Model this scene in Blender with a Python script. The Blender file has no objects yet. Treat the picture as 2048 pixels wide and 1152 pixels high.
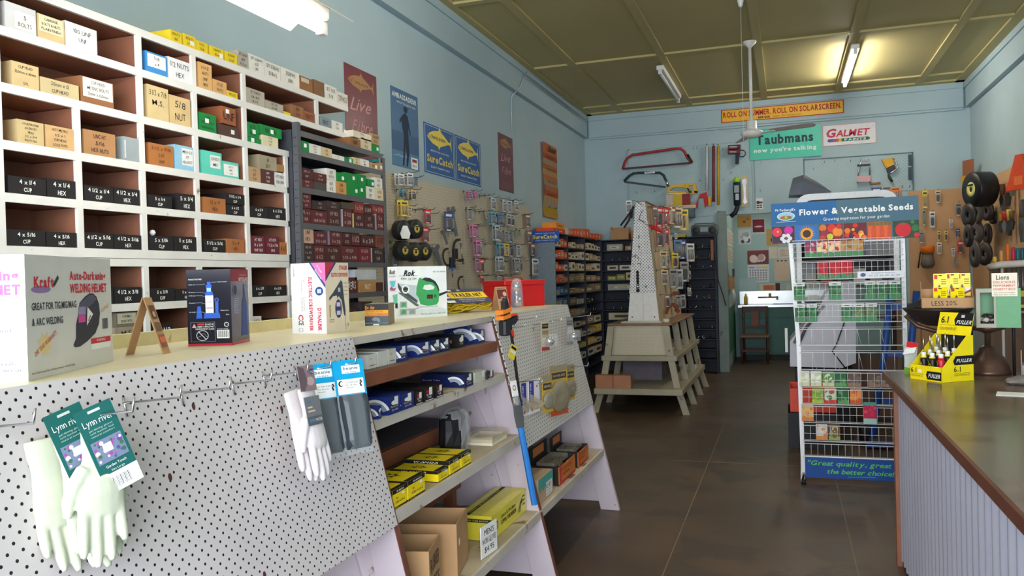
import bpy, math, random
from mathutils import Matrix, Vector
random.seed(11)
SC = bpy.context.scene
DAY, LAMP, LAMPN, EXPO = 165., 37., 14., 1.5
COL = SC.collection
PI = math.pi

# ------------------------------------------------------------------ camera
F_PX = 1627.46
YAW, PITCH, ROLL = 0.325385, 0.011745, 0.0273136
CAM_H = 1.5
def _axes():
    cy, sy, cp, sp = math.cos(YAW), math.sin(YAW), math.cos(PITCH), math.sin(PITCH)
    w = Vector((-sy*cp, cy*cp, -sp)); r = Vector((cy, sy, 0)); d = w.cross(r)
    cr, sr = math.cos(ROLL), math.sin(ROLL)
    return cr*r + sr*d, -sr*r + cr*d, w
AX_R, AX_D, AX_W = _axes()
CAM_P = Vector((0, 0, CAM_H))
cam_data = bpy.data.cameras.new('camera'); cam = bpy.data.objects.new('camera', cam_data); COL.objects.link(cam)
cam_data.sensor_width = 36; cam_data.lens = F_PX*36/2048; cam_data.clip_start = 0.02
m = Matrix.Identity(4)
for i in range(3):
    m[i][0] = AX_R[i]; m[i][1] = -AX_D[i]; m[i][2] = -AX_W[i]; m[i][3] = CAM_P[i]
cam.matrix_world = m
SC.camera = cam
def ray(x, y): return (x-1024)/F_PX*AX_R + (y-576)/F_PX*AX_D + AX_W
def on_x(x, y, X): v = ray(x, y); return CAM_P + v*(X/v.x)
def on_y(x, y, Y): v = ray(x, y); return CAM_P + v*(Y/v.y)
def on_z(x, y, Z): v = ray(x, y); return CAM_P + v*((Z-CAM_H)/v.z)

# ------------------------------------------------------------------ materials
def lin(c):
    return tuple((v/255/12.92 if v <= 10.3 else ((v/255+.055)/1.055)**2.4) for v in c)
_M = {}
def M(key, rgb=None, rough=.6, var=.10, scale=9., metal=0., bump=0., spec=.4, chips=None, chip_amt=.62, chip_scale=14., clear=0.):
    """painted / paper / wood surface: base colour with gentle procedural variation, optional worn chips"""
    if key in _M: return _M[key]
    mt = bpy.data.materials.new(key); mt.use_nodes = True; nt = mt.node_tree; N = nt.nodes; L = nt.links
    b = N['Principled BSDF']; c = lin(rgb)
    b.inputs['Roughness'].default_value = rough; b.inputs['Metallic'].default_value = metal
    b.inputs['Specular IOR Level'].default_value = spec
    if clear: b.inputs['Coat Weight'].default_value = clear; b.inputs['Coat Roughness'].default_value = .15
    b.inputs['Base Color'].default_value = (*c, 1)
    if var > 0 or chips:
        tc = N.new('ShaderNodeTexCoord'); no = N.new('ShaderNodeTexNoise'); no.inputs['Scale'].default_value = scale
        no.inputs['Detail'].default_value = 4; L.new(tc.outputs['Object'], no.inputs['Vector'])
        rp = N.new('ShaderNodeValToRGB'); rp.color_ramp.elements[0].position = .3; rp.color_ramp.elements[1].position = .7
        rp.color_ramp.elements[0].color = (*[max(0, v*(1-var)) for v in c], 1)
        rp.color_ramp.elements[1].color = (*[min(1, v*(1+var)) for v in c], 1)
        L.new(no.outputs['Fac'], rp.inputs['Fac']); out = rp.outputs['Color']
        if chips:
            n2 = N.new('ShaderNodeTexNoise'); n2.inputs['Scale'].default_value = chip_scale; n2.inputs['Detail'].default_value = 6
            L.new(tc.outputs['Object'], n2.inputs['Vector'])
            r2 = N.new('ShaderNodeValToRGB'); r2.color_ramp.elements[0].position = chip_amt; r2.color_ramp.elements[1].position = chip_amt+.06
            mx = N.new('ShaderNodeMix'); mx.data_type = 'RGBA'
            L.new(n2.outputs['Fac'], r2.inputs['Fac']); L.new(r2.outputs['Color'], mx.inputs[0]); L.new(out, mx.inputs[6])
            mx.inputs[7].default_value = (*lin(chips), 1); out = mx.outputs[2]
        L.new(out, b.inputs['Base Color'])
        if bump:
            bp = N.new('ShaderNodeBump'); bp.inputs['Strength'].default_value = bump; bp.inputs['Distance'].default_value = .01
            L.new(no.outputs['Fac'], bp.inputs['Height']); L.new(bp.outputs['Normal'], b.inputs['Normal'])
    _M[key] = mt; return mt
def C(*rgb, r=.6):
    """a plain printed or painted colour"""
    return M('paint_%d_%d_%d_%d' % (*rgb, int(r*100)), rgb, r, var=.05, scale=20)
def pegmat(key, rgb, pitch=.031, hole=.0032, rough=.5, centred=True, hole_rgb=(28, 26, 30)):
    """perforated hardboard: a lattice of round holes in the board's own X-Z plane"""
    if key in _M: return _M[key]
    mt = M(key, rgb, rough, var=.05, scale=3.5, chips=None); nt = mt.node_tree; N = nt.nodes; L = nt.links
    b = N['Principled BSDF']; tc = N.new('ShaderNodeTexCoord'); sp = N.new('ShaderNodeSeparateXYZ'); L.new(tc.outputs['Object'], sp.inputs[0])
    def math_(op, a, bb=None):
        q = N.new('ShaderNodeMath'); q.operation = op
        for i, v in enumerate((a, bb)):
            if v is None: continue
            if isinstance(v, (int, float)): q.inputs[i].default_value = v
            else: L.new(v, q.inputs[i])
        return q.outputs[0]
    def lattice(off):
        ds = []
        for ax in ('X', 'Z'):
            t = math_('FRACT', math_('ADD', math_('DIVIDE', sp.outputs[ax], pitch), off+100.))
            ds.append(math_('POWER', math_('SUBTRACT', t, .5), 2.))
        return math_('SQRT', math_('ADD', ds[0], ds[1]))
    d = lattice(0.)
    if centred: d = math_('MINIMUM', d, lattice(.5))
    inside = math_('LESS_THAN', d, hole/pitch)
    mx = N.new('ShaderNodeMix'); mx.data_type = 'RGBA'; L.new(inside, mx.inputs[0])
    old = b.inputs['Base Color'].links[0].from_socket
    L.new(old, mx.inputs[6]); mx.inputs[7].default_value = (*lin(hole_rgb), 1)
    L.new(mx.outputs[2], b.inputs['Base Color'])
    return mt
def glow(key, rgb, strength):
    if key in _M: return _M[key]
    mt = bpy.data.materials.new(key); mt.use_nodes = True; b = mt.node_tree.nodes['Principled BSDF']
    b.inputs['Base Color'].default_value = (.9, .9, .9, 1); b.inputs['Emission Color'].default_value = (*lin(rgb), 1)
    b.inputs['Emission Strength'].default_value = strength; _M[key] = mt; return mt
def plastic_film(key, rgb=(225, 230, 235), alpha=.28, rough=.12):
    if key in _M: return _M[key]
    mt = bpy.data.materials.new(key); mt.use_nodes = True; b = mt.node_tree.nodes['Principled BSDF']
    b.inputs['Base Color'].default_value = (*lin(rgb), 1); b.inputs['Roughness'].default_value = rough
    b.inputs['Alpha'].default_value = alpha; b.inputs['Specular IOR Level'].default_value = .8
    _M[key] = mt; return mt

WHITE_SHELF = M('worn_white_paint', (226, 224, 220), .55, var=.05, scale=6, chips=(150, 128, 108), chip_amt=.68, chip_scale=22)
CELL_BROWN = M('brown_board', (142, 92, 70), .7, var=.12, scale=5)
STEEL_GREY = M('grey_steel_paint', (88, 88, 94), .45, var=.06)
STEEL_DARK = M('dark_grey_steel', (62, 64, 72), .5, var=.06)
LAVENDER = M('lavender_paint', (202, 188, 198), .55, var=.05, scale=4, chips=(150, 120, 110), chip_amt=.70, chip_scale=18)
CREAM_TOP = M('cream_worktop', (214, 205, 174), .4, var=.06, scale=4, chips=(170, 150, 110), chip_amt=.70, chip_scale=8)
SHELF_LIP = M('stained_white_board', (205, 196, 186), .55, var=.08, scale=5, chips=(140, 112, 88), chip_amt=.64, chip_scale=12)
BROWN_TIMBER = M('red_brown_timber', (142, 84, 58), .5, var=.16, scale=7)
TAN_CARD = (200, 176, 132)
KRAFT = M('kraft_card', (186, 146, 104), .75, var=.08, scale=6)
KRAFT_IN = M('kraft_card_inside', (160, 122, 86), .8, var=.08, scale=6)
CHROME = M('bright_zinc_wire', (205, 205, 208), .25, var=0, metal=1.)
WIRE_DARK = M('dull_wire', (96, 94, 92), .4, var=0, metal=.8)
TOOL_STEEL = M('tool_steel', (150, 150, 152), .3, var=.1, metal=.9)
DARK_STEEL = M('dark_tool_steel', (70, 68, 68), .4, var=.1, metal=.6)
INK = C(24, 22, 26); INK_BROWN = C(70, 46, 38); CHALK = M('chalk', (236, 236, 232), .9, var=.15, scale=90)
PW = C(240, 240, 238); BLACKP = M('black_painted_tray', (36, 34, 36), .6, var=.12, scale=20)
RED = C(200, 30, 34); YELLOW = C(246, 218, 30); PBLUE = C(30, 60, 140)

# ------------------------------------------------------------------ mesh builder
class Frame:
    """a flat face: origin o, right u, up v"""
    def __init__(s, o, u=(1, 0, 0), v=(0, 0, 1)):
        s.o = Vector(o); s.u = Vector(u).normalized(); s.v = Vector(v).normalized(); s.n = s.u.cross(s.v)
    def p(s, a, b, c=0.): return s.o + s.u*a + s.v*b + s.n*c
_GL = {}
def glyph(ch, bold, shear):
    k = (ch, bold, shear)
    if k in _GL: return _GL[k]
    cu = bpy.data.curves.new('g', 'FONT'); cu.body = ch; cu.resolution_u = 2; cu.offset = bold; cu.shear = shear; cu.size = 1.38
    ob = bpy.data.objects.new('g', cu); me = bpy.data.meshes.new_from_object(ob)
    vs = [(v.co.x, v.co.y) for v in me.vertices]; fs = [tuple(p.vertices) for p in me.polygons]
    x0 = min((v[0] for v in vs), default=0); x1 = max((v[0] for v in vs), default=0)
    if shear: x0, x1 = x0+.06, x1-.06
    bpy.data.objects.remove(ob); bpy.data.curves.remove(cu); bpy.data.meshes.remove(me)
    _GL[k] = (vs, fs, x0, x1); return _GL[k]
class MB:
    def __init__(s): s.v = []; s.f = []; s.mi = []; s.ms = []; s.sm = []
    def mat(s, mt):
        if mt not in s.ms: s.ms.append(mt)
        return s.ms.index(mt)
    def add(s, vs, fs, mt, smooth=False):
        b = len(s.v); k = s.mat(mt); s.v.extend(tuple(v) for v in vs)
        for f in fs: s.f.append(tuple(b+i for i in f)); s.mi.append(k); s.sm.append(smooth)
        return s
    def box(s, x0, x1, y0, y1, z0, z1, mt, c=0.):
        if c <= 0:
            vs = [(x, y, z) for z in (z0, z1) for y in (y0, y1) for x in (x0, x1)]
            return s.add(vs, [(0, 2, 3, 1), (4, 5, 7, 6), (0, 1, 5, 4), (2, 6, 7, 3), (0, 4, 6, 2), (1, 3, 7, 5)], mt)
        # chamfered: stack of inset rings
        def ring(i, z): return [(x0+i+c, y0+i, z), (x1-i-c, y0+i, z), (x1-i, y0+i+c, z), (x1-i, y1-i-c, z), (x1-i-c, y1-i, z), (x0+i+c, y1-i, z), (x0+i, y1-i-c, z), (x0+i, y0+i+c, z)]
        rs = [ring(c*.8, z0), ring(0, z0+c*.8), ring(0, z1-c*.8), ring(c*.8, z1)]
        return s.rings(rs, mt, cap=True)
    def obox(s, o, u, w, n, mt):
        """box from corner o with three edge vectors"""
        o, u, w, n = map(Vector, (o, u, w, n))
        vs = [o+u*a+w*b+n*c for c in (0, 1) for b in (0, 1) for a in (0, 1)]
        return s.add(vs, [(0, 2, 3, 1), (4, 5, 7, 6), (0, 1, 5, 4), (2, 6, 7, 3), (0, 4, 6, 2), (1, 3, 7, 5)], mt)
    def rings(s, rs, mt, cap=True, smooth=False, closed=True):
        n = len(rs[0]); vs = [p for r in rs for p in r]; fs = []
        for i in range(len(rs)-1):
            for j in range(n if closed else n-1):
                k = (j+1) % n; fs.append((i*n+j, i*n+k, (i+1)*n+k, (i+1)*n+j))
        if cap: fs.append(tuple(range(n-1, -1, -1))); fs.append(tuple((len(rs)-1)*n+j for j in range(n)))
        return s.add(vs, fs, mt, smooth)
    def tube(s, pts, r, mt, n=8, cap=True, smooth=True):
        pts = [Vector(p) for p in pts]; rr = r if isinstance(r, (list, tuple)) else [r]*len(pts); rs = []; up = None
        for i, p in enumerate(pts):
            t = (pts[min(i+1, len(pts)-1)]-pts[max(i-1, 0)])
            t = t.normalized() if t.length > 1e-9 else Vector((0, 0, 1))
            if up is None: up = Vector((0, 0, 1)) if abs(t.z) < .9 else Vector((1, 0, 0))
            a = t.cross(up); a = a.normalized() if a.length > 1e-6 else t.orthogonal().normalized()
            b = a.cross(t).normalized(); up = b
            rs.append([p+(a*math.cos(2*PI*j/n)+b*math.sin(2*PI*j/n))*rr[i] for j in range(n)])
        return s.rings(rs, mt, cap, smooth)
    def cyl(s, p, q, r, mt, n=12, r2=None): return s.tube([p, q], [r, r if r2 is None else r2], mt, n)
    def lathe(s, prof, mt, o=(0, 0, 0), axis='Z', n=20, smooth=True, cap=True):
        rs = []
        for r, h in prof:
            ring = []
            for j in range(n):
                a = 2*PI*j/n; c, d = r*math.cos(a), r*math.sin(a)
                p = (c, d, h) if axis == 'Z' else ((h, c, d) if axis == 'X' else (d, h, c))
                ring.append(tuple(o[i]+p[i] for i in range(3)))
            rs.append(ring)
        return s.rings(rs, mt, cap, smooth)
    def prism(s, pts, fr, depth, mt):
        """polygon in frame fr (front at c=0) extruded back by depth"""
        n = len(pts); vs = [fr.p(a, b, 0) for a, b in pts]+[fr.p(a, b, -depth) for a, b in pts]
        fs = [tuple(range(n)), tuple(range(2*n-1, n-1, -1))]+[(j, (j+1) % n, n+(j+1) % n, n+j)[::-1] for j in range(n)]
        return s.add(vs, fs, mt)
    def poly(s, pts, fr, mt, off=.0006): return s.add([fr.p(a, b, off) for a, b in pts], [tuple(range(len(pts)))], mt)
    def rect(s, a0, a1, b0, b1, fr, mt, off=.0006): return s.poly([(a0, b0), (a1, b0), (a1, b1), (a0, b1)], fr, mt, off)
    def disc(s, a, b, ra, fr, mt, off=.0006, rb=None, n=20, a0=0., a1=2*PI):
        rb = ra if rb is None else rb
        return s.poly([(a+ra*math.cos(a0+(a1-a0)*j/n), b+rb*math.sin(a0+(a1-a0)*j/n)) for j in range(n if a1-a0 > 6.28 else n+1)], fr, mt, off)
    def line(s, pts, w, fr, mt, off=.0006):
        for (a, b), (c, d) in zip(pts, pts[1:]):
            L = math.hypot(c-a, d-b)
            if L < 1e-9: continue
            nx, ny = -(d-b)/L*w/2, (c-a)/L*w/2
            s.poly([(a+nx, b+ny), (a-nx, b-ny), (c-nx, d-ny), (c+nx, d+ny)], fr, mt, off)
        return s
    def text(s, t, a, b, h, fr, mt, w=None, bold=.0, shear=0., rot=0., align='l', off=.0008, jit=0., sx=1., up=(0, 1)):
        """letters of cap height h, baseline at (a,b) in frame fr; w = width to fit"""
        x = 0.; items = []
        for ch in t:
            if ch == ' ': x += .38; continue
            vs, fs, x0, x1 = glyph(ch, bold, shear); items.append((vs, fs, x-x0, random.uniform(-jit, jit), random.uniform(-jit, jit))); x += (x1-x0)+.12
        tot = max(x-.12, .01); k = h*sx if w is None else w/tot
        sh = {'l': 0, 'c': -tot/2, 'r': -tot}[align]; cr, sr = math.cos(rot), math.sin(rot)
        for vs, fs, dx, jy, jr in items:
            out = []
            cj, sj = math.cos(jr*1.2), math.sin(jr*1.2)
            for vx, vy in vs:
                qx, qy = vx*cj-vy*sj, vx*sj+vy*cj
                X, Y = (qx+dx+sh)*k, (qy+jy)*h
                out.append(fr.p(a+X*cr-Y*sr, b+X*sr+Y*cr, off))
            s.add(out, fs, mt)
        return s
    def lines(s, ls, a0, a1, b0, b1, fr, mt, bold=.01, jit=.0, fill=.68, shear=0., off=.0008, maxh=None):
        """several centred lines of lettering filling a rectangle"""
        n = len(ls); dh = (b1-b0)/n
        for i, t in enumerate(ls):
            h = dh*fill
            if maxh: h = min(h, maxh)
            approx = sum(.38 if c == ' ' else .72 for c in t)*h; w = min(a1-a0, approx)
            s.text(t, (a0+a1)/2, b1-dh*(i+1)+dh*(1-fill)/2, h, fr, mt, w=w, bold=bold, shear=shear, align='c', jit=jit, off=off, rot=random.uniform(-jit, jit)*.25)
        return s
    def build(s, name, parent=None, loc=None, rot=None):
        me = bpy.data.meshes.new(name); me.from_pydata(s.v, [], s.f)
        for mt in s.ms: me.materials.append(mt)
        me.polygons.foreach_set('material_index', s.mi); me.polygons.foreach_set('use_smooth', s.sm); me.update()
        o = bpy.data.objects.new(name, me); COL.objects.link(o)
        if parent is not None: o.parent = parent
        if loc is not None: o.location = loc
        if rot is not None: o.rotation_euler = rot if not isinstance(rot, (int, float)) else (0, 0, rot)
        return o
FR0 = Frame((0, 0, 0))                     # a front that faces -Y, seen with X to the right
FACE_X = PI/2                              # turn so the front faces +X (left wall things)
def tag(o, label, cat, group=None, kind=None):
    o['label'] = label; o['category'] = cat
    if group: o['group'] = group
    if kind: o['kind'] = kind
    return o
def thing(name, label, cat, loc=(0, 0, 0), rot=0., group=None):
    o = bpy.data.objects.new(name, None); COL.objects.link(o); o.empty_display_size = .05; o.location = loc
    o.rotation_euler = (0, 0, rot) if isinstance(rot, (int, float)) else rot
    return tag(o, label, cat, group)
def structure(name, mb, **k):
    o = mb.build(name, **k); o['kind'] = 'structure'; return o
def dup(root, loc=None, rot=None, label=None, group=None):
    r = root.copy(); COL.objects.link(r)
    if loc is not None: r.location = loc
    if rot is not None: r.rotation_euler = rot if not isinstance(rot, (int, float)) else (0, 0, rot)
    if label: r['label'] = label
    if group: r['group'] = group
    for ch in list(root.children):
        c = ch.copy(); COL.objects.link(c); c.parent = r; c.matrix_parent_inverse = ch.matrix_parent_inverse
        for g in list(ch.children):
            d = g.copy(); COL.objects.link(d); d.parent = c
    return r
ORD = ['first', 'second', 'third', 'fourth', 'fifth', 'sixth', 'seventh', 'eighth', 'ninth', 'tenth', 'eleventh', 'twelfth', 'thirteenth', 'fourteenth', 'fifteenth', 'sixteenth', 'seventeenth', 'eighteenth', 'nineteenth', 'twentieth']
# ------------------------------------------------------------------ the room
XL, XR, YB, ZC = -3.0, 2.45, 12.7, 4.05
WALL = M('blue_wall_paint', (170, 191, 198), .7, var=.05, scale=1.2, bump=.15)
WALL_TEAL = M('pale_teal_paint', (164, 190, 188), .6, var=.05, scale=1.5)
CEIL = M('olive_cream_ceiling', (186, 172, 118), .6, var=.04, scale=.8)
FLOOR = M('brown_concrete', (92, 74, 60), .42, var=.30, scale=1.1, bump=.05, chips=(78, 66, 58), chip_amt=.52, chip_scale=3., spec=.35)
mb = MB(); mb.box(XL-.1, XR+.1, -2.6, 15.2, -.1, 0, FLOOR)
SEAM = M('floor_seam', (130, 112, 92), .6, var=.2)
s1, s2 = on_z(1262, 892, 0), on_z(1330, 838, 0)
for x, a, b in ((-.62, 2.5, 9.), (.30, 2.5, 6.2)): mb.box(x, x+.006, a, b, -.05, .0008, SEAM)
mb.box(-.9, 2.4, 6.6, 6.606, -.05, .0008, SEAM)
structure('floor', mb)
mb = MB(); mb.box(XL-.1, XL, -2.6, YB+.1, 0, ZC+.1, WALL); structure('wall_left', mb)
mb = MB(); mb.box(XR, XR+.1, -2.6, YB+.1, 0, ZC+.1, WALL); structure('wall_right', mb)
OPL, OPR, OPZ = -.87, 1.62, 2.37
mb = MB()
mb.box(XL, OPL, YB, YB+.1, 0, ZC, WALL); mb.box(OPL, OPR, YB, YB+.1, OPZ, ZC, WALL); mb.box(OPR, XR, YB, YB+.1, 0, ZC, WALL)
structure('wall_back', mb)
mb = MB(); mb.box(OPL-.1, OPL, YB+.1, 15.0, 0, 2.6, WALL_TEAL); structure('wall_alcove_left', mb)
mb = MB(); mb.box(2.0, 2.1, YB+.1, 15.0, 0, 2.6, WALL_TEAL); structure('wall_alcove_right', mb)
mb = MB(); mb.box(OPL-.1, 2.1, 14.95, 15.05, 0, 2.6, WALL_TEAL); structure('wall_alcove_back', mb)
mb = MB(); mb.box(OPL-.1, 2.1, YB+.1, 15.05, 2.6, 2.7, WALL_TEAL); structure('ceiling_alcove', mb)
# shop front behind the camera: piers, stall riser and lintel round one wide opening to the street
mb = MB()
mb.box(XL, XL+.35, -2.6, -2.45, 0, ZC, WALL); mb.box(XR-.25, XR, -2.6, -2.45, 0, ZC, WALL)
mb.box(XL+.35, XR-.25, -2.6, -2.45, 3.3, ZC, WALL); mb.box(XL+.35, -.6, -2.6, -2.45, 0, .5, WALL); mb.box(.8, XR-.25, -2.6, -2.45, 0, .5, WALL)
structure('wall_front', mb)
# ceiling of sheets with cover battens
mb = MB(); mb.box(XL, XR, -2.6, YB, ZC, ZC+.1, CEIL)
for x in (-2.37, -1.32, -.25, .75, 1.79): mb.box(x-.045, x+.045, -2.6, YB, ZC-.022, ZC, CEIL)
for y in (-.5, 2.0, 4.5, 7.0, 9.53, 12.05): mb.box(XL, XR, y-.045, y+.045, ZC-.0225, ZC, CEIL)
mb.box(XL+.07, XL+.16, -2.6, YB, ZC-.0222, ZC, CEIL); mb.box(XR-.20, XR-.07, -2.6, YB, ZC-.0222, ZC, CEIL); mb.box(XL, XR, YB-.22, YB-.07, ZC-.0222, ZC, CEIL)
structure('ceiling', mb)
# deep beam moulding round the top of the walls
def beam(name, x0, x1, y0, y1, side):
    mb = MB()
    if side == 'l':
        mb.box(x0, x0+.065, y0, y1, 3.69, ZC, WALL); mb.box(x0, x0+.085, y0, y1, 3.95, ZC, WALL)
    elif side == 'r':
        mb.box(x1-.065, x1, y0, y1, 3.69, ZC, WALL); mb.box(x1-.085, x1, y0, y1, 3.95, ZC, WALL)
    else:
        mb.box(x0, x1, y1-.06, y1, 3.69, ZC, WALL); mb.box(x0, x1, y1-.085, y1, 3.95, ZC, WALL); mb.box(x0, x1, y1-.035, y1, 3.66, 3.69, WALL)
    structure(name, mb)
beam('trim_1', XL, 0, -2.45, YB, 'l'); beam('trim_2', 0, XR, -2.45, YB, 'r'); beam('trim_3', XL+.09, XR-.09, 0, YB, 'b')
# post at the edge of the opening, opening lining
FRAME_GREEN = M('grey_green_post', (128, 142, 138), .6, var=.10, scale=4, chips=(96, 92, 82), chip_amt=.64, chip_scale=6)
mb = MB(); mb.box(OPL-.10, OPL+.03, YB-.06, YB, 0, OPZ+.06, FRAME_GREEN); mb.box(OPL, OPL+.03, YB, YB+.1, 0, OPZ, FRAME_GREEN)
structure('trim_4', mb)
mb = MB(); mb.box(OPL+.03, OPR, YB-.03, YB, OPZ, OPZ+.06, WALL); mb.box(-2.3, OPL+.03, YB-.012, YB, OPZ, OPZ+.03, WALL); structure('trim_5', mb)
# boards and battens applied to the back wall for hanging tools
BB = M('blue_tool_board', (168, 191, 197), .6, var=.05, scale=2)
PEG_BLUE = pegmat('blue_pegboard', (168, 191, 196), pitch=.05, hole=.0048, hole_rgb=(128, 148, 154))
mb = MB(); mb.box(0, 1.87, 0, .012, 0, 1.08, PEG_BLUE)
for a in (0, 1.855): mb.box(a, a+.015, -.012, 0, 0, 1.08, BB)
mb.box(0, 1.87, -.012, 0, 1.065, 1.08, BB)
tag(mb.build('pegboard', loc=(-2.30, YB-.0128, 2.385)), 'pale blue framed tool board on the back wall behind the hanging bow saws', 'pegboard')
mb = MB(); mb.box(0, .68, 0, .02, 0, 1.2, BB)
tag(mb.build('board', loc=(-.41, YB-.0208, 2.38)), 'plain pale blue board between the two framed tool boards on the back wall', 'board')
mb = MB(); mb.box(0, 1.45, 0, .012, 0, .535, PEG_BLUE)
FRM = C(96, 120, 128)
for a in (0, 1.437): mb.box(a, a+.013, -.014, 0, 0, .535, FRM)
mb.box(0, 1.45, -.014, 0, .522, .535, FRM)
tag(mb.build('pegboard', loc=(.275, YB-.0128, 2.59)), 'pale blue perforated board above the opening holding a coping saw', 'pegboard')
# light from the street through the shop front, and lamps
w = bpy.data.worlds.new('sky'); SC.world = w; w.use_nodes = True
bg = w.node_tree.nodes['Background']; bg.inputs[0].default_value = (.75, .85, 1, 1); bg.inputs[1].default_value = .6
def area(name, loc, rot, sx, sy, power, col=(1, 1, 1)):
    l = bpy.data.lights.new(name, 'AREA'); l.shape = 'RECTANGLE'; l.size = sx; l.size_y = sy; l.energy = power; l.color = col
    o = bpy.data.objects.new(name, l); o.location = loc; o.rotation_euler = rot; COL.objects.link(o); return o
area('street_daylight', (-.3, -2.75, 1.9), (PI/2, 0, 0), 4.8, 2.8, DAY, (.90, .95, 1.0))
def fluoro(name, label, loc, length, lit, hang=0., strength=12., rotz=0.):
    """a batten lamp along Y; loc = its middle, lamp body above the tube"""
    t = thing(name, label, 'lamp', loc, rotz)
    b = MB(); L = length/2; wh = C(232, 230, 224)
    b.box(-.045, .045, -L, L, 0, .055, wh, .008); b.build('lamp_body', t)
    if name == 'fluorescent_lamp' and hang:
        b = MB(); fr = [(-.16, -.02), (-.06, .05), (.06, .05), (.16, -.02)]
        b.rings([[(x, yy, z) for x, z in fr]+[(x, yy, z+.004) for x, z in fr[::-1]] for yy in (-L, L)], wh); b.build('reflector', t)
    b = MB(); tm = glow('lit_tube_%d' % strength, (255, 250, 240), strength) if lit else C(206, 206, 204, r=.3)
    b.cyl((0, -L+.03, -.035), (0, L-.03, -.035), .019, tm, 12); b.build('tube', t)
    for sgn in (-1, 1):
        b = MB(); b.box(-.02, .02, sgn*L-.022, sgn*L+.022, -.058, .0, wh, .004); b.build('tube_holder', t)
    if hang:
        for sgn in (-1, 1):
            b = MB(); yy = sgn*(L-.16); n = int(hang/.03)
            for i in range(n):
                z = .055+i*.03; d = (.006, 0) if i % 2 else (0, .006)
                b.tube([(-d[0], yy-d[1], z), (-d[0], yy-d[1], z+.034), (d[0], yy+d[1], z+.034), (d[0], yy+d[1], z), (-d[0], yy-d[1], z)], .0015, WIRE_DARK, 4)
            b.build('chain', t)
    return t
fluoro('fluorescent_lamp', 'lit fluorescent tube lamp on chains above the white pigeonhole boxes', (-1.93, 2.55, 2.66), 1.25, True, hang=1.33, strength=LAMPN)
fluoro('ceiling_lamp', 'unlit fluorescent batten on the ceiling left of the fan rod', (-1.39, 10.8, 3.97), 1.75, False)
fluoro('ceiling_lamp', 'brightly lit fluorescent batten on the ceiling above the paint signs', (.79, 10.8, 3.97), 1.75, True, strength=LAMP)
fluoro('ceiling_lamp', 'lit fluorescent batten on the ceiling over the middle of the shop', (-.85, 5.0, 3.97), 1.5, True, strength=LAMP)
fluoro('ceiling_lamp', 'lit fluorescent batten on the alcove ceiling above the sink', (.1, 13.9, 2.535), 1.2, True, strength=LAMP*.3)
# ------------------------------------------------------------------ white pigeonholes on the left wall
X1, XBK = -2.72, -2.975
ROWZ = [2.648, 2.467, 2.257, 2.045, 1.851, 1.649, 1.42, 1.215]
T = .017
pig = thing('pigeonhole_unit', 'white painted pigeonhole shelving full of fastener boxes on the left wall', 'shelving', (X1, 3.0, 0))
def pig_part(name, mb):
    o = mb.build(name); o.parent = pig; o.matrix_parent_inverse = Matrix.Translation((-X1, -3.0, 0)); return o
def pig_board(y0, y1, zc, t=T):
    mb = MB(); mb.box(XBK, X1-.014, y0, y1, zc-t+.003, zc+t-.003, CELL_BROWN); mb.box(X1-.014, X1, y0, y1, zc-t, zc+t, WHITE_SHELF); return pig_part('shelf', mb)
def pig_div(yc, z0, z1, t=.015):
    mb = MB(); mb.box(XBK, X1-.014, yc-t+.003, yc+t-.003, z0, z1, CELL_BROWN); mb.box(X1-.014, X1-.0005, yc-t, yc+t, z0, z1, WHITE_SHELF); return pig_part('divider', mb)
YL, YR = 1.5, 4.066
mb = MB(); mb.box(XBK-.015, XBK, YL, YR, .05, ROWZ[2], CELL_BROWN); mb.box(XBK-.015, XBK, YL, 4.77, ROWZ[2], ROWZ[0]+T, CELL_BROWN); pig_part('back_panel', mb)
pig_board(YL, 4.775, ROWZ[0]); pig_board(YL, 4.775, ROWZ[1]); pig_board(YL, YR+.012, ROWZ[2])
for z in ROWZ[3:5]: pig_board(YL, YR-.015, z)
pig_board(YL, YR-.015, ROWZ[5]+.004, .019); pig_board(YL, YR-.015, ROWZ[5]-.034, .017)
for z in ROWZ[6:]: pig_board(YL, YR-.015, z)
for z in (1.0, .79, .58, .37, .12): pig_board(YL, YR-.015, z)
TOPIN, ROWB = ROWZ[0]-T, ROWZ[2]-T
for i in range(7):
    zt, zb = ROWZ[i]-T, ROWZ[i+1]+T
    if i == 4: zb = ROWZ[5]+.023
    if i == 5: zt = ROWZ[5]-.051
    ys = [1.88, 2.236, 2.938, 3.293, 3.681] + ([2.588] if i >= 2 else []) + ([4.398] if i == 0 else []) + ([YR-.015] if i >= 2 else [])
    for y in ys: pig_div(y, zb, zt)

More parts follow.
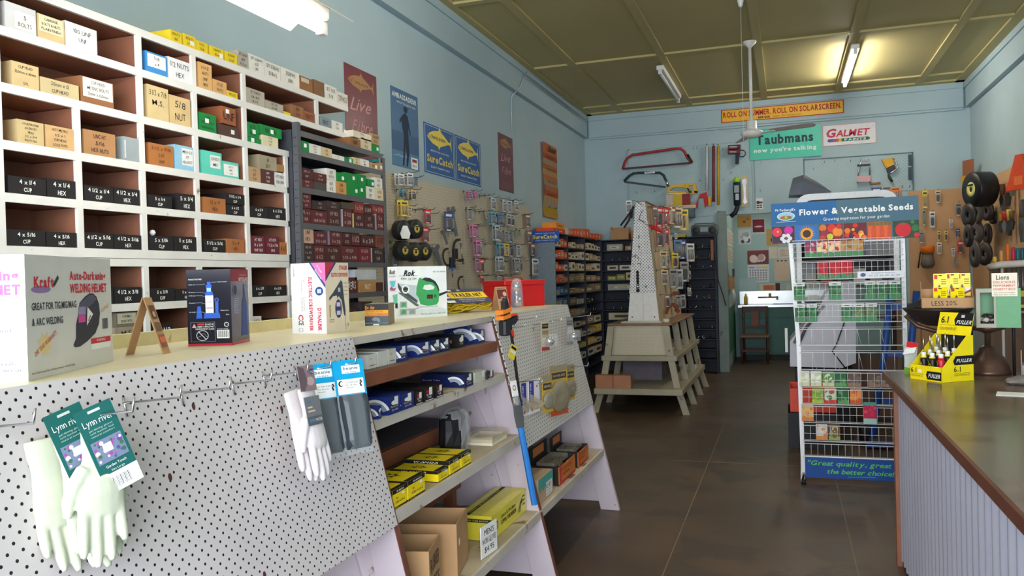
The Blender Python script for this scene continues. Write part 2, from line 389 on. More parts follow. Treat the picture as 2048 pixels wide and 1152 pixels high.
# ------------------------------------------------------------------ boxes with handwriting
def shelf_box(x0, x1, yt, zb, X, depth, rgb, text='', ink=INK, label='', name='carton', cat='box', group=None, yb=None, sticker=None, paper=None, jit=.07, bold=.002, fill=.56, tilt=0., side=None, gap=.0015, r=.7, chip=None, zt=None, tmargin=.10, ref=None):
    """a box on a shelf of the left wall; pixel columns x0..x1 are its front edges, yt the top of its front"""
    a, b = on_x(x0, yt, X), on_x(x1, yt, X)
    y0, y1 = a.y+gap, b.y-gap
    if yb is not None: zb = on_x(x0, yb, X).z+.0005
    if yb is None: zb += .0009
    if group == G_PIG and zb < 2.66:
        k = max(i for i in range(8) if ROWZ[i] < zb+.12 or i == 7) if False else min(range(8), key=lambda i: abs(ROWZ[i]+.018-ref)) if ref else None
        if k is not None:
            ds = [1.88, 2.236, 2.938, 3.293, 3.681]+([2.588] if k >= 3 else [])+([4.398] if k == 1 else [])+([4.051] if k >= 3 else [])
            mid = (y0+y1)/2; lo = max([d for d in ds if d < mid], default=0)+.017; hi = min([d for d in ds if d > mid], default=9)-.017
            y0, y1 = max(y0, lo), min(y1, hi)
            if k: a.z = min(a.z, ROWZ[k-1]-(.056 if k == 6 else .021))
    h = (zt if zt else a.z)-zb; w = y1-y0
    key = 'card_%d_%d_%d' % rgb
    mt = M(key, rgb, r, var=.08, scale=10, chips=chip, chip_amt=.66) if not isinstance(rgb, str) else _M[rgb]
    mb = MB(); mb.box(0, w, 0, depth, 0, h, mt)
    if side: mb.rect(.002, depth-.002, .002, h-.002, Frame((0, depth, 0), (0, -1, 0)), side)
    fr = FR0
    if paper:
        pa = paper[1:] if len(paper) > 1 else (.08, .92, .08, .92)
    elif text:
        mb.lines(text.split('|'), w*tmargin, w*(1-tmargin), h*.06, h*.94, fr, ink, bold=bold, jit=jit, fill=fill)
    o = mb.build(name, loc=(X, y0, zb), rot=(0, 0, FACE_X+tilt)); tag(o, label, cat, group)
    if paper:
        p = MB(); p.rect(w*pa[0], w*pa[1], h*pa[2], h*pa[3], FR0, paper[0], .0008)
        if text: p.lines(text.split('|'), w*(pa[0]+.04), w*(pa[1]-.04), h*(pa[2]+.03), h*(pa[3]-.03), FR0, ink, bold=bold, jit=jit, fill=fill, off=.0016)
        q = p.build('paper_label', o); q['label'] = 'paper label'
    if sticker:
        p = MB(); sx, sz = sticker; s = .011; p.box(w*sx-s*1.2, w*sx+s*1.2, -.001, 0, h*sz-s, h*sz+s, PW); q = p.build('price_sticker', o); q['label'] = 'white price sticker'
    return o
G_PIG = 'fastener boxes in the white pigeonholes'
TAN, TANL, WOODC, MAROON, DKBROWN = (203, 178, 130), (214, 190, 140), (176, 112, 58), (92, 40, 42), (80, 54, 48)
GREEN = (16, 132, 62); WHT = (226, 222, 214); GREYB = (176, 168, 156); BRN = (146, 98, 62); YLW = (236, 206, 34)
BL = (30, 28, 30)
def row(zrow, items, X=X1-.004, depth=.2, group=G_PIG):
    for it in items:
        k = dict(it[6]) if len(it) > 6 else {}
        x0, x1, yt, rgb, text, label = it[:6]
        if 'depth' not in k: k['depth'] = depth
        k['ref'] = zrow
        if rgb is BL:
            k.setdefault('ink', CHALK); k.setdefault('bold', .03); k.setdefault('name', 'drawer_tray'); k.setdefault('cat', 'tray'); k.setdefault('jit', .06)
        shelf_box(x0, x1, yt, zrow, X, rgb=rgb, text=text, label=label, group=group, **k)
D = dict
ON = 'on top of the white pigeonholes'
row(ROWZ[0]+T, [
 (340, 363, 58, YLW, 'BOLTS|UNC', 'yellow box nearest the shop front '+ON), (367, 391, 66, YLW, 'BOLTS|1/4', 'second yellow box from the shop front '+ON, D(sticker=(.7, .4))),
 (391.5, 415, 79, YLW, 'NUTS|3/8', 'third yellow box from the shop front '+ON), (420, 447, 90, YLW, 'SCREWS|10x1', 'fourth yellow box, separated by a gap, '+ON, D(sticker=(.8, .3))),
 (450, 474, 101, YLW, 'SCREWS|12x1', 'fifth yellow box, next to grey handwritten box '+ON),
 (475, 496, 99, GREYB, 'SET SCREW|UNF|1/2x1', 'grey handwritten box beside the last yellow box '+ON), (497, 528, 106, WHT, 'SET SCREWS|1/2|UNC', 'white box lettered SET SCREWS 1/2 UNC '+ON),
 (529, 560, 120, WHT, 'SET SCREWS|5/8x2', 'white box lettered SET SCREWS 5/8x2 '+ON), (562, 598, 133, WHT, 'SCREWS|B&N', 'large white box lettered SCREWS '+ON),
 (599, 625, 150, BRN, '', 'first of two brown taped boxes '+ON, D(paper=(C(206, 190, 160), .1, .7, .6, .9))), (627, 648, 158, (128, 92, 62), '', 'second brown box, worn and rounded, '+ON),
 (649, 673, 167, WHT, 'SET SCR|3/8', 'white box lettered SET SCR 3/8 '+ON), (674, 695, 182, (222, 214, 200), 'TOP HOLE', 'last white box at the far end '+ON)], depth=.19)
r0 = ROWZ[1]+T
row(r0, [
 (8, 71, 0, (196, 198, 200), '5|BOLTS', 'white torn box marked 5 in the uppermost near pigeonhole', D(paper=(C(232, 226, 214), .3, .95, .1, .75))),
 (74, 128, 25, TAN, 'CARRIAGE|BOLTS & NUTS|PLAIN FINISH', 'tan box with green printed bolt label, uppermost pigeonhole', D(paper=(C(216, 206, 172), .04, .94, .3, .97))),
 (129.5, 193, 40, WHT, '100 UNF|UNF', 'large white box marked UNF, uppermost near pigeonhole', D(paper=(C(246, 246, 246), .15, .9, .2, .9)))])
row(r0, [
 (290, 334, 100, (58, 140, 206), '5/8|x 4', 'blue box with a white label in the uppermost pigeonholes', D(paper=(PW, .08, .92, .28, .92))),
 (335.5, 386, 112, (230, 230, 234), '1/2 NUTS|HEX', 'white box beside the blue box in the uppermost pigeonholes'),
 (395.5, 423, 122, (218, 170, 108), '1 1/2|NUTS|UNF|HEX', 'tall tan box standing on end, uppermost pigeonholes'), (425, 453, 157, (214, 164, 104), 'LOCK|NUTS', 'short tan box marked LOCK NUTS, uppermost pigeonholes'),
 (454, 475, 180, YLW, 'NYLOC', 'small yellow box beside the LOCK NUTS box, uppermost pigeonholes')])
row(r0, [
 (488.5, 528.5, 172, GREYB, 'SET SCREW|5/16 UNC|BLACK', 'grey newsprint-like box in the uppermost row above the green boxes'), (530, 566, 199, (172, 166, 150), 'SET SCR|3/8 UNC', 'flat grey box right of the newsprint-like box'),
 (567, 581, 222, YLW, '', 'tiny yellow box between grey and brown boxes, uppermost row'), (583, 607, 208, BRN, 'SET|SCR', 'brown box right of the tiny yellow box, uppermost row'), (608.5, 629, 221, (150, 92, 58), 'NUTS', 'last brown box before the divider, uppermost row')])
row(r0, [(640, 662, 232, (132, 144, 152), 'NUT', 'grey-blue box at the far open end of the white pigeonholes'), (663.5, 685, 240, WHT, 'BSW|5/8', 'white box marked BSW at the far end of the white pigeonholes'), (686, 692, 259, GREEN, '', 'small green box at the far end of the white pigeonholes', D(sticker=(.5, .5), depth=.1))])
r1 = ROWZ[2]+T
row(r1, [
 (22, 77, 120, TAN, 'CUP HEAD|120mm x 16mm| |GAL', 'tan box written CUP HEAD 120mm x 16mm GAL'), (79.5, 157, 152, (196, 178, 136), '20mm x 12|CUP HEAD', 'low tan box written 20mm x 12 CUP HEAD'),
 (160, 226, 150, BRN, 'CUP HEAD|METRIC BOLTS|12mm x 150mm', 'brown box with white paper written CUP HEAD METRIC', D(paper=(C(240, 236, 226), .06, .97, .24, .98)))])
row(r1, [
 (293, 336, 167, TANL, '3 1/2 x 7/8|M.S.| ', 'tall tan box written 3 1/2 x 7/8 M.S.'), (338, 380, 188, (212, 184, 132), '5/8|NUT', 'tan box written 5/8 NUT with torn flap', D(bold=.0)),
 (397.5, 432, 223, GREEN, '5/8|NYLON NUT|WHITWORTH', 'green box written NYLON NUT WHITWORTH', D(sticker=(.45, .6))),
 (436, 477, 246, DKBROWN, '', 'dark brown box under a lighter brown one beside the green box', D(sticker=(.7, .5))), (443, 471, 211, (150, 86, 52), 'UNF', 'light brown box stacked on the dark brown box', D(sticker=(.4, .75), yb=245.5))])
row(r1, [
 (489, 522, 271, GREEN, 'HEX', 'lower green box of the near stack in the far pigeonhole', D(sticker=(.4, .5))), (523.5, 556, 268, (226, 214, 180), '4 7/8|x 5/8|UNC', 'cream box supporting a green box in the far pigeonhole'),
 (488.5, 517, 241, GREEN, '1/2|WELL', 'upper green box of the near stack in the far pigeonhole', D(yb=270.5, sticker=(.6, .4))), (518.5, 563, 247, GREEN, 'NYLON', 'green box lying on the cream box in the far pigeonhole', D(yb=267.5, sticker=(.55, .5)))])
r2 = ROWZ[3]+T
row(r2, [
 (33, 87, 237, TAN, 'COUNTER SUNK|ALLEN KEY|HEAD|1/2 x 3/4|BOLTS UNC', 'tan box written COUNTER SUNK ALLEN KEY HEAD'), (90, 149, 248, (204, 166, 116), 'HOT METRIC|1/2 x 1|CUP HEAD|LOCK NUTS', 'tan box written HOT METRIC LOCK NUTS'),
 (166, 230, 257, (176, 130, 86), 'UNC HT|5/16|HEX NUTS', 'brown box written UNC HT HEX NUTS', D(ink=INK_BROWN, bold=.03)), (246, 279, 272, (158, 168, 172), '1/2 350', 'grey metal box marked 1/2 350 beside the HEX NUTS box', D(paper=(C(214, 220, 222), .04, .14, .1, .85), r=.35)),
 (297, 346, 284, WOODC, '3 1/2 x 9/16|SAE|UNF', 'orange-brown wooden box written SAE UNF', D(ink=INK_BROWN)), (349, 397, 288, (146, 196, 222), 'M20-2.5|HT|HEX BOLT', 'light blue box with white label written HEX BOLT', D(paper=(PW, .35, .95, .2, .9))),
 (403, 443, 299, (96, 206, 186), 'CUP BOLTS|M10', 'turquoise box with a white label, written across the foot', D(paper=(PW, .4, .92, .3, .85))), (444.5, 477, 321, (100, 206, 186), 'BOLTS|M12|x 50', 'smaller turquoise box with a white label', D(paper=(PW, .06, .94, .12, .82)))])
row(r2, [
 (496, 521, 332, (186, 150, 112), '1/2|SET|5/8', 'tan box under a glossy box beside the turquoise boxes'), (522.5, 548, 338, (86, 46, 44), 'HEX|7/16|UNF', 'maroon box chalked HEX 7/16 UNF', D(ink=CHALK)), (549.5, 571, 344, (226, 224, 222), 'HT HEX|7/8 UNF', 'white box written HT HEX 7/8 UNF'),
 (517, 553, 308, (158, 146, 122), 'B|SET', 'glossy grey-brown box stacked over the maroon box', D(yb=336.5, r=.3)), (554, 568, 328, (168, 124, 78), '', 'small tan box stacked over the white HEX box', D(yb=342))])
r3 = ROWZ[4]+T
def tray(x0, x1, yt, txt, extra='', **k): return (x0, x1, yt, BL, txt, 'black tray chalked '+txt.replace('|', ' ')+extra, k)
row(r3, [tray(15, 92, 350, '4 x 1/4|CUP'), tray(93, 151, 356, '4 x 1/4|HEX'), tray(167, 226, 369, '4 1/2 x 1/4|CUP'), tray(226.5, 279, 374, '4 1/2 x 1/4|HEX'),
 tray(294.5, 344, 388, '5 x 1/4|CUP'), tray(355, 394, 386, '5 x 1/4|HEX'),
 (407, 451, 393, (170, 106, 56), '12 x 9|HEX', 'orange wooden tray written 12 x 9 HEX', D(ink=INK_BROWN)), tray(452, 488, 408, '6 x 1/2|CUP'), tray(450.5, 488.5, 385, '5 1/2 x 1/4|CUP', yb=406.5),
 tray(498, 537, 411, '6 x 1/4|CUP'), tray(537.5, 572, 413, '6 x 5/16|HEX')])
r4 = ROWZ[5]+.023
row(r4, [tray(12, 91, 458, '4 x 5/16|CUP'), tray(92, 153, 463, '4 x 5/16|HEX'), tray(167, 227, 464, '4 1/2 x 5/16|CUP'), tray(228, 282, 468, '4 1/2 x 5/16|HEX'),
 tray(297, 347, 471, '5 x 5/16|CUP'), tray(348, 395, 472, '5 x 5/16|HEX'), tray(408, 450, 478, '5 1/2 x 5/16|CUP'),
 (453, 489, 477, (172, 108, 60), '5 x 4|HEX', 'orange wooden tray at the end of the 5/16 row', D(ink=INK_BROWN)),
 (502, 530, 471, (104, 34, 50), 'HT HEX|8 x 3/4|UNF GR5', 'maroon box chalked HT HEX 8 x 3/4 UNF', D(ink=CHALK)), (531.5, 558, 472, (104, 34, 50), 'HT HEX|7 1/2 x 7/16|UNF', 'maroon box chalked HT HEX 7 1/2 x 7/16 UNF', D(ink=CHALK)), (559.5, 577, 484, (176, 112, 62), '4 x 3', 'small orange wooden box beside the maroon boxes', D(ink=INK_BROWN))])
r5 = ROWZ[6]+T
row(r5, [tray(167, 227, 570, '4 1/2 x 3/8|CUP'), tray(228, 282, 575, '4 1/2 x 3/8|HEX'), tray(297, 350, 577, '5 x 3/8|CUP'), tray(351, 395, 578, '5 x 3/8|HEX'), tray(406, 450, 574, '5 1/2 x 3/8|CUP'), tray(451, 490, 574, '5 1/2 x 3/8|HEX'), tray(501, 536, 571, '6 x 3/8|CUP'), tray(537, 573, 571, '6 x 3/8|HEX')])
r6 = ROWZ[7]+T
row(r6, [(229, 276, 655, (150, 138, 118), 'M.S|HOW ZERM', 'low grey box written HOW ZERM, lowest visible row'), (231, 275, 626, (112, 106, 88), '7/8 M.S|B.W. NTS', 'grey box written 7/8 M.S stacked in the lowest visible row', D(yb=654.5, paper=(C(182, 178, 156), .06, .92, .2, .92))),
 tray(300, 346, 650, '5 x 1/2|CUP'), (500, 523, 634, WHT, 'HEX|BUTT', 'white box written HEX in the lowest visible row'), tray(526, 570, 640, '6 x 1/2|HEX')])
b = MB(); b.lathe([(.0, -.014), (.009, -.011), (.014, 0), (.009, .011), (0, .014)], C(240, 240, 240, r=.3)); p = on_x(305, 467, X1-.03)
tag(b.build('ball', loc=(p.x, p.y, on_x(305, 471, X1-.004).z+.015)), 'small white ball resting on the 5 x 5/16 CUP tray', 'ball')

# ------------------------------------------------------------------ grey steel rack beyond the pigeonholes
X2 = -2.66; SY0, SY1 = 4.083, 5.16
LEV = [2.395, 2.278, 2.066, 1.858, 1.634, 1.435, 1.20, .95, .7, .4, .1]
rack = thing('steel_rack', 'dark grey steel shelving rack packed with boxes beyond the white pigeonholes', 'shelving', (X2, 4.6, 0))
def rk(name, mb):
    o = mb.build(name); o.parent = rack; o.matrix_parent_inverse = Matrix.Translation((-X2, -4.6, 0)); return o
for y, s in ((SY0, 1), (SY1, -1)):
    for xx in (X2, -2.94):
        b = MB(); e = 1 if xx == -2.94 else -1
        b.box(min(xx, xx+e*.004), max(xx, xx+e*.004), min(y, y+s*.03), max(y, y+s*.03), 0, 2.44 if s > 0 else 2.37, STEEL_GREY)
        b.box(min(xx, xx+e*.035), max(xx, xx+e*.035), min(y, y-s*.003), max(y, y-s*.003), 0, 2.44 if s > 0 else 2.37, STEEL_GREY)
        for z in [.1+.05*i for i in range(46)]:
            for dx in (.012, .024): b.disc(0, 0, .0035, Frame((xx+e*dx, min(y, y-s*.003)-.0003, z)), C(20, 20, 22), n=6)
        rk('upright', b)
b = MB(); b.box(-2.94, X2-.04, SY0-.002, SY0-.0005, 0, 2.40, STEEL_DARK); rk('side_panel', b)
b = MB(); b.box(-2.965, -2.96, SY0, SY1, 0, 2.36, STEEL_DARK); rk('back_panel', b)
for z in LEV:
    b = MB(); b.box(-2.955, X2-.001, SY0+.004, SY1-.004, z-.004, z, STEEL_GREY); b.box(X2-.004, X2-.001, SY0+.032, SY1-.032, z-.034, z-.004, STEEL_GREY); rk('shelf', b)
CHALKD = M('faded_chalk', (196, 176, 176), .9, var=.2, scale=90)
G_RK = 'boxes on the grey steel rack'
def cr(cx): return 570+cx/4.114
def crow(z, items, shelf, X=X2-.006, depth=.2):
    for i, it in enumerate(items):
        cx0, cx1, cyt, rgb, text, desc = it[:6]; k = dict(it[6]) if len(it) > 6 else {}
        if rgb in (MAROON, DKM, MRD, BLK2, RDB): k.setdefault('ink', CHALKD); k.setdefault('bold', .0); k.setdefault('fill', .5)
        if 'cyb' in k: k['yb'] = 260+k.pop('cyb')/4.114
        k.setdefault('depth', depth)
        shelf_box(cr(cx0), cr(cx1), 260+cyt/4.114, z, X, rgb=rgb, text=text, label='%s, %s' % (desc, shelf), group=G_RK, **k)
DKM, MRD, BLK2, RDB = (74, 38, 38), (112, 30, 40), (58, 44, 42), (132, 48, 44)
S0 = 'on top of the grey steel rack'
crow(LEV[0], [(532, 620, 55, BRN, 'UNF', 'brown box'), (622, 709, 60, (206, 190, 160), 'GAL|1/2', 'lower cream box', D(depth=.24)), (560, 709, -2, (222, 212, 190), 'HEX GAL|3/4', 'upper large cream box', D(cyb=52, depth=.16)), (712, 776, 112, GREEN, '', 'green box under a tan one', D(sticker=(.75, .5))), (713, 775, 25, (176, 144, 106), 'WASHERS|1/2', 'tan box stacked on the green one', D(cyb=110))], S0)
S1 = 'on highest inner shelf of grey steel rack'
crow(LEV[1], [(115, 196, 80, GREEN, '', 'tall green box with one sticker', D(sticker=(.62, .6))), (198, 295, 108, WHT, 'METRIC|NUTS|1 UNC', 'white box written METRIC NUTS'), (298, 385, 136, (206, 186, 146), 'HEX|5/8', 'tan box beside the METRIC NUTS box'),
 (388, 487, 196, WHT, 'HEX HT|NUT', 'low white box written HEX HT NUT'), (490, 557, 220, GREEN, '', 'low green box', D(sticker=(.7, .45))), (559, 617, 222, (214, 196, 150), 'TOP|NUT', 'cream box marked TOP NUT'), (620, 690, 234, WHT, 'NUT|M10', 'white box marked NUT M10'),
 (694, 765, 262, (186, 148, 106), 'NUT', 'brown box near the far end', D(sticker=(.75, .4))), (768, 812, 262, (176, 140, 100), '', 'last brown box', D(sticker=(.5, .4))), (745, 775, 238, (20, 130, 130), '', 'tiny teal box on the brown boxes', D(cyb=261, depth=.08))], S1)
S2 = 'on second inner shelf of grey steel rack'
crow(LEV[2], [(125, 235, 396, MAROON, 'UNF NF|W NUT', 'maroon box written UNF NF'), (237, 340, 420, (72, 68, 64), '', 'dark grey box without writing'), (342, 417, 406, WHT, 'NUT|1/2', 'white box under a bigger white box'), (420, 504, 416, (200, 146, 84), 'UNF|1/2', 'orange tan box'),
 (506, 605, 420, GREEN, '', 'large green box on the shelf itself', D(sticker=(.8, .4))), (607, 664, 440, GREEN, '', 'narrow green box on the shelf itself', D(sticker=(.4, .55))), (667, 738, 461, WHT, 'HEX|SET', 'white box written HEX SET'), (741, 811, 476, (222, 206, 172), 'LOCK|NUT', 'cream box written LOCK NUT'),
 (118, 234, 302, DKM, '3/8 x 1|UNF', 'upper maroon box at the near end', D(cyb=393)), (236, 341, 346, MAROON, '3 UNF|7/8 UNF', 'upper maroon box written 3 UNF', D(cyb=418)), (342, 418, 312, WHT, 'NUT|NYLOC', 'upper white box with a long side', D(cyb=404, depth=.26)),
 (421, 488, 345, GREEN, '', 'upper green box, nearest of three', D(cyb=414, sticker=(.8, .4))), (490, 594, 345, GREEN, '', 'upper green box, middle of three', D(cyb=418, sticker=(.7, .5))), (597, 667, 360, GREEN, '', 'upper green box, farthest of three', D(cyb=438, sticker=(.5, .5))),
 (681, 734, 402, GREEN, '', 'small green box on white', D(cyb=459, sticker=(.75, .4))), (736, 800, 388, WHT, 'TAP|NUT', 'upper white box at the far end', D(cyb=474))], S2)
S3 = 'on third inner shelf of grey steel rack'
crow(LEV[3], [(128, 210, 640, MAROON, '1/2 x 1|UNF', 'lower maroon box, first'), (212, 347, 655, MAROON, 'HT HEX|UNF 1x7/16', 'lower maroon box, second'), (349, 455, 645, DKM, 'HT HEX|2 x 1/2', 'lower maroon box, third'), (475, 549, 648, MAROON, '2 1/2|x 3/8', 'lower maroon pale-sided box, fourth', D(side=C(190, 180, 190))), (566, 650, 682, DKM, 'HEX|3 x 3/8', 'lower maroon yellow-sided box, fifth', D(side=C(220, 200, 120))), (652, 737, 692, DKM, 'HT|4 1/2', 'lower maroon box, sixth'), (751, 813, 686, MAROON, '5 x|7/16', 'lower maroon pale-sided box, last', D(side=C(180, 170, 180))),
 (128, 214, 516, MAROON, 'HT HEX|1 x 7/16|UNF', 'upper maroon box at the near end', D(cyb=637)), (228, 343, 577, BLK2, '45/8|x 1/2', 'upper near-black box', D(cyb=651)), (345, 452, 580, BLK2, 'HT HEX|UNF x 1/2', 'upper blackish box marked HT HEX', D(cyb=643)), (572, 645, 592, RDB, '1 x 3/4', 'upper red-brown box written 1 x 3/4', D(cyb=680)), (647, 714, 618, DKM, '2 UNF', 'upper dark box written 2 UNF', D(cyb=689)), (717, 810, 608, RDB, '1 x 5/8', 'upper brick-red box at the far end', D(cyb=684)), (470, 570, 592, (74, 66, 52), '', 'upper olive box without writing', D(cyb=645))], S3)
S4 = 'on fourth inner shelf of grey steel rack'
crow(LEV[4], [(145, 235, 932, BLK2, 'HEX HT|6 x 3/4|UNF', 'lower black-brown box, first'), (238, 324, 946, MAROON, 'HT HEX|6 1/2', 'lower maroon box, second'), (326, 455, 952, DKM, '7 x 7/16|HEX', 'lower dark maroon box, third'), (458, 600, 952, MAROON, 'HT HEX|3 1/2 x 9/16', 'lower wide maroon box, fourth'), (602, 704, 958, MRD, 'HT HEX|12 x 7', 'lower crimson box, fifth'), (716, 811, 968, BLK2, '4 1/2 x|5/8', 'lower dark box, last', D(side=C(200, 200, 205))),
 (136, 234, 800, (196, 160, 140), 'UNF|HEX', 'upper pinkish box at the near end', D(cyb=929)), (238, 343, 832, MAROON, 'HT HEX|3 1/2 x 5/8', 'upper maroon box, second', D(cyb=943)), (366, 469, 822, MAROON, 'HT HEX|5 x 7/8', 'upper maroon pale-sided box, third', D(cyb=948, side=C(150, 140, 160))), (471, 545, 832, DKM, 'UNF|1/2', 'upper dark maroon box, fourth', D(cyb=948)), (548, 614, 842, MAROON, '1 1/2', 'upper maroon box, fifth', D(cyb=949)), (628, 734, 862, DKM, '6 x 3/4', 'upper maroon box, sixth', D(cyb=955)), (748, 818, 855, (118, 70, 52), 'HT HEX', 'upper brown box at the far end', D(cyb=963))], S4)
S5 = 'on the rack shelf behind the jigsaw carton'
for it in [(684, 714, 555, MAROON, 'SILVERS', 'maroon box chalked SILVERS'), (718, 752, 562, (178, 130, 76), 'NUT', 'tan box under a white one'), (753, 766, 565, DKM, '', 'dark maroon box at the far end')]:
    shelf_box(it[0], it[1], it[2], LEV[5], X2-.006, .2, it[3], it[4], ink=CHALK, label=it[5]+', '+S5, group=G_RK)
shelf_box(709, 752, 539, 0, X2-.006, .2, (196, 200, 206), '', label='white tin lying on the tan box, '+S5, group=G_RK, yb=560, r=.3)
shelf_box(701, 713, 618, LEV[6], X2-.006, .2, DKM, '', label='dark maroon box low on the steel rack behind the green-printed tool carton', group=G_RK)
shelf_box(722, 744, 604, LEV[6], X2-.006, .18, (60, 46, 42), '', label='dark brown box low on the steel rack behind the orange air-tool carton', group=G_RK)
# ------------------------------------------------------------------ sloping display counter
SX, SZ, SK = -1.36, 1.32, .24
SN = Vector((1, 0, SK)).normalized(); SU = Vector((-SK, 0, 1)).normalized()
def on_slope(x, y, off=0.):
    v = ray(x, y); t = (SX+SK*SZ+off-SK*CAM_H)/(v.x+SK*v.z); return CAM_P+v*t
def slope_x(z, off=0.): return SX+SK*(SZ-z)+off
def slope_mat(y, z, off=0.):
    o = Vector((slope_x(z), y, z))+SN*off; ly = -SN
    return Matrix(((0, ly.x, SU.x, o.x), (1, ly.y, SU.y, o.y), (0, ly.z, SU.z, o.z), (0, 0, 0, 1)))
ctr = thing('display_counter', 'long sloping white display counter with perforated panels and open stepped shelves', 'counter', (-1.64, 3.0, 0))
CTI = Matrix.Translation((1.64, -3.0, 0))
def cp(name, mb, mat=None):
    o = mb.build(name); o.parent = ctr; o.matrix_parent_inverse = CTI
    if mat is not None: o.matrix_basis = mat
    return o
PEGW = pegmat('white_pegboard', (216, 208, 210), pitch=.031, hole=.0033)
CY0, CY1 = .55, 5.15
mb = MB(); mb.box(-1.92, SX-.004, CY0, CY1, 1.294, 1.32, CREAM_TOP); mb.box(SX-.004, SX, CY0, CY1, 1.294, 1.3195, SHELF_LIP); cp('worktop', mb)
mb = MB(); mb.box(-1.95, -1.921, CY0, CY1, 1.25, 1.362, M('cream_upstand', (226, 214, 166), .5, chips=(180, 160, 120), chip_amt=.66)); cp('upstand', mb)
LUP = 1.0/SU.z
mb = MB(); mb.box(0, 2.36-CY0, 0, .005, 0, (1.324-.712)*LUP, PEGW)
for a, b in ((1.02, .52), (1.13, .08), (1.5, .3), (.9, .38), (1.62, .51), (1.74, .555), (1.35, .46)): mb.disc(a, b, .006, FR0, C(90, 50, 46), rb=.009, n=9)
cp('pegboard_panel', mb, slope_mat(CY0, .712, .0065))
mb = MB(); mb.box(0, 5.135-3.715, 0, .005, 0, (1.318-.68)*LUP, pegmat('white_pegboard_fine', (216, 211, 208), pitch=.036, hole=.0042)); cp('pegboard_panel', mb, slope_mat(3.715, .68, .0065))
EDGE = M('brown_edge', (120, 74, 58), .6, var=.2, scale=12)
for y, full in ((CY0+.02, 0), (2.345, 0), (3.69, 0), (5.115, 1)):
    t = .03
    def fpoly(zs): return zs
    mb = MB(); fr = Frame((0, y, 0), (1, 0, 0), (0, 0, 1))
    # leg board following the slope (front face towards the shop front)
    p = [(slope_x(.0)-.001, 0), (slope_x(1.29)-.001, 1.29), (slope_x(1.29)-.10, 1.29), (slope_x(0)-.12, 0)]
    mb.prism(p, Frame((0, y, 0)), t, LAVENDER)
    cp('leg', mb)
    mb = MB(); mb.prism([(-1.88, 0), (-1.80, 0), (-1.80, 1.29), (-1.88, 1.29)], Frame((0, y, 0)), t, LAVENDER); cp('leg', mb)
    mb = MB(); z0 = .05 if full else .08
    mb.prism([(-1.80, z0), (slope_x(z0)-.118, z0), (slope_x(1.29)-.101, 1.29), (-1.80, 1.29)], Frame((0, y+.012, 0)), .012, LAVENDER); cp('infill_panel', mb)
    if not full:
        mb = MB()
        for z in (1.16, 1.0, .70, .345): mb.box(-1.795, slope_x(z)-.11, y-.02, y+.011, z-.055, z-.002, LAVENDER)
        for z0, z1 in ((.41, .64), (.78, .94)):   # short slanted braces between the shelves
            a = slope_x(z0)-.25; mb.prism([(a, z0), (a+.09, z0), (a+.02, z1), (a-.07, z1)], Frame((0, y-.001, 0)), .012, LAVENDER)
        cp('rail', mb)
    mb = MB(); b0 = .0; e = slope_mat(y, .0, .0015)
    mb.box(0, t, 0, .003, 0, 1.29*LUP, EDGE if y < 5 else LAVENDER); cp('edge_strip', mb, e)
def ctr_shelf(z, depth, y0, y1, lip=.036, m_top=None, m_lip=None):
    mb = MB(); xf = slope_x(z-lip/2)-.001
    mb.box(xf-depth, xf-.012, y0, y1, z-.022, z, m_top or M('stained_shelf_top', (186, 172, 148), .6, var=.2, scale=4, chips=(120, 96, 76), chip_amt=.6, chip_scale=7))
    mb.box(xf-.012, xf, y0, y1, z-lip, z, m_lip or SHELF_LIP); return cp('shelf', mb)
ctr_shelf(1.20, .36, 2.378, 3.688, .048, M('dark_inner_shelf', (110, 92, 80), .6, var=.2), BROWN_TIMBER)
ctr_shelf(1.047, .42, 2.378, 3.688); ctr_shelf(.752, .5, 2.378, 3.688, .042)
ctr_shelf(.39, .6, 2.378, 5.112, .040)
ctr_shelf(.39, .6, CY0+.06, 2.34, .040)
DKTOP = M('dark_plank_top', (84, 82, 88), .6, var=.15)
for z, x0 in ((.838, -1.5), (.575, -1.5)):
    mb = MB(); mb.box(-1.88, x0-.022, 2.378, 3.58, z-.02, z, DKTOP); mb.box(x0-.022, x0, 2.378, 3.6, z-.068, z-.001, BROWN_TIMBER); cp('inner_rail', mb)
for y in (2.40, 3.55):
    mb = MB(); mb.box(x0-.07, x0-.023, y, y+.045, 0, .815, BROWN_TIMBER); cp('inner_post', mb)
mb = MB(); mb.box(-1.905, -1.895, CY0, CY1-.05, .05, 1.29, STEEL_DARK); cp('back_board', mb)

def slope_hook(px, py, L, label, group, name='pegboard_hook', tip=.025, tilt=.1, parent=None):
    b = on_slope(px, py, .007); d = Vector((1, 0, tilt)).normalized(); mb = MB()
    mb.tube([b+SU*.0, b+d*L, b+d*(L+.004)+Vector((0, 0, tip))], .0024, CHROME, 6)
    mb.tube([b+SU*.012+SN*.003, b-SU*.03+SN*.003], .0024, CHROME, 6)
    mb.v = [tuple(Vector(v)-b) for v in mb.v]
    return tag(mb.build(name, loc=b), label, 'hook', group), b, d
GHK = 'long wire hooks on the near perforated panel'
hook_pts = []
for i, (px, py, L) in enumerate([(-40, 856, .125), (100, 838, .20), (246, 806, .15), (359, 786, .14), (462, 768, .12), (525, 752, .14), (588, 741, .12), (612, 736, .165)]):
    o, b, d = slope_hook(px, py, L, ['empty wire hook nearest the shop front on the near panel', 'wire hook carrying the pale green gloves', 'empty wire hook just right of the pale green gloves', 'empty wire hook, second past the pale green gloves', 'empty wire hook next before the white gloves', 'wire hook carrying the white gloves', 'wire hook carrying the nearer of two blue-topped sleeve packs', 'wire hook carrying the farther of two blue-topped sleeve packs'][i], GHK)
    hook_pts.append((b, d))

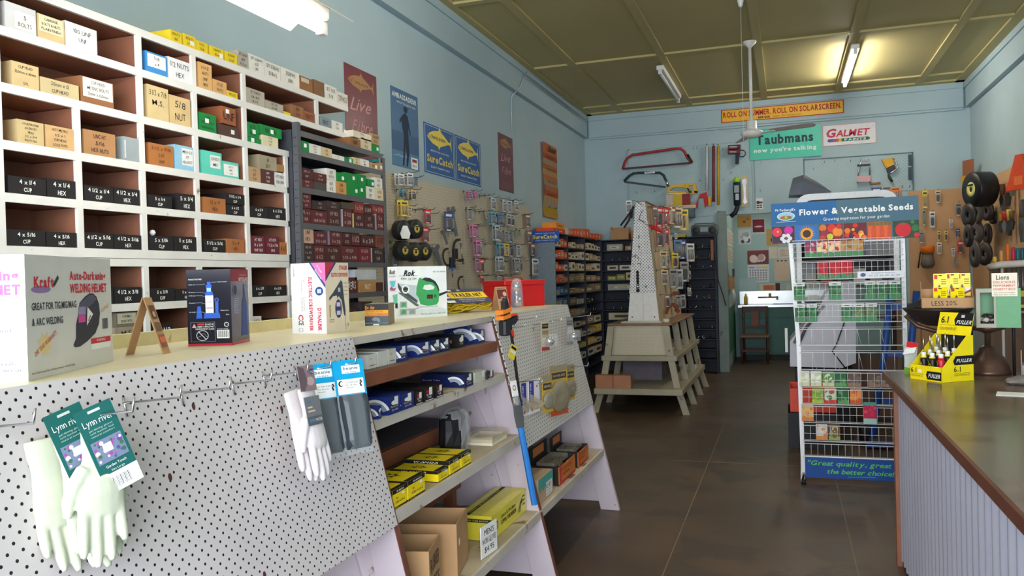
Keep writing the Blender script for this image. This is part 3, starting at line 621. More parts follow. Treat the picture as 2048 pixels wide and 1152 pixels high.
# ---- gloves
def glove_mesh(name, mt, parent, loc, rot, s=1., cuff=None, droop=0., squash=.5, curl=0.):
    """glove hanging by its cuff: fingers down, broad side facing local -Y"""
    mb = MB()
    def loft(sts):
        rs = []
        for x, z, rx, ry, yy in sts: rs.append([(x+.86*rx*math.cos(2*PI*j/14), yy+ry*math.sin(2*PI*j/14), z) for j in range(14)])
        mb.rings([[tuple(c*s for c in p) for p in r] for r in rs], mt, smooth=True)
    loft([(0, 0, .046, .012, 0), (0, -.03, .045, .012, 0), (0, -.06, .042, .013, 0), (.0, -.09, .045, .016, 0), (0, -.13, .052, .018, 0), (0, -.16, .052, .017, 0), (0, -.175, .046, .014, 0)])
    for x, top, ln, sp, r in ((-.033, -.15, .078, -.006, .0105), (-.012, -.165, .097, -.002, .0112), (.010, -.168, .103, .002, .0115), (.032, -.16, .092, .006, .0112)):
        n = 6; mb.tube([tuple(c*s for c in (x+sp*(i/n), -.012*curl*(i/n)**2, top-ln*i/n)) for i in range(n+1)], [r*s*(1.05 if i < 4 else (1.0 if i == 4 else (.9 if i == 5 else .5))) for i in range(n+1)], mt, 10)
    mb.tube([tuple(c*s for c in p) for p in ((.030, 0, -.085), (.048, -.004, -.115), (.056, -.010, -.145), (.057, -.014, -.175))], [.016*s, .015*s, .0135*s, .008*s], mt, 10)
    o = mb.build(name, parent, loc, rot)
    rm = o.modifiers.new('skin', 'REMESH'); rm.mode = 'VOXEL'; rm.voxel_size = .0032; rm.use_smooth_shade = True
    sm = o.modifiers.new('soft', 'SMOOTH'); sm.factor = .6; sm.iterations = 5
    return o
def hang_card(mb, w, h, fr_mat, notch=True): mb.box(-w/2, w/2, 0, .0012, -h, 0, fr_mat)
GLV = M('pale_green_glove_hide', (196, 201, 181), .85, var=.06, scale=18, bump=.2)
CARDG = C(22, 96, 92)
def green_card(parent, loc, rot):
    mb = MB(); w, h = .072, .165; f = Frame((0, 0, 0)); m_ = MB()
    mb.box(-w/2, w/2, 0, .0012, -h, 0, CARDG); mb.rect(-w/2, w/2, -h, -h+.036, f, PW)
    mb.rect(-.012, .012, -.012, -.007, f, C(200, 205, 200))
    mb.text('Lynn river', 0, -.034, .013, f, PW, w=.058, align='c', bold=.0)
    for k in range(3): mb.text(['gardening gloves', 'soft leather feel', 'natural comfort'][k], 0, -.044-.006*k, .0034, f, C(190, 215, 208), w=.046, align='c')
    mb.rect(-.03, .03, -.108, -.064, f, C(120, 130, 160), .0007)
    rr = random.Random(5)
    for k in range(26): mb.disc(rr.uniform(-.026, .026), rr.uniform(-.104, -.068), rr.uniform(.002, .005), f, [C(170, 70, 160), C(90, 80, 150), C(230, 225, 235), C(60, 110, 80)][k % 4], .0008+.0001*(k % 4), n=8)
    mb.rect(-.012, .006, -.09, -.074, f, C(220, 222, 226), .0013)
    mb.text('Garden Touch', 0, -.118, .005, f, PW, w=.04, align='c', bold=.01); mb.text('Size Large', 0, -.126, .004, f, PW, w=.026, align='c')
    for k in range(14): mb.rect(-.018+k*.0025, -.018+k*.0025+(.0008 if k % 3 else .0015), -.158, -.138, f, INK)
    o = mb.build('header_card', parent, loc, rot); o['label'] = 'dark green printed card'
    return o
hb, hd = hook_pts[1]
for i, (off, label) in enumerate(((.04, 'pair of pale green hide gloves nearer the panel, behind another pair'), (.078, 'front pair of pale green hide gloves with a dark green card'))):
    p = hb+hd*off; t = thing('work_gloves', label, 'gloves', p, (-.235, 0, FACE_X-.3-.05*i), 'pale green garden gloves on a hook')
    dy = -.028 if i == 0 else 0.
    glove_mesh('glove', GLV, t, (-.012+dy, .012, -.032), (0, math.radians(-3), 0), .93, curl=1); glove_mesh('glove', GLV, t, (.022+dy, -.022, -.022), (0, math.radians(-7), PI if i else 0), .95, curl=-1 if i else 1)
    green_card(t, (.0+dy, -.046, .012), (math.radians(4), math.radians(-17), 0))
hb, hd = hook_pts[5]
t = thing('work_gloves', 'white knitted gloves with grey header card hanging beside the blue-topped packs', 'gloves', hb+hd*.10, (-.2, 0, FACE_X-.02))
WGL = M('white_grey_knit', (222, 214, 216), .8, var=.06, scale=30)
glove_mesh('glove', WGL, t, (-.01, .012, -.045), (0, math.radians(-4), 0), .92); glove_mesh('glove', WGL, t, (.012, -.016, -.045), (0, math.radians(2), PI), .92)
mb = MB(); mb.box(-.036, .036, 0, .0015, -.055, .012, C(150, 128, 132)); f = FR0
mb.poly([(-.036, -.05), (-.02, -.055), (.0, -.03), (-.01, .005), (-.036, .012)], f, C(110, 90, 98)); mb.disc(.012, -.03, .018, f, C(196, 170, 172), rb=.012); mb.rect(.016, .032, -.012, .002, f, C(50, 70, 140), .0009); mb.text('H2', .019, -.010, .008, f, PW, off=.0012)
o = mb.build('header_card', t, (0, -.036, .0), (0, .05, 0)); o['label'] = 'brown photo header card'
mb = MB(); mb.box(-.034, .034, 0, .0015, -.075, 0, C(122, 124, 130)); mb.rect(-.034, .034, -.075, -.052, f, C(96, 98, 104)); mb.text('PRO', -.026, -.018, .008, f, C(60, 130, 200), w=.02); mb.text('BEAMER', -.026, -.066, .008, f, C(90, 170, 230), w=.026); mb.text('MASTER', .002, -.066, .008, f, PW, w=.028)
for k in range(2): mb.rect(-.026, -.004+.01*k, -.03-.01*k, -.026-.01*k, f, C(230, 200, 170))
o = mb.build('backing_card', t, (0, -.037, -.07), (0, .03, 0)); o['label'] = 'grey backing card'
TEALC = C(0, 158, 210)
FILM = plastic_film('clear_bag', (205, 215, 222), .15, .2)
for i, hi in enumerate((6, 7)):
    hb, hd = hook_pts[hi]
    t = thing('sleeve_pack', ['nearer blue-topped pack of black sleeves hanging on the panel edge', 'farther blue-topped pack of black sleeves overlapping the shelves'][i], 'packet', hb+hd*(.085+.055*i), (-.2, 0, FACE_X-.5), 'blue-topped sleeve packs')
    mb = MB(); mb.box(-.062, .062, 0, .0015, -.115, .014, TEALC); mb.rect(-.012, .012, -.004, .0005, FR0, PW)
    mb.rect(-.03, .045, -.035, -.006, FR0, PW, .0007); mb.text('beanie', .007, -.022, .012, FR0, C(60, 90, 110), w=.06, align='c', bold=.02); mb.text('co max', .007, -.033, .006, FR0, C(0, 120, 170), w=.045, align='c', bold=.02)
    mb.rect(-.054, .054, -.108, -.055, FR0, PW, .0007); mb.disc(-.04, -.07, .01, FR0, INK, .0011); mb.disc(-.037, -.07, .007, FR0, PW, .0014)
    for k, (s_, ww) in enumerate((('UV ARM SLEEVE', .06), ('Fits all sizes', .045), ('One pair', .03))): mb.text(s_, -.02, -.07-.009*k, .0052, FR0, INK, w=ww)
    for k in range(9): mb.rect(-.045+k*.0022, -.0445+k*.0022, -.104, -.094, FR0, INK)
    mb.tube([(.04, -.001, -.062), (.044, -.001, -.07), (.038, -.001, -.074), (.042, -.001, -.085)], .003, INK, 5)
    o = mb.build('header_card', t, (0, 0, 0)); o['label'] = 'bright blue header card'
    mb = MB(); rs = []
    for z, w_, d_ in ((-.112, .055, .006), (-.125, .057, .011), (-.18, .056, .014), (-.24, .052, .014), (-.29, .05, .012), (-.302, .046, .004)):
        rs.append([(-w_, -d_, z), (-w_*.4, -d_*1.35, z), (w_*.1, -d_*.8, z), (w_, -d_, z), (w_, d_, z), (-w_, d_, z)])
    mb.rings(rs, M('black_fleece', (46, 54, 62), .85, var=.05, scale=12)); mb.build('sleeves', t, (0, .002, 0))
    mb = MB(); rs = []
    for z, w_, d_ in ((-.11, .061, .008), (-.14, .062, .018), (-.2, .061, .021), (-.27, .058, .019), (-.32, .056, .004)): rs.append([(-w_, 0, z), (-w_*.5, -d_*1.1, z), (-w_*.1, -d_*.85, z), (w_*.5, -d_, z), (w_, 0, z), (0, d_, z)])
    mb.rings(rs, FILM, smooth=False); o = mb.build('bag', t); o['label'] = 'clear plastic bag'; t.scale = (.8, .8, .8)

# ---- boxes on the stepped shelves
NAVY, NAVYD, BLKC = (28, 48, 120), (22, 34, 84), (30, 26, 28)
def tube_box(x0, x1, yt, z, X, rgb, label, style, group, depth=.14, sticker=(.62, .72), cat='box', ybot=None):
    a, b = on_x(x0, yt, X), on_x(x1, yt, X); y0, y1 = a.y+.0015, b.y-.0015; w, h = y1-y0, a.z-z
    mt = C(*rgb, r=.35); mb = MB(); mb.box(0, w, 0, depth, 0, h, mt); f = FR0; fl = Frame((0, depth, 0), (0, -1, 0))
    if style == 'blue':
        mb.disc(w*.45, h*.62, w*.22, f, PW, rb=h*.12); mb.text('Bicycle tube', w*.5, h*.36, h*.11, f, C(224, 190, 110), w=w*.62, align='c', bold=.01); mb.text('26 x 1.95', w*.5, h*.18, h*.10, f, PW, w=w*.5, align='c')
        # a tyre arc printed on the long side
        for k in range(8):
            t0, t1 = PI*.12+k*.22, PI*.12+(k+1)*.22
            for r0, r1, c_ in ((.5, .75, C(150, 160, 180)), (.77, .95, PW)):
                mb.poly([(depth*.75+h*r*math.cos(t_), h*.0+h*r*math.sin(t_)*.9) for r, t_ in ((r0, t0), (r1, t0), (r1, t1), (r0, t1))], fl, c_)
        mb.text('Bicycle Tube', depth*.03, h*.5, h*.12, fl, C(224, 190, 110), w=depth*.4)
    elif style == 'black':
        mb.text('BICYCLE', w*.5, h*.42, h*.14, f, PW, w=w*.55, align='c'); mb.text('TUBE', w*.5, h*.22, h*.14, f, PW, w=w*.4, align='c'); mb.rect(w*.2, w*.5, h*.62, h*.82, f, C(180, 40, 40))
        mb.rect(w*.1, w*.9, h*.05, h*.1, f, PW)
    elif style == 'yellowtext':
        mb.text('VALVE', w*.5, h*.25, h*.14, f, C(230, 200, 60), w=w*.5, align='c'); mb.disc(w*.5, h*.62, w*.28, f, PW, rb=h*.2)
        mb.text('TUBES', depth*.3, h*.4, h*.22, fl, C(230, 190, 40), w=depth*.5)
    elif style == 'white':
        mb.rect(w*.2, w*.8, h*.2, h*.24, f, INK) if w > .06 else None; mb.text('12', w*.3, h*.6, h*.15, f, INK)
    o = mb.build('tube_carton', loc=(X, y0, z), rot=FACE_X); tag(o, label, cat, group)
    if sticker:
        p = MB(); s = min(w*.16, .014); p.rect(w*sticker[0]-s, w*sticker[0]+s, h*sticker[1]-s, h*sticker[1]+s, f, PW, .0016); q = p.build('price_sticker', o); q['label'] = 'white price sticker'
    return o
T1 = 'on the brown-fronted shelf under the cream worktop'
G1 = 'cartons on the brown-fronted shelf'; z = 1.2005; X = -1.372
tube_box(735, 753, 710, z, X, (222, 220, 214), 'white carton half hidden by the blue-topped packs', 'white', G1, sticker=None)
tube_box(755, 774, 704, z, X, (216, 214, 208), 'middle of three white cartons, near end of the brown-fronted shelf', 'plain', G1, sticker=None)
tube_box(776, 792, 699, z, X, (206, 204, 192), 'third white carton, touching the first blue tube carton', 'white', G1, sticker=None)
tube_box(793.5, 814.5, 693, z, X, NAVY, 'blue bicycle tube carton beside the white cartons', 'blue', G1)
tube_box(838.5, 861.5, 686, z, X, NAVY, 'blue tube carton with a tyre on its exposed side, brown-fronted shelf', 'blue', G1)
tube_box(863, 881, 681, z, X, NAVYD, 'second dark blue tube carton past the exposed tyre print', 'blue', G1); tube_box(883, 899, 677, z, X, NAVYD, 'third dark blue tube carton, next to the black one', 'blue', G1)
tube_box(915, 929, 671, z, X, BLKC, 'black valve tube carton on the brown-fronted shelf', 'yellowtext', G1)
tube_box(934.5, 944.5, 652, z, X-.03, NAVY, 'tall blue carton standing on end under the worktop', 'blue', G1, depth=.12)
tube_box(955.5, 969, 661, z, X, NAVY, 'farthest blue tube carton, in front of the white cartons', 'blue', G1, depth=.09)
tube_box(948, 971, 649, z, X-.12, (206, 212, 214), 'grey-white carton behind the farthest blue tube carton', 'plain', G1, sticker=None, depth=.12)
tube_box(974.5, 982, 644, z, X-.02, (224, 224, 220), 'narrow white carton at the far end of the brown-fronted shelf', 'plain', G1, sticker=None)
G2 = 'cartons on the second stepped shelf'; z = 1.0475; X = -1.285
tube_box(755, 763, 813, z, X, NAVY, 'blue carton at the near end of second stepped shelf', 'blue', G2)
tube_box(776, 801, 795, z, X, NAVY, 'wide blue carton with a tyre printed on its long side, second stepped shelf', 'blue', G2, depth=.2); tube_box(802, 828, 790, z, X, NAVY, 'wide blue carton touching the black cartons, second stepped shelf', 'blue', G2, depth=.2)
tube_box(830, 846, 786, z, X, BLKC, 'first black carton with red print, second stepped shelf', 'black', G2, depth=.2); tube_box(848, 868, 778, z, X, BLKC, 'middle black carton with red print, second stepped shelf', 'black', G2, depth=.22); tube_box(871, 886, 771, z, X, BLKC, 'third black carton with red print, second stepped shelf', 'black', G2, depth=.24)
tube_box(929, 946, 750, z, X, NAVYD, 'long blue carton standing alone on second stepped shelf', 'blue', G2, depth=.2); tube_box(950, 972, 746, z, X-.01, (214, 214, 196), 'cream carton near the far end of second stepped shelf', 'plain', G2, sticker=(.7, .7)); tube_box(974, 987, 745, z, X, (44, 42, 46), 'small black carton at the far end of second stepped shelf', 'black', G2, depth=.08)
# yellow inner-tube cartons
def yellow_carton(x0, x1, yt, X, label, depth=.17, open_=False):
    z = .7525; a, b = on_x(x0, yt, X), on_x(x1, yt, X); y0, y1 = a.y+.002, b.y-.002; w, h = y1-y0, a.z-z
    mb = MB(); Y = C(244, 216, 20, r=.4); K = C(28, 26, 26, r=.4)
    mb.box(0, w, 0, depth, 0, h, Y); f = FR0; fl = Frame((0, depth, 0), (0, -1, 0)); ft = Frame((0, 0, h), (1, 0, 0), (0, 1, 0))
    mb.rect(0, w, h*.78, h, f, K); mb.rect(0, w, 0, h*.09, f, K); mb.rect(0, depth, h*.72, h, fl, K); mb.rect(0, depth, 0, h*.06, fl, K)
    mb.text('WANDA', w*.55, h*.83, h*.1, f, PW, w=w*.5, align='c', bold=.02, shear=.3); mb.text('Size', w*.25, h*.48, h*.12, f, INK, jit=.04); mb.text('4.80/4.00-8', w*.2, h*.25, h*.13, f, INK, w=w*.66, jit=.04); mb.text('INNER TUBE', w*.1, h*.03, h*.04, f, Y, w=w*.3)
    mb.text('WANDA', depth*.5, h*.8, h*.11, fl, PW, w=depth*.5, align='c', bold=.02, shear=.3); mb.text('INNER TUBES', depth*.5, h*.735, h*.05, fl, Y, w=depth*.5, align='c')
    for k, s_ in ((.5, 1), ): # printed splash on the lid
        for q in range(6): mb.poly([(w*.5+w*.22*math.cos(q*1.05+j*.5)*(1 if j % 2 else .45), depth*.5+depth*.2*math.sin(q*1.05+j*.5)*(1 if j % 2 else .45)) for j in range(3)], ft, K, .0006+.0001*q)
    mb.rect(0, w, 0, depth*.10, ft, K); mb.rect(0, w, depth*.92, depth, ft, K)
    o = mb.build('tube_carton', loc=(X, y0, z), rot=FACE_X); tag(o, label, 'box', 'yellow inner tube cartons')
    p = MB(); p.rect(w*.66, w*.84, h*.6, h*.72, f, PW, .0016); q = p.build('price_sticker', o); q['label'] = 'white price sticker'
    return o
yellow_carton(784, 813, 983, -1.235, 'yellow and black tube carton nearest the perforated panel', .18); yellow_carton(815, 850, 964, -1.235, 'second yellow tube carton, before the gap', .2)
yellow_carton(876, 897, 943, -1.235, 'third yellow tube carton, first after the gap', .2); yellow_carton(899, 920, 923, -1.235, 'fourth yellow tube carton, between two others', .2); yellow_carton(922, 942, 910, -1.235, 'farthest yellow tube carton, in front of the bagged black item', .2)
mb = MB(); rr = random.Random(3); rs = []
for z, rx, ry in ((0, .07, .05), (.03, .085, .06), (.09, .08, .055), (.14, .085, .05), (.165, .06, .03)): rs.append([(rx*math.cos(2*PI*j/12)*rr.uniform(.9, 1.08), ry*math.sin(2*PI*j/12)*rr.uniform(.9, 1.08), z) for j in range(12)])
t = thing('bagged_tube', 'black rubber item in a clear plastic bag behind the yellow cartons', 'bag', (-1.405, 3.30, .7535), FACE_X)
mb.rings(rs, C(28, 28, 32, r=.5)); mb.build('black_roll', t)
mb = MB(); mb.rings([[(p[0]*1.14+.02, p[1]*1.15, p[2]*1.06+.001) for p in r] for r in rs], plastic_film('bag_film_bright', (240, 240, 244), .3, .1)); o = mb.build('bag', t); o['label'] = 'clear plastic bag'
mb = MB(); mb.box(-.1, .1, -.07, .07, 0, .012, C(232, 226, 206)); mb.box(-.1, .1, -.07, -.064, .012, .028, C(232, 226, 206)); mb.box(-.1, .1, .064, .07, .012, .028, C(232, 226, 206)); mb.box(-.1, -.094, -.064, .064, .012, .028, C(232, 226, 206)); mb.box(.094, .1, -.064, .064, .012, .028, C(232, 226, 206))
t = mb.build('tray', loc=(-1.33, 3.50, .7535), rot=FACE_X); tag(t, 'shallow cream tray with clear wrapping at the far end of the third shelf', 'tray')
mb = MB(); mb.rings([[(x*1.02, y*1.03, z+ .003*((i+j) % 3)) for i, (x, y) in enumerate([(-.1, -.07), (0, -.072), (.1, -.07), (.103, 0), (.1, .07), (0, .073), (-.1, .07), (-.102, 0)])] for j, z in enumerate((.013, .029, .036))], plastic_film('tray_film', (214, 200, 170), .45, .2)); mb.build('wrapping', t)
# cartons on the lowest shelf
def open_carton(name, label, loc, rot, w, d, h, flap=.07, txt=None, group=None, kraft=None, kin=None):
    km, ki = kraft or KRAFT, kin or KRAFT_IN; t = .004; mb = MB()
    mb.box(-w/2, w/2, -d/2, d/2, 0, t, ki)
    mb.box(-w/2, w/2, -d/2, -d/2+t, t, h, km); mb.box(-w/2, w/2, d/2-t, d/2, t, h, km); mb.box(-w/2, -w/2+t, -d/2+t, d/2-t, t, h, km); mb.box(w/2-t, w/2, -d/2+t, d/2-t, t, h, km)
    f = Frame((-w/2, -d/2, 0))
    if txt: mb.lines(txt.split('|'), w*.12, w*.88, h*.1, h*.9, f, INK_BROWN, jit=.05, bold=.01)
    o = mb.build(name, loc=loc, rot=rot); tag(o, label, 'box', group)
    if flap:
        for fr, L in ((Frame((-w/2, d/2, h)), w), (Frame((-w/2, -d/2, h), (0, 1, 0)), d)):
            q = MB(); q.prism([(0, 0), (L, 0), (L-.012, flap), (.012, flap)], fr, .003, km); q.build('flap', o)
    return o
open_carton('cardboard_carton', 'open brown carton lettered RUBBER TEES on the lowest stepped shelf', (-1.325, 2.565, .3925), FACE_X+.22, .19, .28, .19, .0, 'RUBBER|TEES')
c2 = open_carton('cardboard_carton', 'taller open brown carton behind the sign for gloves, lowest shelf', (-1.335, 2.86, .3925), FACE_X+.2, .22, .27, .20, .0)
p = MB(); p.rect(.03, .055, .11, .135, Frame((-.11, -.135, 0)), PW, .001); q = p.build('price_sticker', c2)
mb = MB(); mb.box(0, .14, 0, .003, 0, .125, PW); mb.lines(["MEN'S", 'WORK GLOVES', '$4.95'], .01, .13, .012, .115, FR0, INK, jit=.06, bold=.0)
tag(mb.build('sign_card', loc=(-1.165, 2.985, .3925), rot=FACE_X-.12), 'white handwritten card reading MENS WORK GLOVES leaning on a brown carton', 'sign')
mb = MB(); w, d, h = .475, .15, .105; YB2 = C(232, 218, 70, r=.3); mb.box(0, w, 0, d, 0, h, YB2); f = FR0; ft = Frame((0, 0, h), (1, 0, 0), (0, 1, 0))
mb.rect(.0, w, d*.68, d*.8, ft, INK); mb.text('COPPER TUBE BENDER 10, 14 & 16mm', w*.06, d*.72, d*.06, ft, YB2, w=w*.8, bold=.02)
mb.text('3 piece 10, 14 & 16mm', w*.24, h*.62, h*.15, f, INK, w=w*.42, bold=.03); mb.text('COPPER TUBE BENDER', w*.24, h*.36, h*.17, f, INK, w=w*.44, bold=.05); mb.disc(w*.13, h*.5, h*.17, f, C(140, 30, 40)); mb.disc(w*.13, h*.5, h*.11, f, YB2, .0009); mb.text('S', w*.12, h*.42, h*.16, f, C(60, 40, 90), off=.0013)
for k in range(3):
    mb.line([(w*(.74+.03*k), h*.2), (w*(.80+.02*k), h*.55), (w*(.88), h*(.75-.1*k))], .006, f, C(70, 70, 60)); mb.rect(w*.88, w*.95, h*(.74-.18*k), h*(.80-.18*k), f, INK)
fe = Frame((0, d, 0), (0, -1, 0)); mb.rect(.0, d, h*.72, h*.86, fe, INK); mb.text('COPPER TUBE BENDER', d*.1, h*.76, h*.06, fe, YB2, w=d*.8)
tag(mb.build('tube_bender_carton', loc=(-1.20, 3.205, .3925), rot=FACE_X), 'long yellow carton for a three piece copper tube bender, lowest shelf', 'box')
def print_box(name, label, x0, x1, yt, z, X, depth, rgb, deco, cat='box', group=None):
    a, b = on_x(x0, yt, X), on_x(x1, yt, X); y0, y1 = a.y+.002, b.y-.002; w, h = y1-y0, a.z-z
    mb = MB(); mb.box(0, w, 0, depth, 0, h, C(*rgb)); deco(mb, w, h, FR0)
    return tag(mb.build(name, loc=(X, y0, z), rot=FACE_X), label, cat, group), w, h
def d_teal(mb, w, h, f):
    mb.rect(0, w, h*.55, h, f, C(80, 170, 160)); mb.rect(w*.5, w*.92, h*.08, h*.66, f, PW, .0009)
    for k in range(4): mb.poly([(w*(.1+.2*k), h*.5), (w*(.2+.2*k), h*.62), (w*(.15+.2*k), h*.4)], f, C(60, 150, 142), .001)
    for k in range(4): mb.rect(w*.55, w*.85, h*(.15+.12*k), h*(.18+.12*k), f, C(150, 150, 150), .0013)
print_box('cardboard_carton', 'turquoise and kraft carton below the blue chisel, lowest shelf', 1076, 1106, 962, .3925, -1.165, .2, (196, 166, 140), d_teal)
def parts_tray(x0, x1, yt, label):
    X, z, depth = -1.165, .3925, .17; a, b = on_x(x0, yt, X), on_x(x1, yt, X); w, h = b.y-a.y-.004, a.z-z
    t = thing('parts_carton', label, 'box', (X, a.y+.002, z), FACE_X, 'open orange and black parts cartons')
    O, K = C(206, 120, 52), C(34, 28, 30); mb = MB(); th = .004
    mb.box(0, w, 0, depth, 0, th, K); mb.box(0, w, 0, th, th, h, O); mb.box(0, th, th, depth, th, h*1.05, K); mb.box(w-th, w, th, depth, th, h*1.05, K); mb.box(0, w, depth-th, depth, th, h*1.9, K)
    mb.rect(0, w, 0, h*.14, FR0, C(190, 50, 50)); mb.rect(w*.02, w*.14, 0, h, FR0, C(214, 60, 60), .0008); mb.text('POWER', w*.2, h*.66, h*.2, FR0, C(214, 60, 60), w=w*.55, bold=.04); mb.text('FITTINGS', w*.2, h*.4, h*.12, FR0, INK, w=w*.4)
    fb = Frame((0, depth-th, 0)); mb.rect(w*.2, w*.8, h*1.3, h*1.8, fb, O, .001)
    mb.build('carton', t)
    rr = random.Random(int(x0)); 
    for k in range(5):
        q = MB(); r = rr.uniform(.016, .024); q.lathe([(0, 0), (r, .004), (r*1.1, .02), (r*.7, .045), (0, .05)], [DARK_STEEL, C(40, 36, 34, r=.25), C(90, 72, 40, r=.2)][k % 3], n=12)
        q.build('fitting', t, (w*(.2+.15*k), depth*(.35+.3*(k % 2)), h*.52), (rr.uniform(-.7, .7), rr.uniform(-.7, .7), 0))
    q = MB(); q.rings([[(w*(.1+.8*(i % 2)), depth*(.2+.6*(i//2)), h*(.9+.25*j)) for i in (0, 1, 3, 2)] for j in (0, 1)], plastic_film('pack_film', (200, 190, 170), .3, .1)); o = q.build('wrap', t); o['label'] = 'crumpled clear film'
    return t
parts_tray(1118, 1151, 936, 'open orange and black carton of dark fittings, nearer of two'); parts_tray(1156, 1177, 906, 'open orange and black carton of dark fittings, farther of two')
# ------------------------------------------------------------------ goods standing on the cream worktop
WT = 1.3203
def wbox(name, label, x, y, rot, w, d, h, rgb, cat='box', r=.5, c=0., group=None):
    mb = MB(); mb.box(0, w, 0, d, 0, h, M('card_%d_%d_%d' % rgb, rgb, r, var=.05, scale=12), c); return mb, lambda: tag(mb.build(name, loc=(x, y, WT), rot=math.radians(rot)), label, cat, group)
# welding helmet carton
w, d, h = .412, .3, .255
mb, fin = wbox('welding_helmet_carton', 'large silver-white carton printed with a black welding helmet on the cream worktop', -1.443, 1.232, 113, w, d, h, (214, 212, 208))
mb.box(-.0008, 0, .0, d, 0, h, C(236, 238, 242)); f = FR0
RPR = C(206, 44, 62); DGR = C(56, 56, 66)
mb.text('Auto-Darkening', w*.46, h*.80, h*.075, f, RPR, w=w*.46, bold=.05); mb.text('WELDING HELMET', w*.46, h*.685, h*.08, f, RPR, w=w*.47, bold=.05)
mb.text('Kraft', w*.08, h*.74, h*.085, f, RPR, w=w*.2, bold=.06); mb.disc(w*.15, h*.72, w*.1, f, C(150, 120, 170), .0004, rb=h*.03); mb.poly([(w*.27, h*.76), (w*.33, h*.84), (w*.34, h*.81), (w*.29, h*.74)], f, DGR)
mb.text('GREAT FOR TIG,MIG/MAG', w*.05, h*.555, h*.06, f, DGR, w=w*.48, bold=.03); mb.text('& ARC WELDING', w*.05, h*.43, h*.06, f, DGR, w=w*.32, bold=.03)
hel = [(.50, .20), (.56, .20), (.66, .24), (.76, .30), (.81, .38), (.83, .48), (.82, .57), (.79, .64), (.75, .67), (.70, .675), (.64, .645), (.57, .59), (.555, .50), (.52, .40), (.515, .28), (.48, .22)]
mb.poly([(a*w, b*h) for a, b in hel], f, C(52, 50, 64)); mb.poly([(a*w, b*h) for a, b in [(.62, .42), (.66, .54), (.74, .58), (.79, .62), (.75, .655), (.70, .66), (.64, .63), (.575, .585), (.57, .55)]], f, C(86, 86, 106), .0008)
mb.rect(w*.555, w*.64, h*.485, h*.555, f, C(150, 136, 180), .001); mb.rect(w*.55, w*.635, h*.415, h*.483, f, C(214, 70, 150), .001); mb.poly([(w*.65, h*.38), (w*.665, h*.55), (w*.735, h*.48)], f, PW, .0011); mb.line([(w*.67, h*.42), (w*.70, h*.47)], .004, f, C(120, 40, 50), .0014)
mb.rect(w*.70, w*.965, h*.205, h*.255, f, RPR); mb.text('WARNING', w*.83, h*.22, h*.025, f, PW, w=w*.12, align='c', off=.001); mb.rect(w*.70, w*.965, h*.15, h*.203, f, PW, .0005)
for k in range(12): mb.rect(w*(.86+.0065*k), w*(.86+.0065*k+(.003 if k % 3 else .005)), h*.33, h*.43, f, DGR)
ORP = C(224, 160, 70)
mb.poly([(w*(.17+.085*math.cos(j*PI/8)*(1 if j % 2 else .6)), h*(.27+.11*math.sin(j*PI/8)*(1 if j % 2 else .6))) for j in range(16)], f, C(228, 204, 150), .0004)
mb.text('ONE YEAR WARRANTY', w*.07, h*.18, h*.04, f, C(216, 110, 70), w=w*.25, rot=.42, bold=.03); mb.text('AS/NZ', w*.84, h*.48, h*.04, f, ORP, w=w*.12, rot=.3)
mb.text('Auto Darkening Filter Welding Helmet  AS/NZS 1338.1', w*.03, h*.045, h*.016, f, DGR, w=w*.46)
fe = Frame((-.0009, d, 0), (0, -1, 0)); PK = C(222, 100, 180)
mb.text('Auto-Darkening', d*.96, h*.80, h*.075, fe, PK, w=d*.75, bold=.05, align='r'); mb.text('WELDING HELMET', d*.97, h*.685, h*.08, fe, PK, w=d*.8, bold=.05, align='r')
mb.text('1/25,000 of a second', d*.9, h*.39, h*.03, fe, C(130, 130, 150), w=d*.55, align='r'); mb.text('Impact tested materials,', d*.94, h*.13, h*.03, fe, C(130, 130, 150), w=d*.6, align='r'); mb.text('for excessive wear', d*.97, h*.08, h*.03, fe, C(130, 130, 150), w=d*.5, align='r')
fin()
# small bare card stand (an inverted V)
t = thing('card_stand', 'bent brown card stand forming an inverted V beside the black jack carton', 'card stand', (-1.66, 1.79, WT), math.radians(8))
def tent(t, hgt, spread, wid, mt, front=None):
    th = .003
    for sgn in (-1, 1):
        mb = MB(); a = Vector((sgn*spread, 0, 0)); b = Vector((sgn*.003, 0, hgt)); u = (b-a)
        mb.obox(a+Vector((0, -wid/2, 0)), (-sgn*th, 0, 0), (0, wid, 0), u, mt)
        if front and sgn > 0: front(mb, Frame(a+Vector((.0008, -wid/2, 0)), (0, 1, 0), u), u.length, wid)
        mb.build('card_leaf', t)
def f_small(mb, fr, L, wd):
    for k, (b0, b1, c_) in enumerate(((.62, .86, (110, 70, 56)), (.40, .56, (120, 84, 66)), (.12, .34, (150, 90, 70)), (.2, .3, (220, 110, 70)))): mb.rect(wd*.15, wd*.85, L*b0, L*b1, fr, C(*c_), .0006+.0002*k)
    mb.text('e', wd*.3, L*.66, wd*.5, fr, C(220, 180, 140), bold=.04, off=.0016)
tent(t, .155, .052, .045, KRAFT, f_small); t.rotation_euler = (0, 0, math.radians(18))
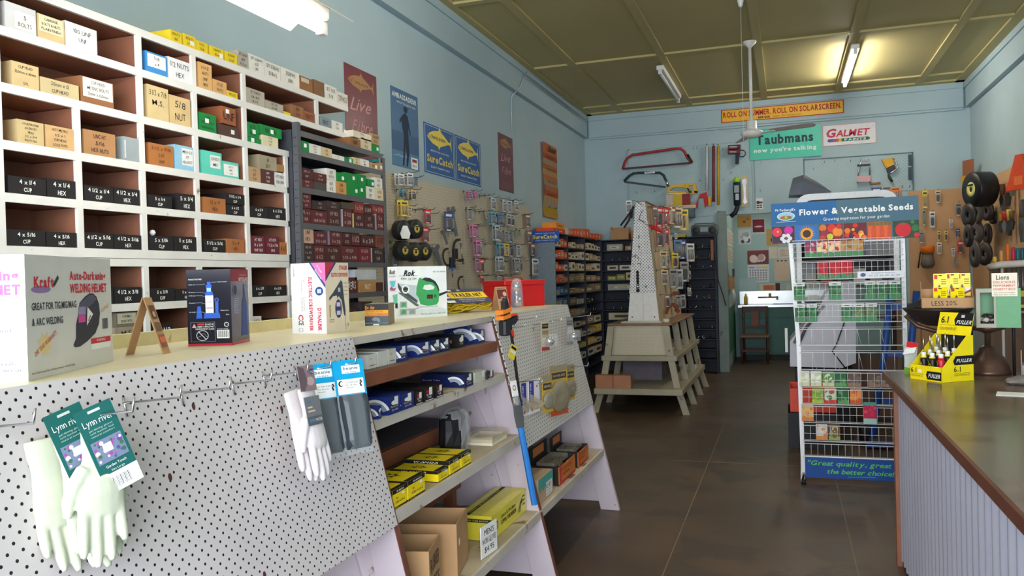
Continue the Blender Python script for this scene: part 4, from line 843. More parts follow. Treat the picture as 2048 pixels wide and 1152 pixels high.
# bottle jack carton
w, d, h = .135, .158, .232
mb, fin = wbox('bottle_jack_carton', 'black and red carton with a blue bottle jack pictured, on the cream worktop', -1.73, 2.03, 18, w, d, h, (24, 24, 40), r=.22)
f = FR0; fr = Frame((w, 0, 0), (0, 1, 0)); ft = Frame((0, 0, h), (1, 0, 0), (0, 1, 0)); RJ = C(190, 24, 50, r=.3); BJ = C(36, 92, 200); GB = C(20, 20, 30)
mb.rect(0, w, 0, h*.03, f, RJ); mb.rect(0, d, 0, h*.04, fr, RJ); mb.rect(0, d, h*.84, h, fr, C(150, 40, 60)); mb.rect(0, w, 0, d, ft, C(90, 66, 76))
mb.poly([(w*a, h*b) for a, b in [(.37, .36), (.75, .36), (.73, .43), (.39, .43)]], f, BJ); mb.rect(w*.42, w*.60, h*.43, h*.66, f, C(220, 222, 230)); mb.poly([(w*a, h*b) for a, b in [(.41, .66), (.61, .66), (.58, .71), (.44, .71)]], f, BJ); mb.rect(w*.455, w*.555, h*.71, h*.76, f, C(150, 190, 230)); mb.rect(w*.44, w*.57, h*.76, h*.80, f, BJ); mb.rect(w*.47, w*.55, h*.80, h*.84, f, BJ)
mb.rect(w*.64, w*.71, h*.43, h*.58, f, BJ); mb.disc(w*.675, h*.60, w*.05, f, BJ); mb.disc(w*.675, h*.60, w*.028, f, GB, .0009); mb.poly([(w*.20, h*.36), (w*.34, h*.36), (w*.31, h*.52), (w*.24, h*.52)], f, BJ)
mb.rect(w*.44, w*.58, h*.49, h*.50, f, C(200, 60, 60), .0009); mb.text('DANGER', w*.44, h*.57, h*.012, f, RJ, w=w*.14, off=.001)
mb.text('PRODUCT FEATURES', w*.05, h*.865, h*.018, f, PW, w=w*.3, bold=.02)
for k, (b, s_) in enumerate(((.80, 'Saddle cap'), (.70, 'Ram'), (.655, 'Oil filler plug'), (.56, 'Oil reservoir'), (.44, 'Jack handle'))):
    mb.text(s_, w*.05, h*b, h*.013, f, PW, w=w*.14); mb.line([(w*.2, h*(b+.006)), (w*.33, h*(b+.006)), (w*.42, h*(b-.01 if k else b+.01))], .0007, f, C(170, 180, 200))
mb.text('Screw extension', w*.72, h*.83, h*.013, f, PW, w=w*.2); mb.line([(w*.56, h*.83), (w*.71, h*.835)], .0007, f, C(170, 180, 200)); mb.text('Release valve', w*.76, h*.455, h*.013, f, PW, w=w*.18); mb.text('Base', w*.88, h*.40, h*.013, f, PW, w=w*.07)
for a0, a1, b0, b1 in ((.07, .62, .31, .312), (.07, .62, .055, .057), (.07, .074, .055, .312), (.616, .62, .055, .312)): mb.rect(w*a0, w*a1, h*b0, h*b1, f, C(180, 180, 186))
mb.poly([(w*.10, h*.24), (w*.20, h*.24), (w*.15, h*.295)], f, C(220, 150, 160)); mb.rect(w*.22, w*.38, h*.27, h*.295, f, C(200, 30, 40))
mb.text('DO NOT GET', w*.40, h*.272, h*.02, f, PW, w=w*.2, bold=.02); mb.text('UNDER A VEHICLE THAT', w*.22, h*.242, h*.02, f, PW, w=w*.38, bold=.02); mb.text('IS SUPPORTED BY A JACK', w*.18, h*.212, h*.02, f, PW, w=w*.42, bold=.02)
for r0, r1 in ((.125, .14),):
    for k in range(20):
        a, b = k*PI/10, (k+1)*PI/10; mb.poly([(w*.33+w*r*math.cos(t_), h*.135+w*r*.85*math.sin(t_)) for r, t_ in ((r0, a), (r1, a), (r1, b), (r0, b))], f, C(200, 200, 206))
mb.line([(w*.24, h*.19), (w*.42, h*.08)], w*.018, f, C(200, 200, 206), .0008); mb.line([(w*.22, h*.115), (w*.29, h*.125), (w*.33, h*.16), (w*.38, h*.16), (w*.42, h*.12), (w*.46, h*.12)], .001, f, C(150, 150, 156))
mb.rect(w*.66, w*.94, h*.095, h*.205, f, PW)
for k in range(16): mb.rect(w*(.69+.0145*k), w*(.69+.0145*k+(.006 if k % 3 else .01)), h*.11, h*.195, f, INK, .0009)
mb.text('Item No. 967071', w*.67, h*.215, h*.012, f, PW, w=w*.24); mb.disc(w*.88, h*.275, w*.055, f, PW); mb.disc(w*.88, h*.275, w*.046, f, GB, .0009)
for k in range(3): mb.poly([(w*.88+w*.034*math.cos(k*2.094+PI/2+q), h*.275+w*.034*math.sin(k*2.094+PI/2+q)) for q in (-.35, .35, .9)], f, PW, .0012)
mb.text('Hydraulic', d*.5, h*.91, h*.03, fr, C(220, 170, 180), w=d*.36, shear=.3); mb.text('BOTTLE JACK', d*.45, h*.845, h*.045, fr, PW, w=d*.52, bold=.04); mb.disc(d*.22, h*.72, d*.13, fr, C(120, 124, 150)); mb.disc(d*.22, h*.72, d*.10, fr, C(40, 44, 80), .0009)
for k in range(8): mb.rect(d*.12, d*(.42-.02*(k % 3)), h*(.60-.027*k), h*(.612-.027*k), fr, C(150, 156, 190))
mb.poly([(d*a, h*b) for a, b in [(.5, .1), (.92, .1), (.9, .2), (.86, .55), (.8, .62), (.76, .8), (.7, .8), (.68, .62), (.6, .55), (.55, .2)]], fr, C(46, 72, 140)); mb.rect(d*.72, d*.92, h*.74, h*.79, fr, C(130, 136, 160), .0009)
fin()
# electric screwdriver carton
w, d, h = .150, .145, .255
mb, fin = wbox('screwdriver_carton', 'white carton lettered ELECTRIC SCREWDRIVER standing on end on the cream worktop', -1.712, 2.555, -4, w, d, h, (236, 234, 238))
f = FR0; fr = Frame((w, 0, 0), (0, 1, 0)); mb.rect(0, d, 0, h, fr, C(224, 210, 186), .0003); RD = C(210, 30, 70); NV = C(40, 60, 130)  # right face in shade, its darker cream tone painted over the white card
mb.text('ELECTRIC SCREWDRIVER', w*.52, h*.80, h*.058, f, RD, w=h*.76, rot=-PI/2, bold=.05); mb.text('DYNALINK', w*.76, h*.36, h*.066, f, RD, w=h*.32, rot=-PI/2, bold=.05)
mb.poly([(w*.58, h), (w, h), (w, h*.66)], f, C(226, 110, 170)); mb.poly([(w*.55, h), (w*.60, h), (w, h*.69), (w, h*.64)], f, NV, .0009); mb.poly([(0, h), (d*.42, h), (0, h*.76)], fr, C(190, 50, 70)); mb.poly([(d*.40, h), (d*.47, h), (0, h*.735), (0, h*.775)], fr, NV, .0009)
mb.text('5 Year', w*.76, h*.95, h*.03, f, PW, w=w*.22, rot=-.9, off=.001); mb.text('Guarantee', w*.70, h*.9, h*.025, f, PW, w=w*.3, rot=-.9, off=.001)
mb.disc(w*.82, h*.60, w*.115, f, NV, rb=h*.062); mb.rect(w*.76, w*.88, h*.57, h*.63, f, C(180, 200, 230), .0009)
for k, s_ in enumerate(('Light', '2 Torque control', 'Forward Reverse', 'Variable speed')): mb.text(s_, w*(.40 if k % 2 else .36)-.0*k, h*(.78 if k < 2 else .52), h*.018, f, INK, w=h*(.05 if k == 0 else .2), rot=-PI/2) if k in (0, 2) else mb.text(s_, w*.30, h*(.78 if k < 2 else .52), h*.018, f, INK, w=h*.2, rot=-PI/2)
mb.text('DYNALINK', w*.08, h*.95, h*.02, f, INK, w=h*.14, rot=-PI/2, bold=.02); mb.text('CE', w*.2, h*.19, h*.085, f, INK, w=h*.07, rot=-PI/2, bold=.02); mb.text('C', w*.2, h*.27, h*.085, f, RD, rot=-PI/2, bold=.03)
for a0, a1, b0, b1 in ((.2, .32, .03, .033), (.2, .32, .072, .075), (.2, .21, .03, .075), (.31, .32, .03, .075)): mb.rect(w*a0, w*a1, h*b0, h*b1, f, C(120, 120, 130))
mb.text('DYNALINK', d*.95, h*.90, h*.06, fr, C(196, 40, 50), w=d*.36, bold=.05, align='r'); mb.text('ELECTRIC SCREWDRIVER', d*.97, h*.80, h*.055, fr, C(196, 40, 50), w=d*.72, bold=.05, align='r')
GUN = C(62, 70, 84); gun = [(.13, .50), (.30, .57), (.66, .75), (.72, .72), (.76, .55), (.83, .30), (.82, .22), (.76, .24), (.66, .46), (.54, .52), (.50, .48), (.46, .53), (.30, .52), (.15, .46)]
mb.poly([(a*d, b*h) for a, b in gun], fr, GUN); mb.rect(d*.52, d*.62, h*.58, h*.64, fr, C(190, 190, 180), .0009); mb.line([(d*.80, h*.24), (d*.83, h*.03)], .002, fr, GUN); mb.disc(d*.52, h*.34, d*.14, fr, C(60, 56, 110), .0009, rb=h*.135); mb.rect(d*.44, d*.60, h*.37, h*.43, fr, C(200, 200, 210), .0012); mb.rect(d*.44, d*.60, h*.25, h*.31, fr, C(200, 200, 210), .0012)
mb.text('DYNALINK', d*.12, h*.18, h*.02, fr, INK, w=d*.2); mb.text('GUARANTEE', d*.12, h*.15, h*.02, fr, RD, w=d*.2); mb.rect(d*.14, d*.18, h*.22, h*.40, fr, C(140, 110, 70)); mb.text('CE', d*.86, h*.08, h*.04, fr, INK, w=d*.1)
for k in range(4): mb.text(['Light', '2 Torque', 'Variable', 'Reverse'][k], d*.74, h*(.70-.055*k), h*.018, fr, INK, w=d*.2)
fin()
# air-tool carton and jigsaw carton
w, d, h = .098, .20, .088
mb, fin = wbox('air_tool_carton', 'small black carton with an orange band in front of the steel rack', -1.66, 3.0, 20, w, d, h, (34, 44, 50), r=.3)
f = FR0; mb.rect(0, w, h*.44, h*.72, f, C(226, 160, 40)); mb.rect(0, w, h*.44, h*.58, f, C(206, 120, 56), .0008); mb.rect(0, w, h*.72, h, f, C(44, 38, 44)); mb.text('Dr Air', w*.03, h*.77, h*.15, f, C(240, 150, 60), w=w*.4, bold=.03); mb.text('PROFESSIONAL AIR TOOL', w*.03, h*.62, h*.07, f, C(80, 60, 40), w=w*.75); mb.text('BLOW GUN', w*.03, h*.48, h*.08, f, C(240, 200, 150), w=w*.5)
mb.poly([(w*a, h*b) for a, b in [(.3, .32), (.42, .4), (.62, .34), (.66, .2), (.6, .14), (.5, .22), (.34, .22)]], f, C(120, 140, 160)); mb.rect(0, w, h*.10, h*.12, f, C(120, 170, 180)); mb.rect(w*.35, w*.6, h*.015, h*.07, f, PW)
mb.rect(0, d, 0, h, Frame((w, 0, 0), (0, 1, 0)), C(150, 132, 108)); mb.rect(0, w, 0, d, Frame((0, 0, h), (1, 0, 0), (0, 1, 0)), C(150, 138, 118))
fin()
w, d, h = .285, .092, .252
mb, fin = wbox('jigsaw_carton', 'white carton with a large green jigsaw picture on the cream worktop', -1.77, 3.53, 58, w, d, h, (234, 236, 236), r=.35)
f = FR0; GJ = C(66, 164, 96); KJ = C(44, 50, 54); fl = Frame((0, d, 0), (0, -1, 0))
mb.poly([(0, h*.05), (w, h*.05), (w, h*.12), (w*.85, h*.19), (w*.6, h*.16), (w*.3, h*.17), (0, h*.3)], f, C(214, 222, 224), .0003); mb.poly([(0, h*.68), (w*.4, h*.62), (w*.4, h*.30), (w*.1, h*.5), (0, h*.6)], f, C(190, 200, 206), .0003); mb.poly([(0, h*.70), (w*.08, h*.58), (w*.38, h*.34), (w*.38, h*.28), (w*.04, h*.52), (0, h*.60)], f, C(70, 80, 84), .0006); mb.poly([(0, h*.50), (w*.36, h*.22), (w*.42, h*.24), (w*.08, h*.50)], f, C(90, 104, 104), .0005)
mb.disc(w*.15, h*.56, w*.075, f, PW, .0008); mb.disc(w*.15, h*.56, w*.05, f, C(90, 90, 90), .001); mb.rect(w*.1, w*.2, h*.55, h*.58, f, C(40, 40, 40), .0012)
mb.poly([(w*.82, h*.45), (w, h*.50), (w, h*.46), (w*.84, h*.40)], f, KJ, .0006)
jig = [(.44, .26), (.40, .40), (.36, .45), (.37, .58), (.42, .76), (.46, .78), (.50, .74), (.56, .77), (.64, .77), (.74, .71), (.80, .62), (.84, .50), (.82, .30), (.78, .24), (.60, .22)]
mb.poly([(a*w, b*h) for a, b in jig], f, GJ, .0008); mb.poly([(a*w, b*h) for a, b in [(.48, .75), (.56, .78), (.66, .76), (.76, .70), (.82, .60), (.84, .52), (.82, .50), (.78, .60), (.70, .68), (.58, .70)]], f, KJ, .0011)
mb.poly([(a*w, b*h) for a, b in [(.50, .56), (.53, .63), (.66, .64), (.74, .59), (.72, .54), (.58, .53)]], f, C(230, 234, 232), .0012); mb.rect(w*.58, w*.70, h*.36, h*.44, f, C(40, 44, 46), .0012); mb.text('Rok', w*.60, h*.38, h*.03, f, RED, w=w*.08, off=.0015)
for k in (0, 1): mb.rect(w*(.73+.025*k), w*(.745+.025*k), h*.38, h*.44, f, KJ, .0012)
mb.rect(w*.38, w*.80, h*.19, h*.225, f, C(200, 206, 208), .0012); mb.line([(w*.04, h*.155), (w*.3, h*.17), (w*.5, h*.21)], .003, f, C(90, 92, 92), .0007)
mb.text('Rok', w*.12, h*.82, h*.105, f, INK, w=w*.23, bold=.06, shear=.35); mb.rect(w*.03, w*.40, h*.815, h*.822, f, INK); mb.text('400w Jig Saw', w*.06, h*.745, h*.045, f, DGR, w=w*.32, shear=.2); mb.text('150-76-90003', w*.72, h*.875, h*.03, f, DGR, w=w*.26)
for a, b, c_ in ((.03, .21, GJ), (.03, .07, GJ), (.2, .07, C(150, 154, 156))): mb.rect(w*a, w*(a+.14), h*b, h*(b+.115), f, C(166, 172, 172), .0008); mb.poly([(w*(a+.02), h*(b+.02)), (w*(a+.11), h*(b+.02)), (w*(a+.11), h*(b+.09)), (w*(a+.05), h*(b+.1))], f, c_, .0012)
mb.text('50 Hz 240 V~ 400 W', w*.45, h*.055, h*.026, f, DGR, w=w*.5)
mb.text('Rok', d*.2, h*.86, h*.08, fl, INK, w=d*.6, bold=.06, shear=.35); mb.text('150-76-90003', d*.12, h*.80, h*.025, fl, DGR, w=d*.7); mb.rect(d*.1, d*.9, h*.52, h*.74, fl, C(226, 210, 222)); mb.poly([(d*.2, h*.72), (d*.8, h*.73), (d*.7, h*.62), (d*.4, h*.6)], fl, C(90, 190, 196), .0009); mb.poly([(d*.2, h*.58), (d*.35, h*.62), (d*.6, h*.58), (d*.85, h*.6), (d*.7, h*.54), (d*.3, h*.54)], fl, C(150, 90, 120), .0009); mb.poly([(d*.45, h*.45), (d*.95, h*.48), (d*.95, h*.3), (d*.6, h*.28)], fl, C(110, 196, 170)); mb.rect(d*.7, d*.95, h*.2, h*.3, fl, KJ)
for k in (.12, .4, .7): mb.box(w*k, w*(k+.16), d*.2, d*.3, h-.0005, h+.0012, C(150, 120, 90))
fin()
# trailer net: yellow cord under a printed card
t = thing('trailer_net', 'yellow cord trailer net under a dark blue and yellow printed card', 'cargo net', (-1.735, 4.02, WT), math.radians(52))
rr = random.Random(8); mb = MB(); CORD = M('yellow_cord', (226, 190, 40), .7, var=.15, scale=60)
for k in range(26):
    cx, cy, cz = rr.uniform(.08, .24), rr.uniform(.02, .10), rr.uniform(.012, .055); a, b, ph = rr.uniform(.05, .10), rr.uniform(.02, .05), rr.uniform(-.4, .4)
    mb.tube([(cx+a*math.cos(q*PI/6)*math.cos(ph), cy+b*math.sin(q*PI/6), max(.004, cz+.012*math.sin(q*PI/3+k)+a*math.cos(q*PI/6)*.1)) for q in range(13)], .0042, CORD, 5)
mb.build('cord_bundle', t)
mb = MB(); fr = Frame((0, 0, .0)); DB = C(58, 58, 92); u = Vector((.285, 0, .0)); v = Vector((-.005, .125, .075)); o = Vector((.0, -.025, .052)); n_ = u.cross(v).normalized()
mb.obox(o, u, v, n_*.002, DB); fr = Frame(o+n_*.002, u, v); W, H = u.length, v.length
mb.rect(W*.16, W*.98, H*.34, H*.76, fr, C(240, 200, 30)); mb.text('TRAILER NET', W*.24, H*.44, H*.24, fr, INK, w=W*.66, bold=.06); mb.text('STRONG CORD MESH', W*.4, H*.37, H*.05, fr, INK, w=W*.3); mb.text('COMPLETE WITH SHOCK CORD AND HOOKS', W*.3, H*.2, H*.08, fr, PW, w=W*.6); mb.text('FITS MOST 6 X 4 TRAILERS', W*.34, H*.08, H*.06, fr, PW, w=W*.5)
mb.poly([(W*.03, H*.5), (W*.13, H*.75), (W*.14, H*.5)], fr, C(220, 80, 90)); mb.rect(W*.05, W*.15, H*.36, H*.46, fr, PW); mb.rect(W*.02, W*.2, H*.05, H*.2, fr, PW); mb.rect(W*.22, W*.30, H*.84, H*.95, fr, PW); mb.disc(W*.46, H*.9, W*.035, fr, C(150, 160, 190))
o_ = mb.build('printed_card', t); o_['label'] = 'dark blue and yellow printed card'
# red tool box, tent card, boxed tow ball
t = thing('tool_box', 'red steel tool box at the far end of the cream worktop', 'tool box', (-1.68, 4.84, WT), math.radians(50))
REDP = M('red_enamel', (196, 22, 26), .35, var=.05, clear=.3); mb = MB(); mb.box(0, .30, 0, .28, 0, .135, REDP, .004); mb.build('body', t)
mb = MB(); mb.box(-.004, .304, -.004, .284, .136, .168, REDP, .005); mb.build('lid', t)
mb = MB(); mb.tube([(.08, .14, .168), (.09, .14, .185), (.21, .14, .185), (.22, .14, .168)], .005, REDP, 6); mb.build('handle', t)
t = thing('card_stand', 'brown tent card printed with a large letter e before the red tool box', 'card stand', (-1.53, 4.33, WT), math.radians(-40))
def f_e(mb, fr, L, wd):
    mb.rect(wd*.06, wd*.94, L*.5, L*.88, fr, C(104, 44, 46)); mb.text('e', wd*.55, L*.62, wd*.5, fr, C(222, 176, 140), bold=.05, off=.0012); mb.text('elipse', wd*.3, L*.52, wd*.15, fr, C(222, 176, 140), off=.0012)
    mb.rect(wd*.1, wd*.9, L*.93, L*.95, fr, C(90, 60, 50))
    for k in range(3): mb.rect(wd*.15, wd*.6, L*(.14+.1*k), L*(.19+.1*k), fr, [C(90, 60, 46), C(200, 90, 70), C(110, 70, 56)][k])
tent(t, .135, .045, .07, KRAFT, f_e)
t = thing('tow_ball_pack', 'chrome tow ball in an upright clear capsule on the worktop by the red tool box', 'packet', (-1.53, 4.62, WT), math.radians(30))
mb = MB(); mb.lathe([(0, .012), (.016, .014), (.016, .05), (.011, .055), (.011, .085), (.017, .095), (.009, .1), (.012, .105), (.024, .12), (.027, .135), (.022, .15), (.012, .157), (0, .159)], M('chrome', (210, 210, 214), .08, var=0, metal=1.), n=20); mb.build('tow_ball', t)
mb = MB(); mb.rings([[(rx*math.cos(2*PI*j/20), ry*math.sin(2*PI*j/20), z) for j in range(20)] for rx, ry, z in ((.040, .028, .001), (.040, .030, .03), (.036, .031, .11), (.034, .031, .14), (.026, .024, .168), (.012, .012, .181))], plastic_film('capsule', (226, 224, 232), .2, .06), smooth=True); mb.build('capsule', t)
mb = MB(); mb.box(-.028, .028, .004, .0055, .006, .10, C(110, 96, 130)); mb.rect(.0, .026, .01, .04, Frame((0, .004, 0)), C(206, 150, 130)); mb.rect(.012, .024, .05, .064, Frame((0, .004, 0)), PW); mb.build('insert_card', t)

# ------------------------------------------------------------------ goods hanging on the farther perforated panel
G_EH = 'wire hooks on the farther counter panel'
def hang_at(px, py, off): b = on_slope(px, py, .007); return b
for i, (px, py, L, ds) in enumerate([(1008, 657, .11, 'wire hook through the black trigger clamp'), (1025, 641, .13, 'upper empty wire hook just past the trigger clamp'), (1064, 650, .12, 'bare wire hook between the clamp and the first tow ball pack'), (1082, 645, .12, 'wire hook holding the nearer tow ball pack'), (1132, 636, .16, 'wire hook holding the farther tow ball pack'), (1016, 766, .16, 'lower wire hook holding the blue chisel'), (1046, 769, .10, 'lower wire hook holding blue and white packs'), (1104, 738, .21, 'lower wire hook holding round blade packs')]):
    slope_hook(px, py, L, ds, G_EH, tip=.02)
# trigger clamp
b = on_slope(1014, 660, .11); t = thing('trigger_clamp', 'long black trigger bar clamp with orange pads on the farther counter panel', 'clamp', b, FACE_X-.35); t.scale = (.85, .85, .88)
mb = MB(); mb.obox((.005, -.004, .10), (.02, 0, .003), (0, .006, 0), (.10, .0, -.60), M('blackened_bar', (44, 40, 42), .45, var=.1)); mb.build('bar', t)
KB = C(40, 40, 44, r=.45); OR = C(240, 130, 40, r=.4); RO = C(226, 60, 40, r=.4)
mb = MB(); mb.box(-.05, .012, -.025, .025, -.03, .055, KB, .01); mb.prism([(-.03, .05), (.01, .05), (.005, .13), (-.01, .17), (-.03, .15)], Frame((0, -.016, 0)), .03, KB); mb.prism([(.01, .05), (.07, .075), (.085, .05), (.06, .03), (.012, .02)], Frame((0, -.014, 0)), .028, KB); mb.build('body', t)
for z in (.055, .085):
    mb = MB(); mb.prism([(-.065, z), (-.02, z+.008), (.004, z+.012), (.004, z+.032), (-.03, z+.024), (-.065, z+.02)], Frame((0, -.03, 0)), .055, OR); mb.build('jaw_pad', t)
mb = MB(); mb.prism([(.03, .07), (.075, .085), (.09, .06), (.07, .075)], Frame((0, -.016, 0)), .03, RO); mb.prism([(.012, .12), (.026, .13), (.03, .10), (.02, .095)], Frame((0, -.012, 0)), .02, RO); mb.prism([(.02, .0), (.05, -.005), (.055, -.045), (.035, -.03)], Frame((0, -.008, 0)), .014, RO); mb.build('trigger', t)
mb = MB(); f = Frame((-.01, -.012, -.14), (.9, 0, -.45), (.45, 0, .9)); mb.prism([(0, 0), (.055, 0), (.055, .075), (0, .075)], f, .002, C(226, 200, 50)); mb.rect(.004, .05, .03, .045, f, C(220, 220, 210)); mb.rect(.004, .05, .052, .066, f, INK); o = mb.build('swing_tag', t); o['label'] = 'yellow swing tag'
# tow ball packs
for i, (px, py, lab) in enumerate(((1090, 646, 'tow ball blister pack on the farther counter panel, one with red foot'), (1139, 640, 'tow ball blister pack at the far edge of the counter panel'))):
    b = on_slope(px, py, .09); t = thing('tow_ball_pack', lab, 'packet', b, FACE_X-.3, 'hanging tow ball packs')
    mb = MB(); mb.box(-.038, .038, 0, .002, -.15, .012, C(196, 182, 150) if i == 0 else C(150, 146, 150)); mb.rect(-.03, .03, -.03, -.004, FR0, INK if i == 0 else C(90, 90, 96)); mb.rect(-.03, .03, -.08, -.04, FR0, C(150, 130, 80) if i == 0 else C(190, 186, 180), .0007); mb.text('TOW BALL', 0, -.02, .01, FR0, C(230, 210, 150), w=.05, align='c', off=.001)
    if i == 0: mb.rect(-.038, .038, -.15, -.128, FR0, C(180, 60, 60), .0008)
    o = mb.build('card', t)
    mb = MB(); mb.lathe([(0, -.052), (.013, -.050), (.024, -.038), (.027, -.026), (.022, -.012), (.010, -.006), (.010, 0)], _M['chrome'], o=(0, 0, -.10), axis='Y', n=16); mb.build('tow_ball', t)
    mb = MB(); mb.rings([[(sx*(.034-k*.003), -.001-.018*k-.022*(k > 0), -.06-.035*(1-sz)+(sz-1)*.0+(.002*k if sz < 0 else -.002*k)) for sx, sz in ((-1, -1), (1, -1), (1, 1), (-1, 1))] for k in (0, 1, 2)], plastic_film('blister', (228, 226, 226), .16, .08)); mb.build('blister', t)
# chisel, flat packs, blade packs
b = on_slope(1027, 766, .12); t = thing('cold_chisel', 'blue-shafted cold chisel in a white header hanging down to the lowest shelf', 'chisel', b, (-.17, 0, FACE_X-.35))
mb = MB(); mb.box(-.022, .022, 0, .0015, -.06, .01, PW); mb.disc(0, -.022, .012, FR0, C(200, 50, 60)); mb.disc(0, -.022, .008, FR0, PW, .0009); mb.build('header_card', t)
mb = MB(); mb.rings([[(-w_, -d_, z), (w_, -d_, z), (w_, d_, z), (-w_, d_, z)] for z, w_, d_ in ((-.10, .026, .002), (-.14, .026, .006), (-.20, .014, .012))], M('forged_grey', (110, 112, 116), .45, var=.12, metal=.5)); mb.build('blade', t)
mb = MB(); mb.tube([(0, 0, -.20), (.008, 0, -.45), (.012, 0, -.545)], .0145, C(40, 120, 200, r=.4), 8, smooth=False); o = mb.build('shaft', t); o['label'] = 'blue painted octagonal shaft'
mb = MB(); mb.rings([[(-w_, -.004, z), (w_, -.004, z), (w_, .004, z), (-w_, .004, z)] for z, w_ in ((-.055, .018), (-.1, .024))], FILM); mb.build('sleeve', t)
for i, (px, py) in enumerate(((1053, 768), (1068, 763))):
    b = on_slope(px, py, .06+.02*i); t = thing('blister_pack', ['nearer blue and white curved blister pack on the counter panel', 'farther blue and white curved blister pack on the counter panel'][i], 'packet', b, FACE_X-.25, 'blue and white blister packs')
    mb = MB(); mb.box(-.05, .05, 0, .002, -.155, .01, C(224, 218, 222)); mb.rect(-.05, -.005, -.10, .008, FR0, C(56, 58, 150)); mb.text('PUTTY KNIFE', -.028, -.09, .016, FR0, PW, w=.085, rot=PI/2, off=.001); mb.rect(-.03, -.02, -.145, -.13, FR0, RED); mb.rect(.02, .03, -.03, -.02, FR0, RED); mb.build('card', t)
    mb = MB(); mb.rings([[(-.04, -.002-.01*k, -.06), (.0, -.004-.018*k, -.085), (.045, -.01-.03*k, -.11), (.045, -.002, -.14), (-.04, -.002, -.14), (-.04, -.002, -.10)] for k in (0, 1)], plastic_film('amber_film', (206, 190, 160), .4, .1)); mb.build('blister', t)
for i, (px, py, r, lab, hub) in enumerate(((1094, 756, .045, 'small green-centred round blade in a yellow hanging pack', (70, 100, 96)), (1117, 735, .085, 'largest round saw blade in a yellow hanging pack', (120, 112, 100)), (1139, 734, .05, 'dark wire wheel in a yellow pack at the far edge', (96, 94, 90)))):
    b = on_slope(px, py, .115); t = thing('blade_pack', lab, 'packet', b, FACE_X-.35, 'round blade packs')
    H = r*2+.085; mb = MB(); mb.box(-r*.95, r*.95, 0, .002, -H, .012, C(196, 160, 60)); mb.rect(-r*.95, r*.95, -.02, .012, FR0, C(150, 136, 110)); mb.rect(-r*.8, r*.8, -.06, -.025, FR0, C(70, 62, 58), .0008); mb.text('SAW BLADE' if i == 1 else 'WIRE WHEEL', 0, -.048, .012, FR0, C(220, 200, 150), w=r*1.3, align='c', off=.0012)
    if i == 1: mb.rect(-r*.95, r*.95, -H, -H+.03, FR0, C(196, 80, 40), .0009)
    mb.build('card', t)
    mb = MB(); cz = -.068-r; mb.lathe([(r*.99, -.004), (r*.99, -.009), (r*.3, -.012), (r*.28, -.009)], M('blade_%d' % i, hub, .35, var=.15, metal=.5), o=(0, 0, cz), axis='Y', n=28, cap=True)
    mb.build('blade', t); mb = MB(); mb.lathe([(r*1.02, -.003), (r*1.0, -.016), (r*.7, -.022), (r*.1, -.022)], _M['amber_film'], o=(0, 0, cz), axis='Y', n=24); mb.build('blister', t)
# ------------------------------------------------------------------ posters on the left wall (fronts face +X)
def wall_sheet(name, label, y0, y1, z0, z1, rgb, deco, cat='poster', x=XL-.0004, group=None, th=.003, r=.4):
    w, h = y1-y0, z1-z0; mb = MB(); mb.box(0, w, 0, th, 0, h, C(*rgb, r=r)); deco(mb, w, h, FR0)
    return tag(mb.build(name, loc=(x+th, y0, z0), rot=FACE_X), label, cat, group)
def fish(mb, cx, cy, L, f, body, line, off=.0007):
    pts = [(-.5, 0), (-.42, .07), (-.25, .13), (-.05, .16), (.0, .24), (.06, .155), (.2, .10), (.36, .025), (.44, .02), (.5, .16), (.485, .0), (.5, -.16), (.43, -.03), (.34, -.03), (.2, -.075), (.02, -.12), (-.03, -.19), (-.08, -.13), (-.3, -.10), (-.44, -.04)]
    mb.poly([(cx+a*L, cy+b*L*.9) for a, b in pts], f, body, off)
    for a in range(3): mb.line([(cx+(-.42+.05*a)*L, cy-.03*L), (cx+(-.38+.05*a)*L, cy+.05*L)], L*.012, f, line, off+.0003)
    mb.disc(cx-.44*L, cy+.02*L, L*.012, f, line, off+.0004, n=8)
GOLD = C(170, 128, 84)
def d_live(mb, w, h, f):
    mb.rect(.0, w, h*.0, h, f, C(112, 44, 56, r=.3), .0003); fish(mb, w*.5, h*.84, w*.8, f, GOLD, C(112, 44, 56)); mb.text('WILSON', w*.5, h*.825, h*.025, f, C(112, 44, 56), w=w*.4, align='c', bold=.03, off=.0012)
    mb.text('Live', w*.16, h*.52, h*.15, f, C(206, 150, 150), w=w*.62, shear=.4, rot=.04); mb.text('Fibre', w*.2, h*.30, h*.13, f, C(206, 150, 150), w=w*.62, shear=.4, rot=.04)
    for k in range(4): mb.rect(w*.2, w*.8, h*(.06+.03*k), h*(.065+.03*k), f, GOLD)
wall_sheet('fishing_poster', 'maroon fishing poster with a gold fish, partly behind the boxes on the steel rack', 5.22, 5.71, 2.42, 3.10, (112, 44, 56), d_live)
wall_sheet('fishing_poster', 'maroon fishing poster hanging alone beyond the two blue fish signs', 8.54, 9.05, 2.49, 3.13, (104, 42, 54), d_live)
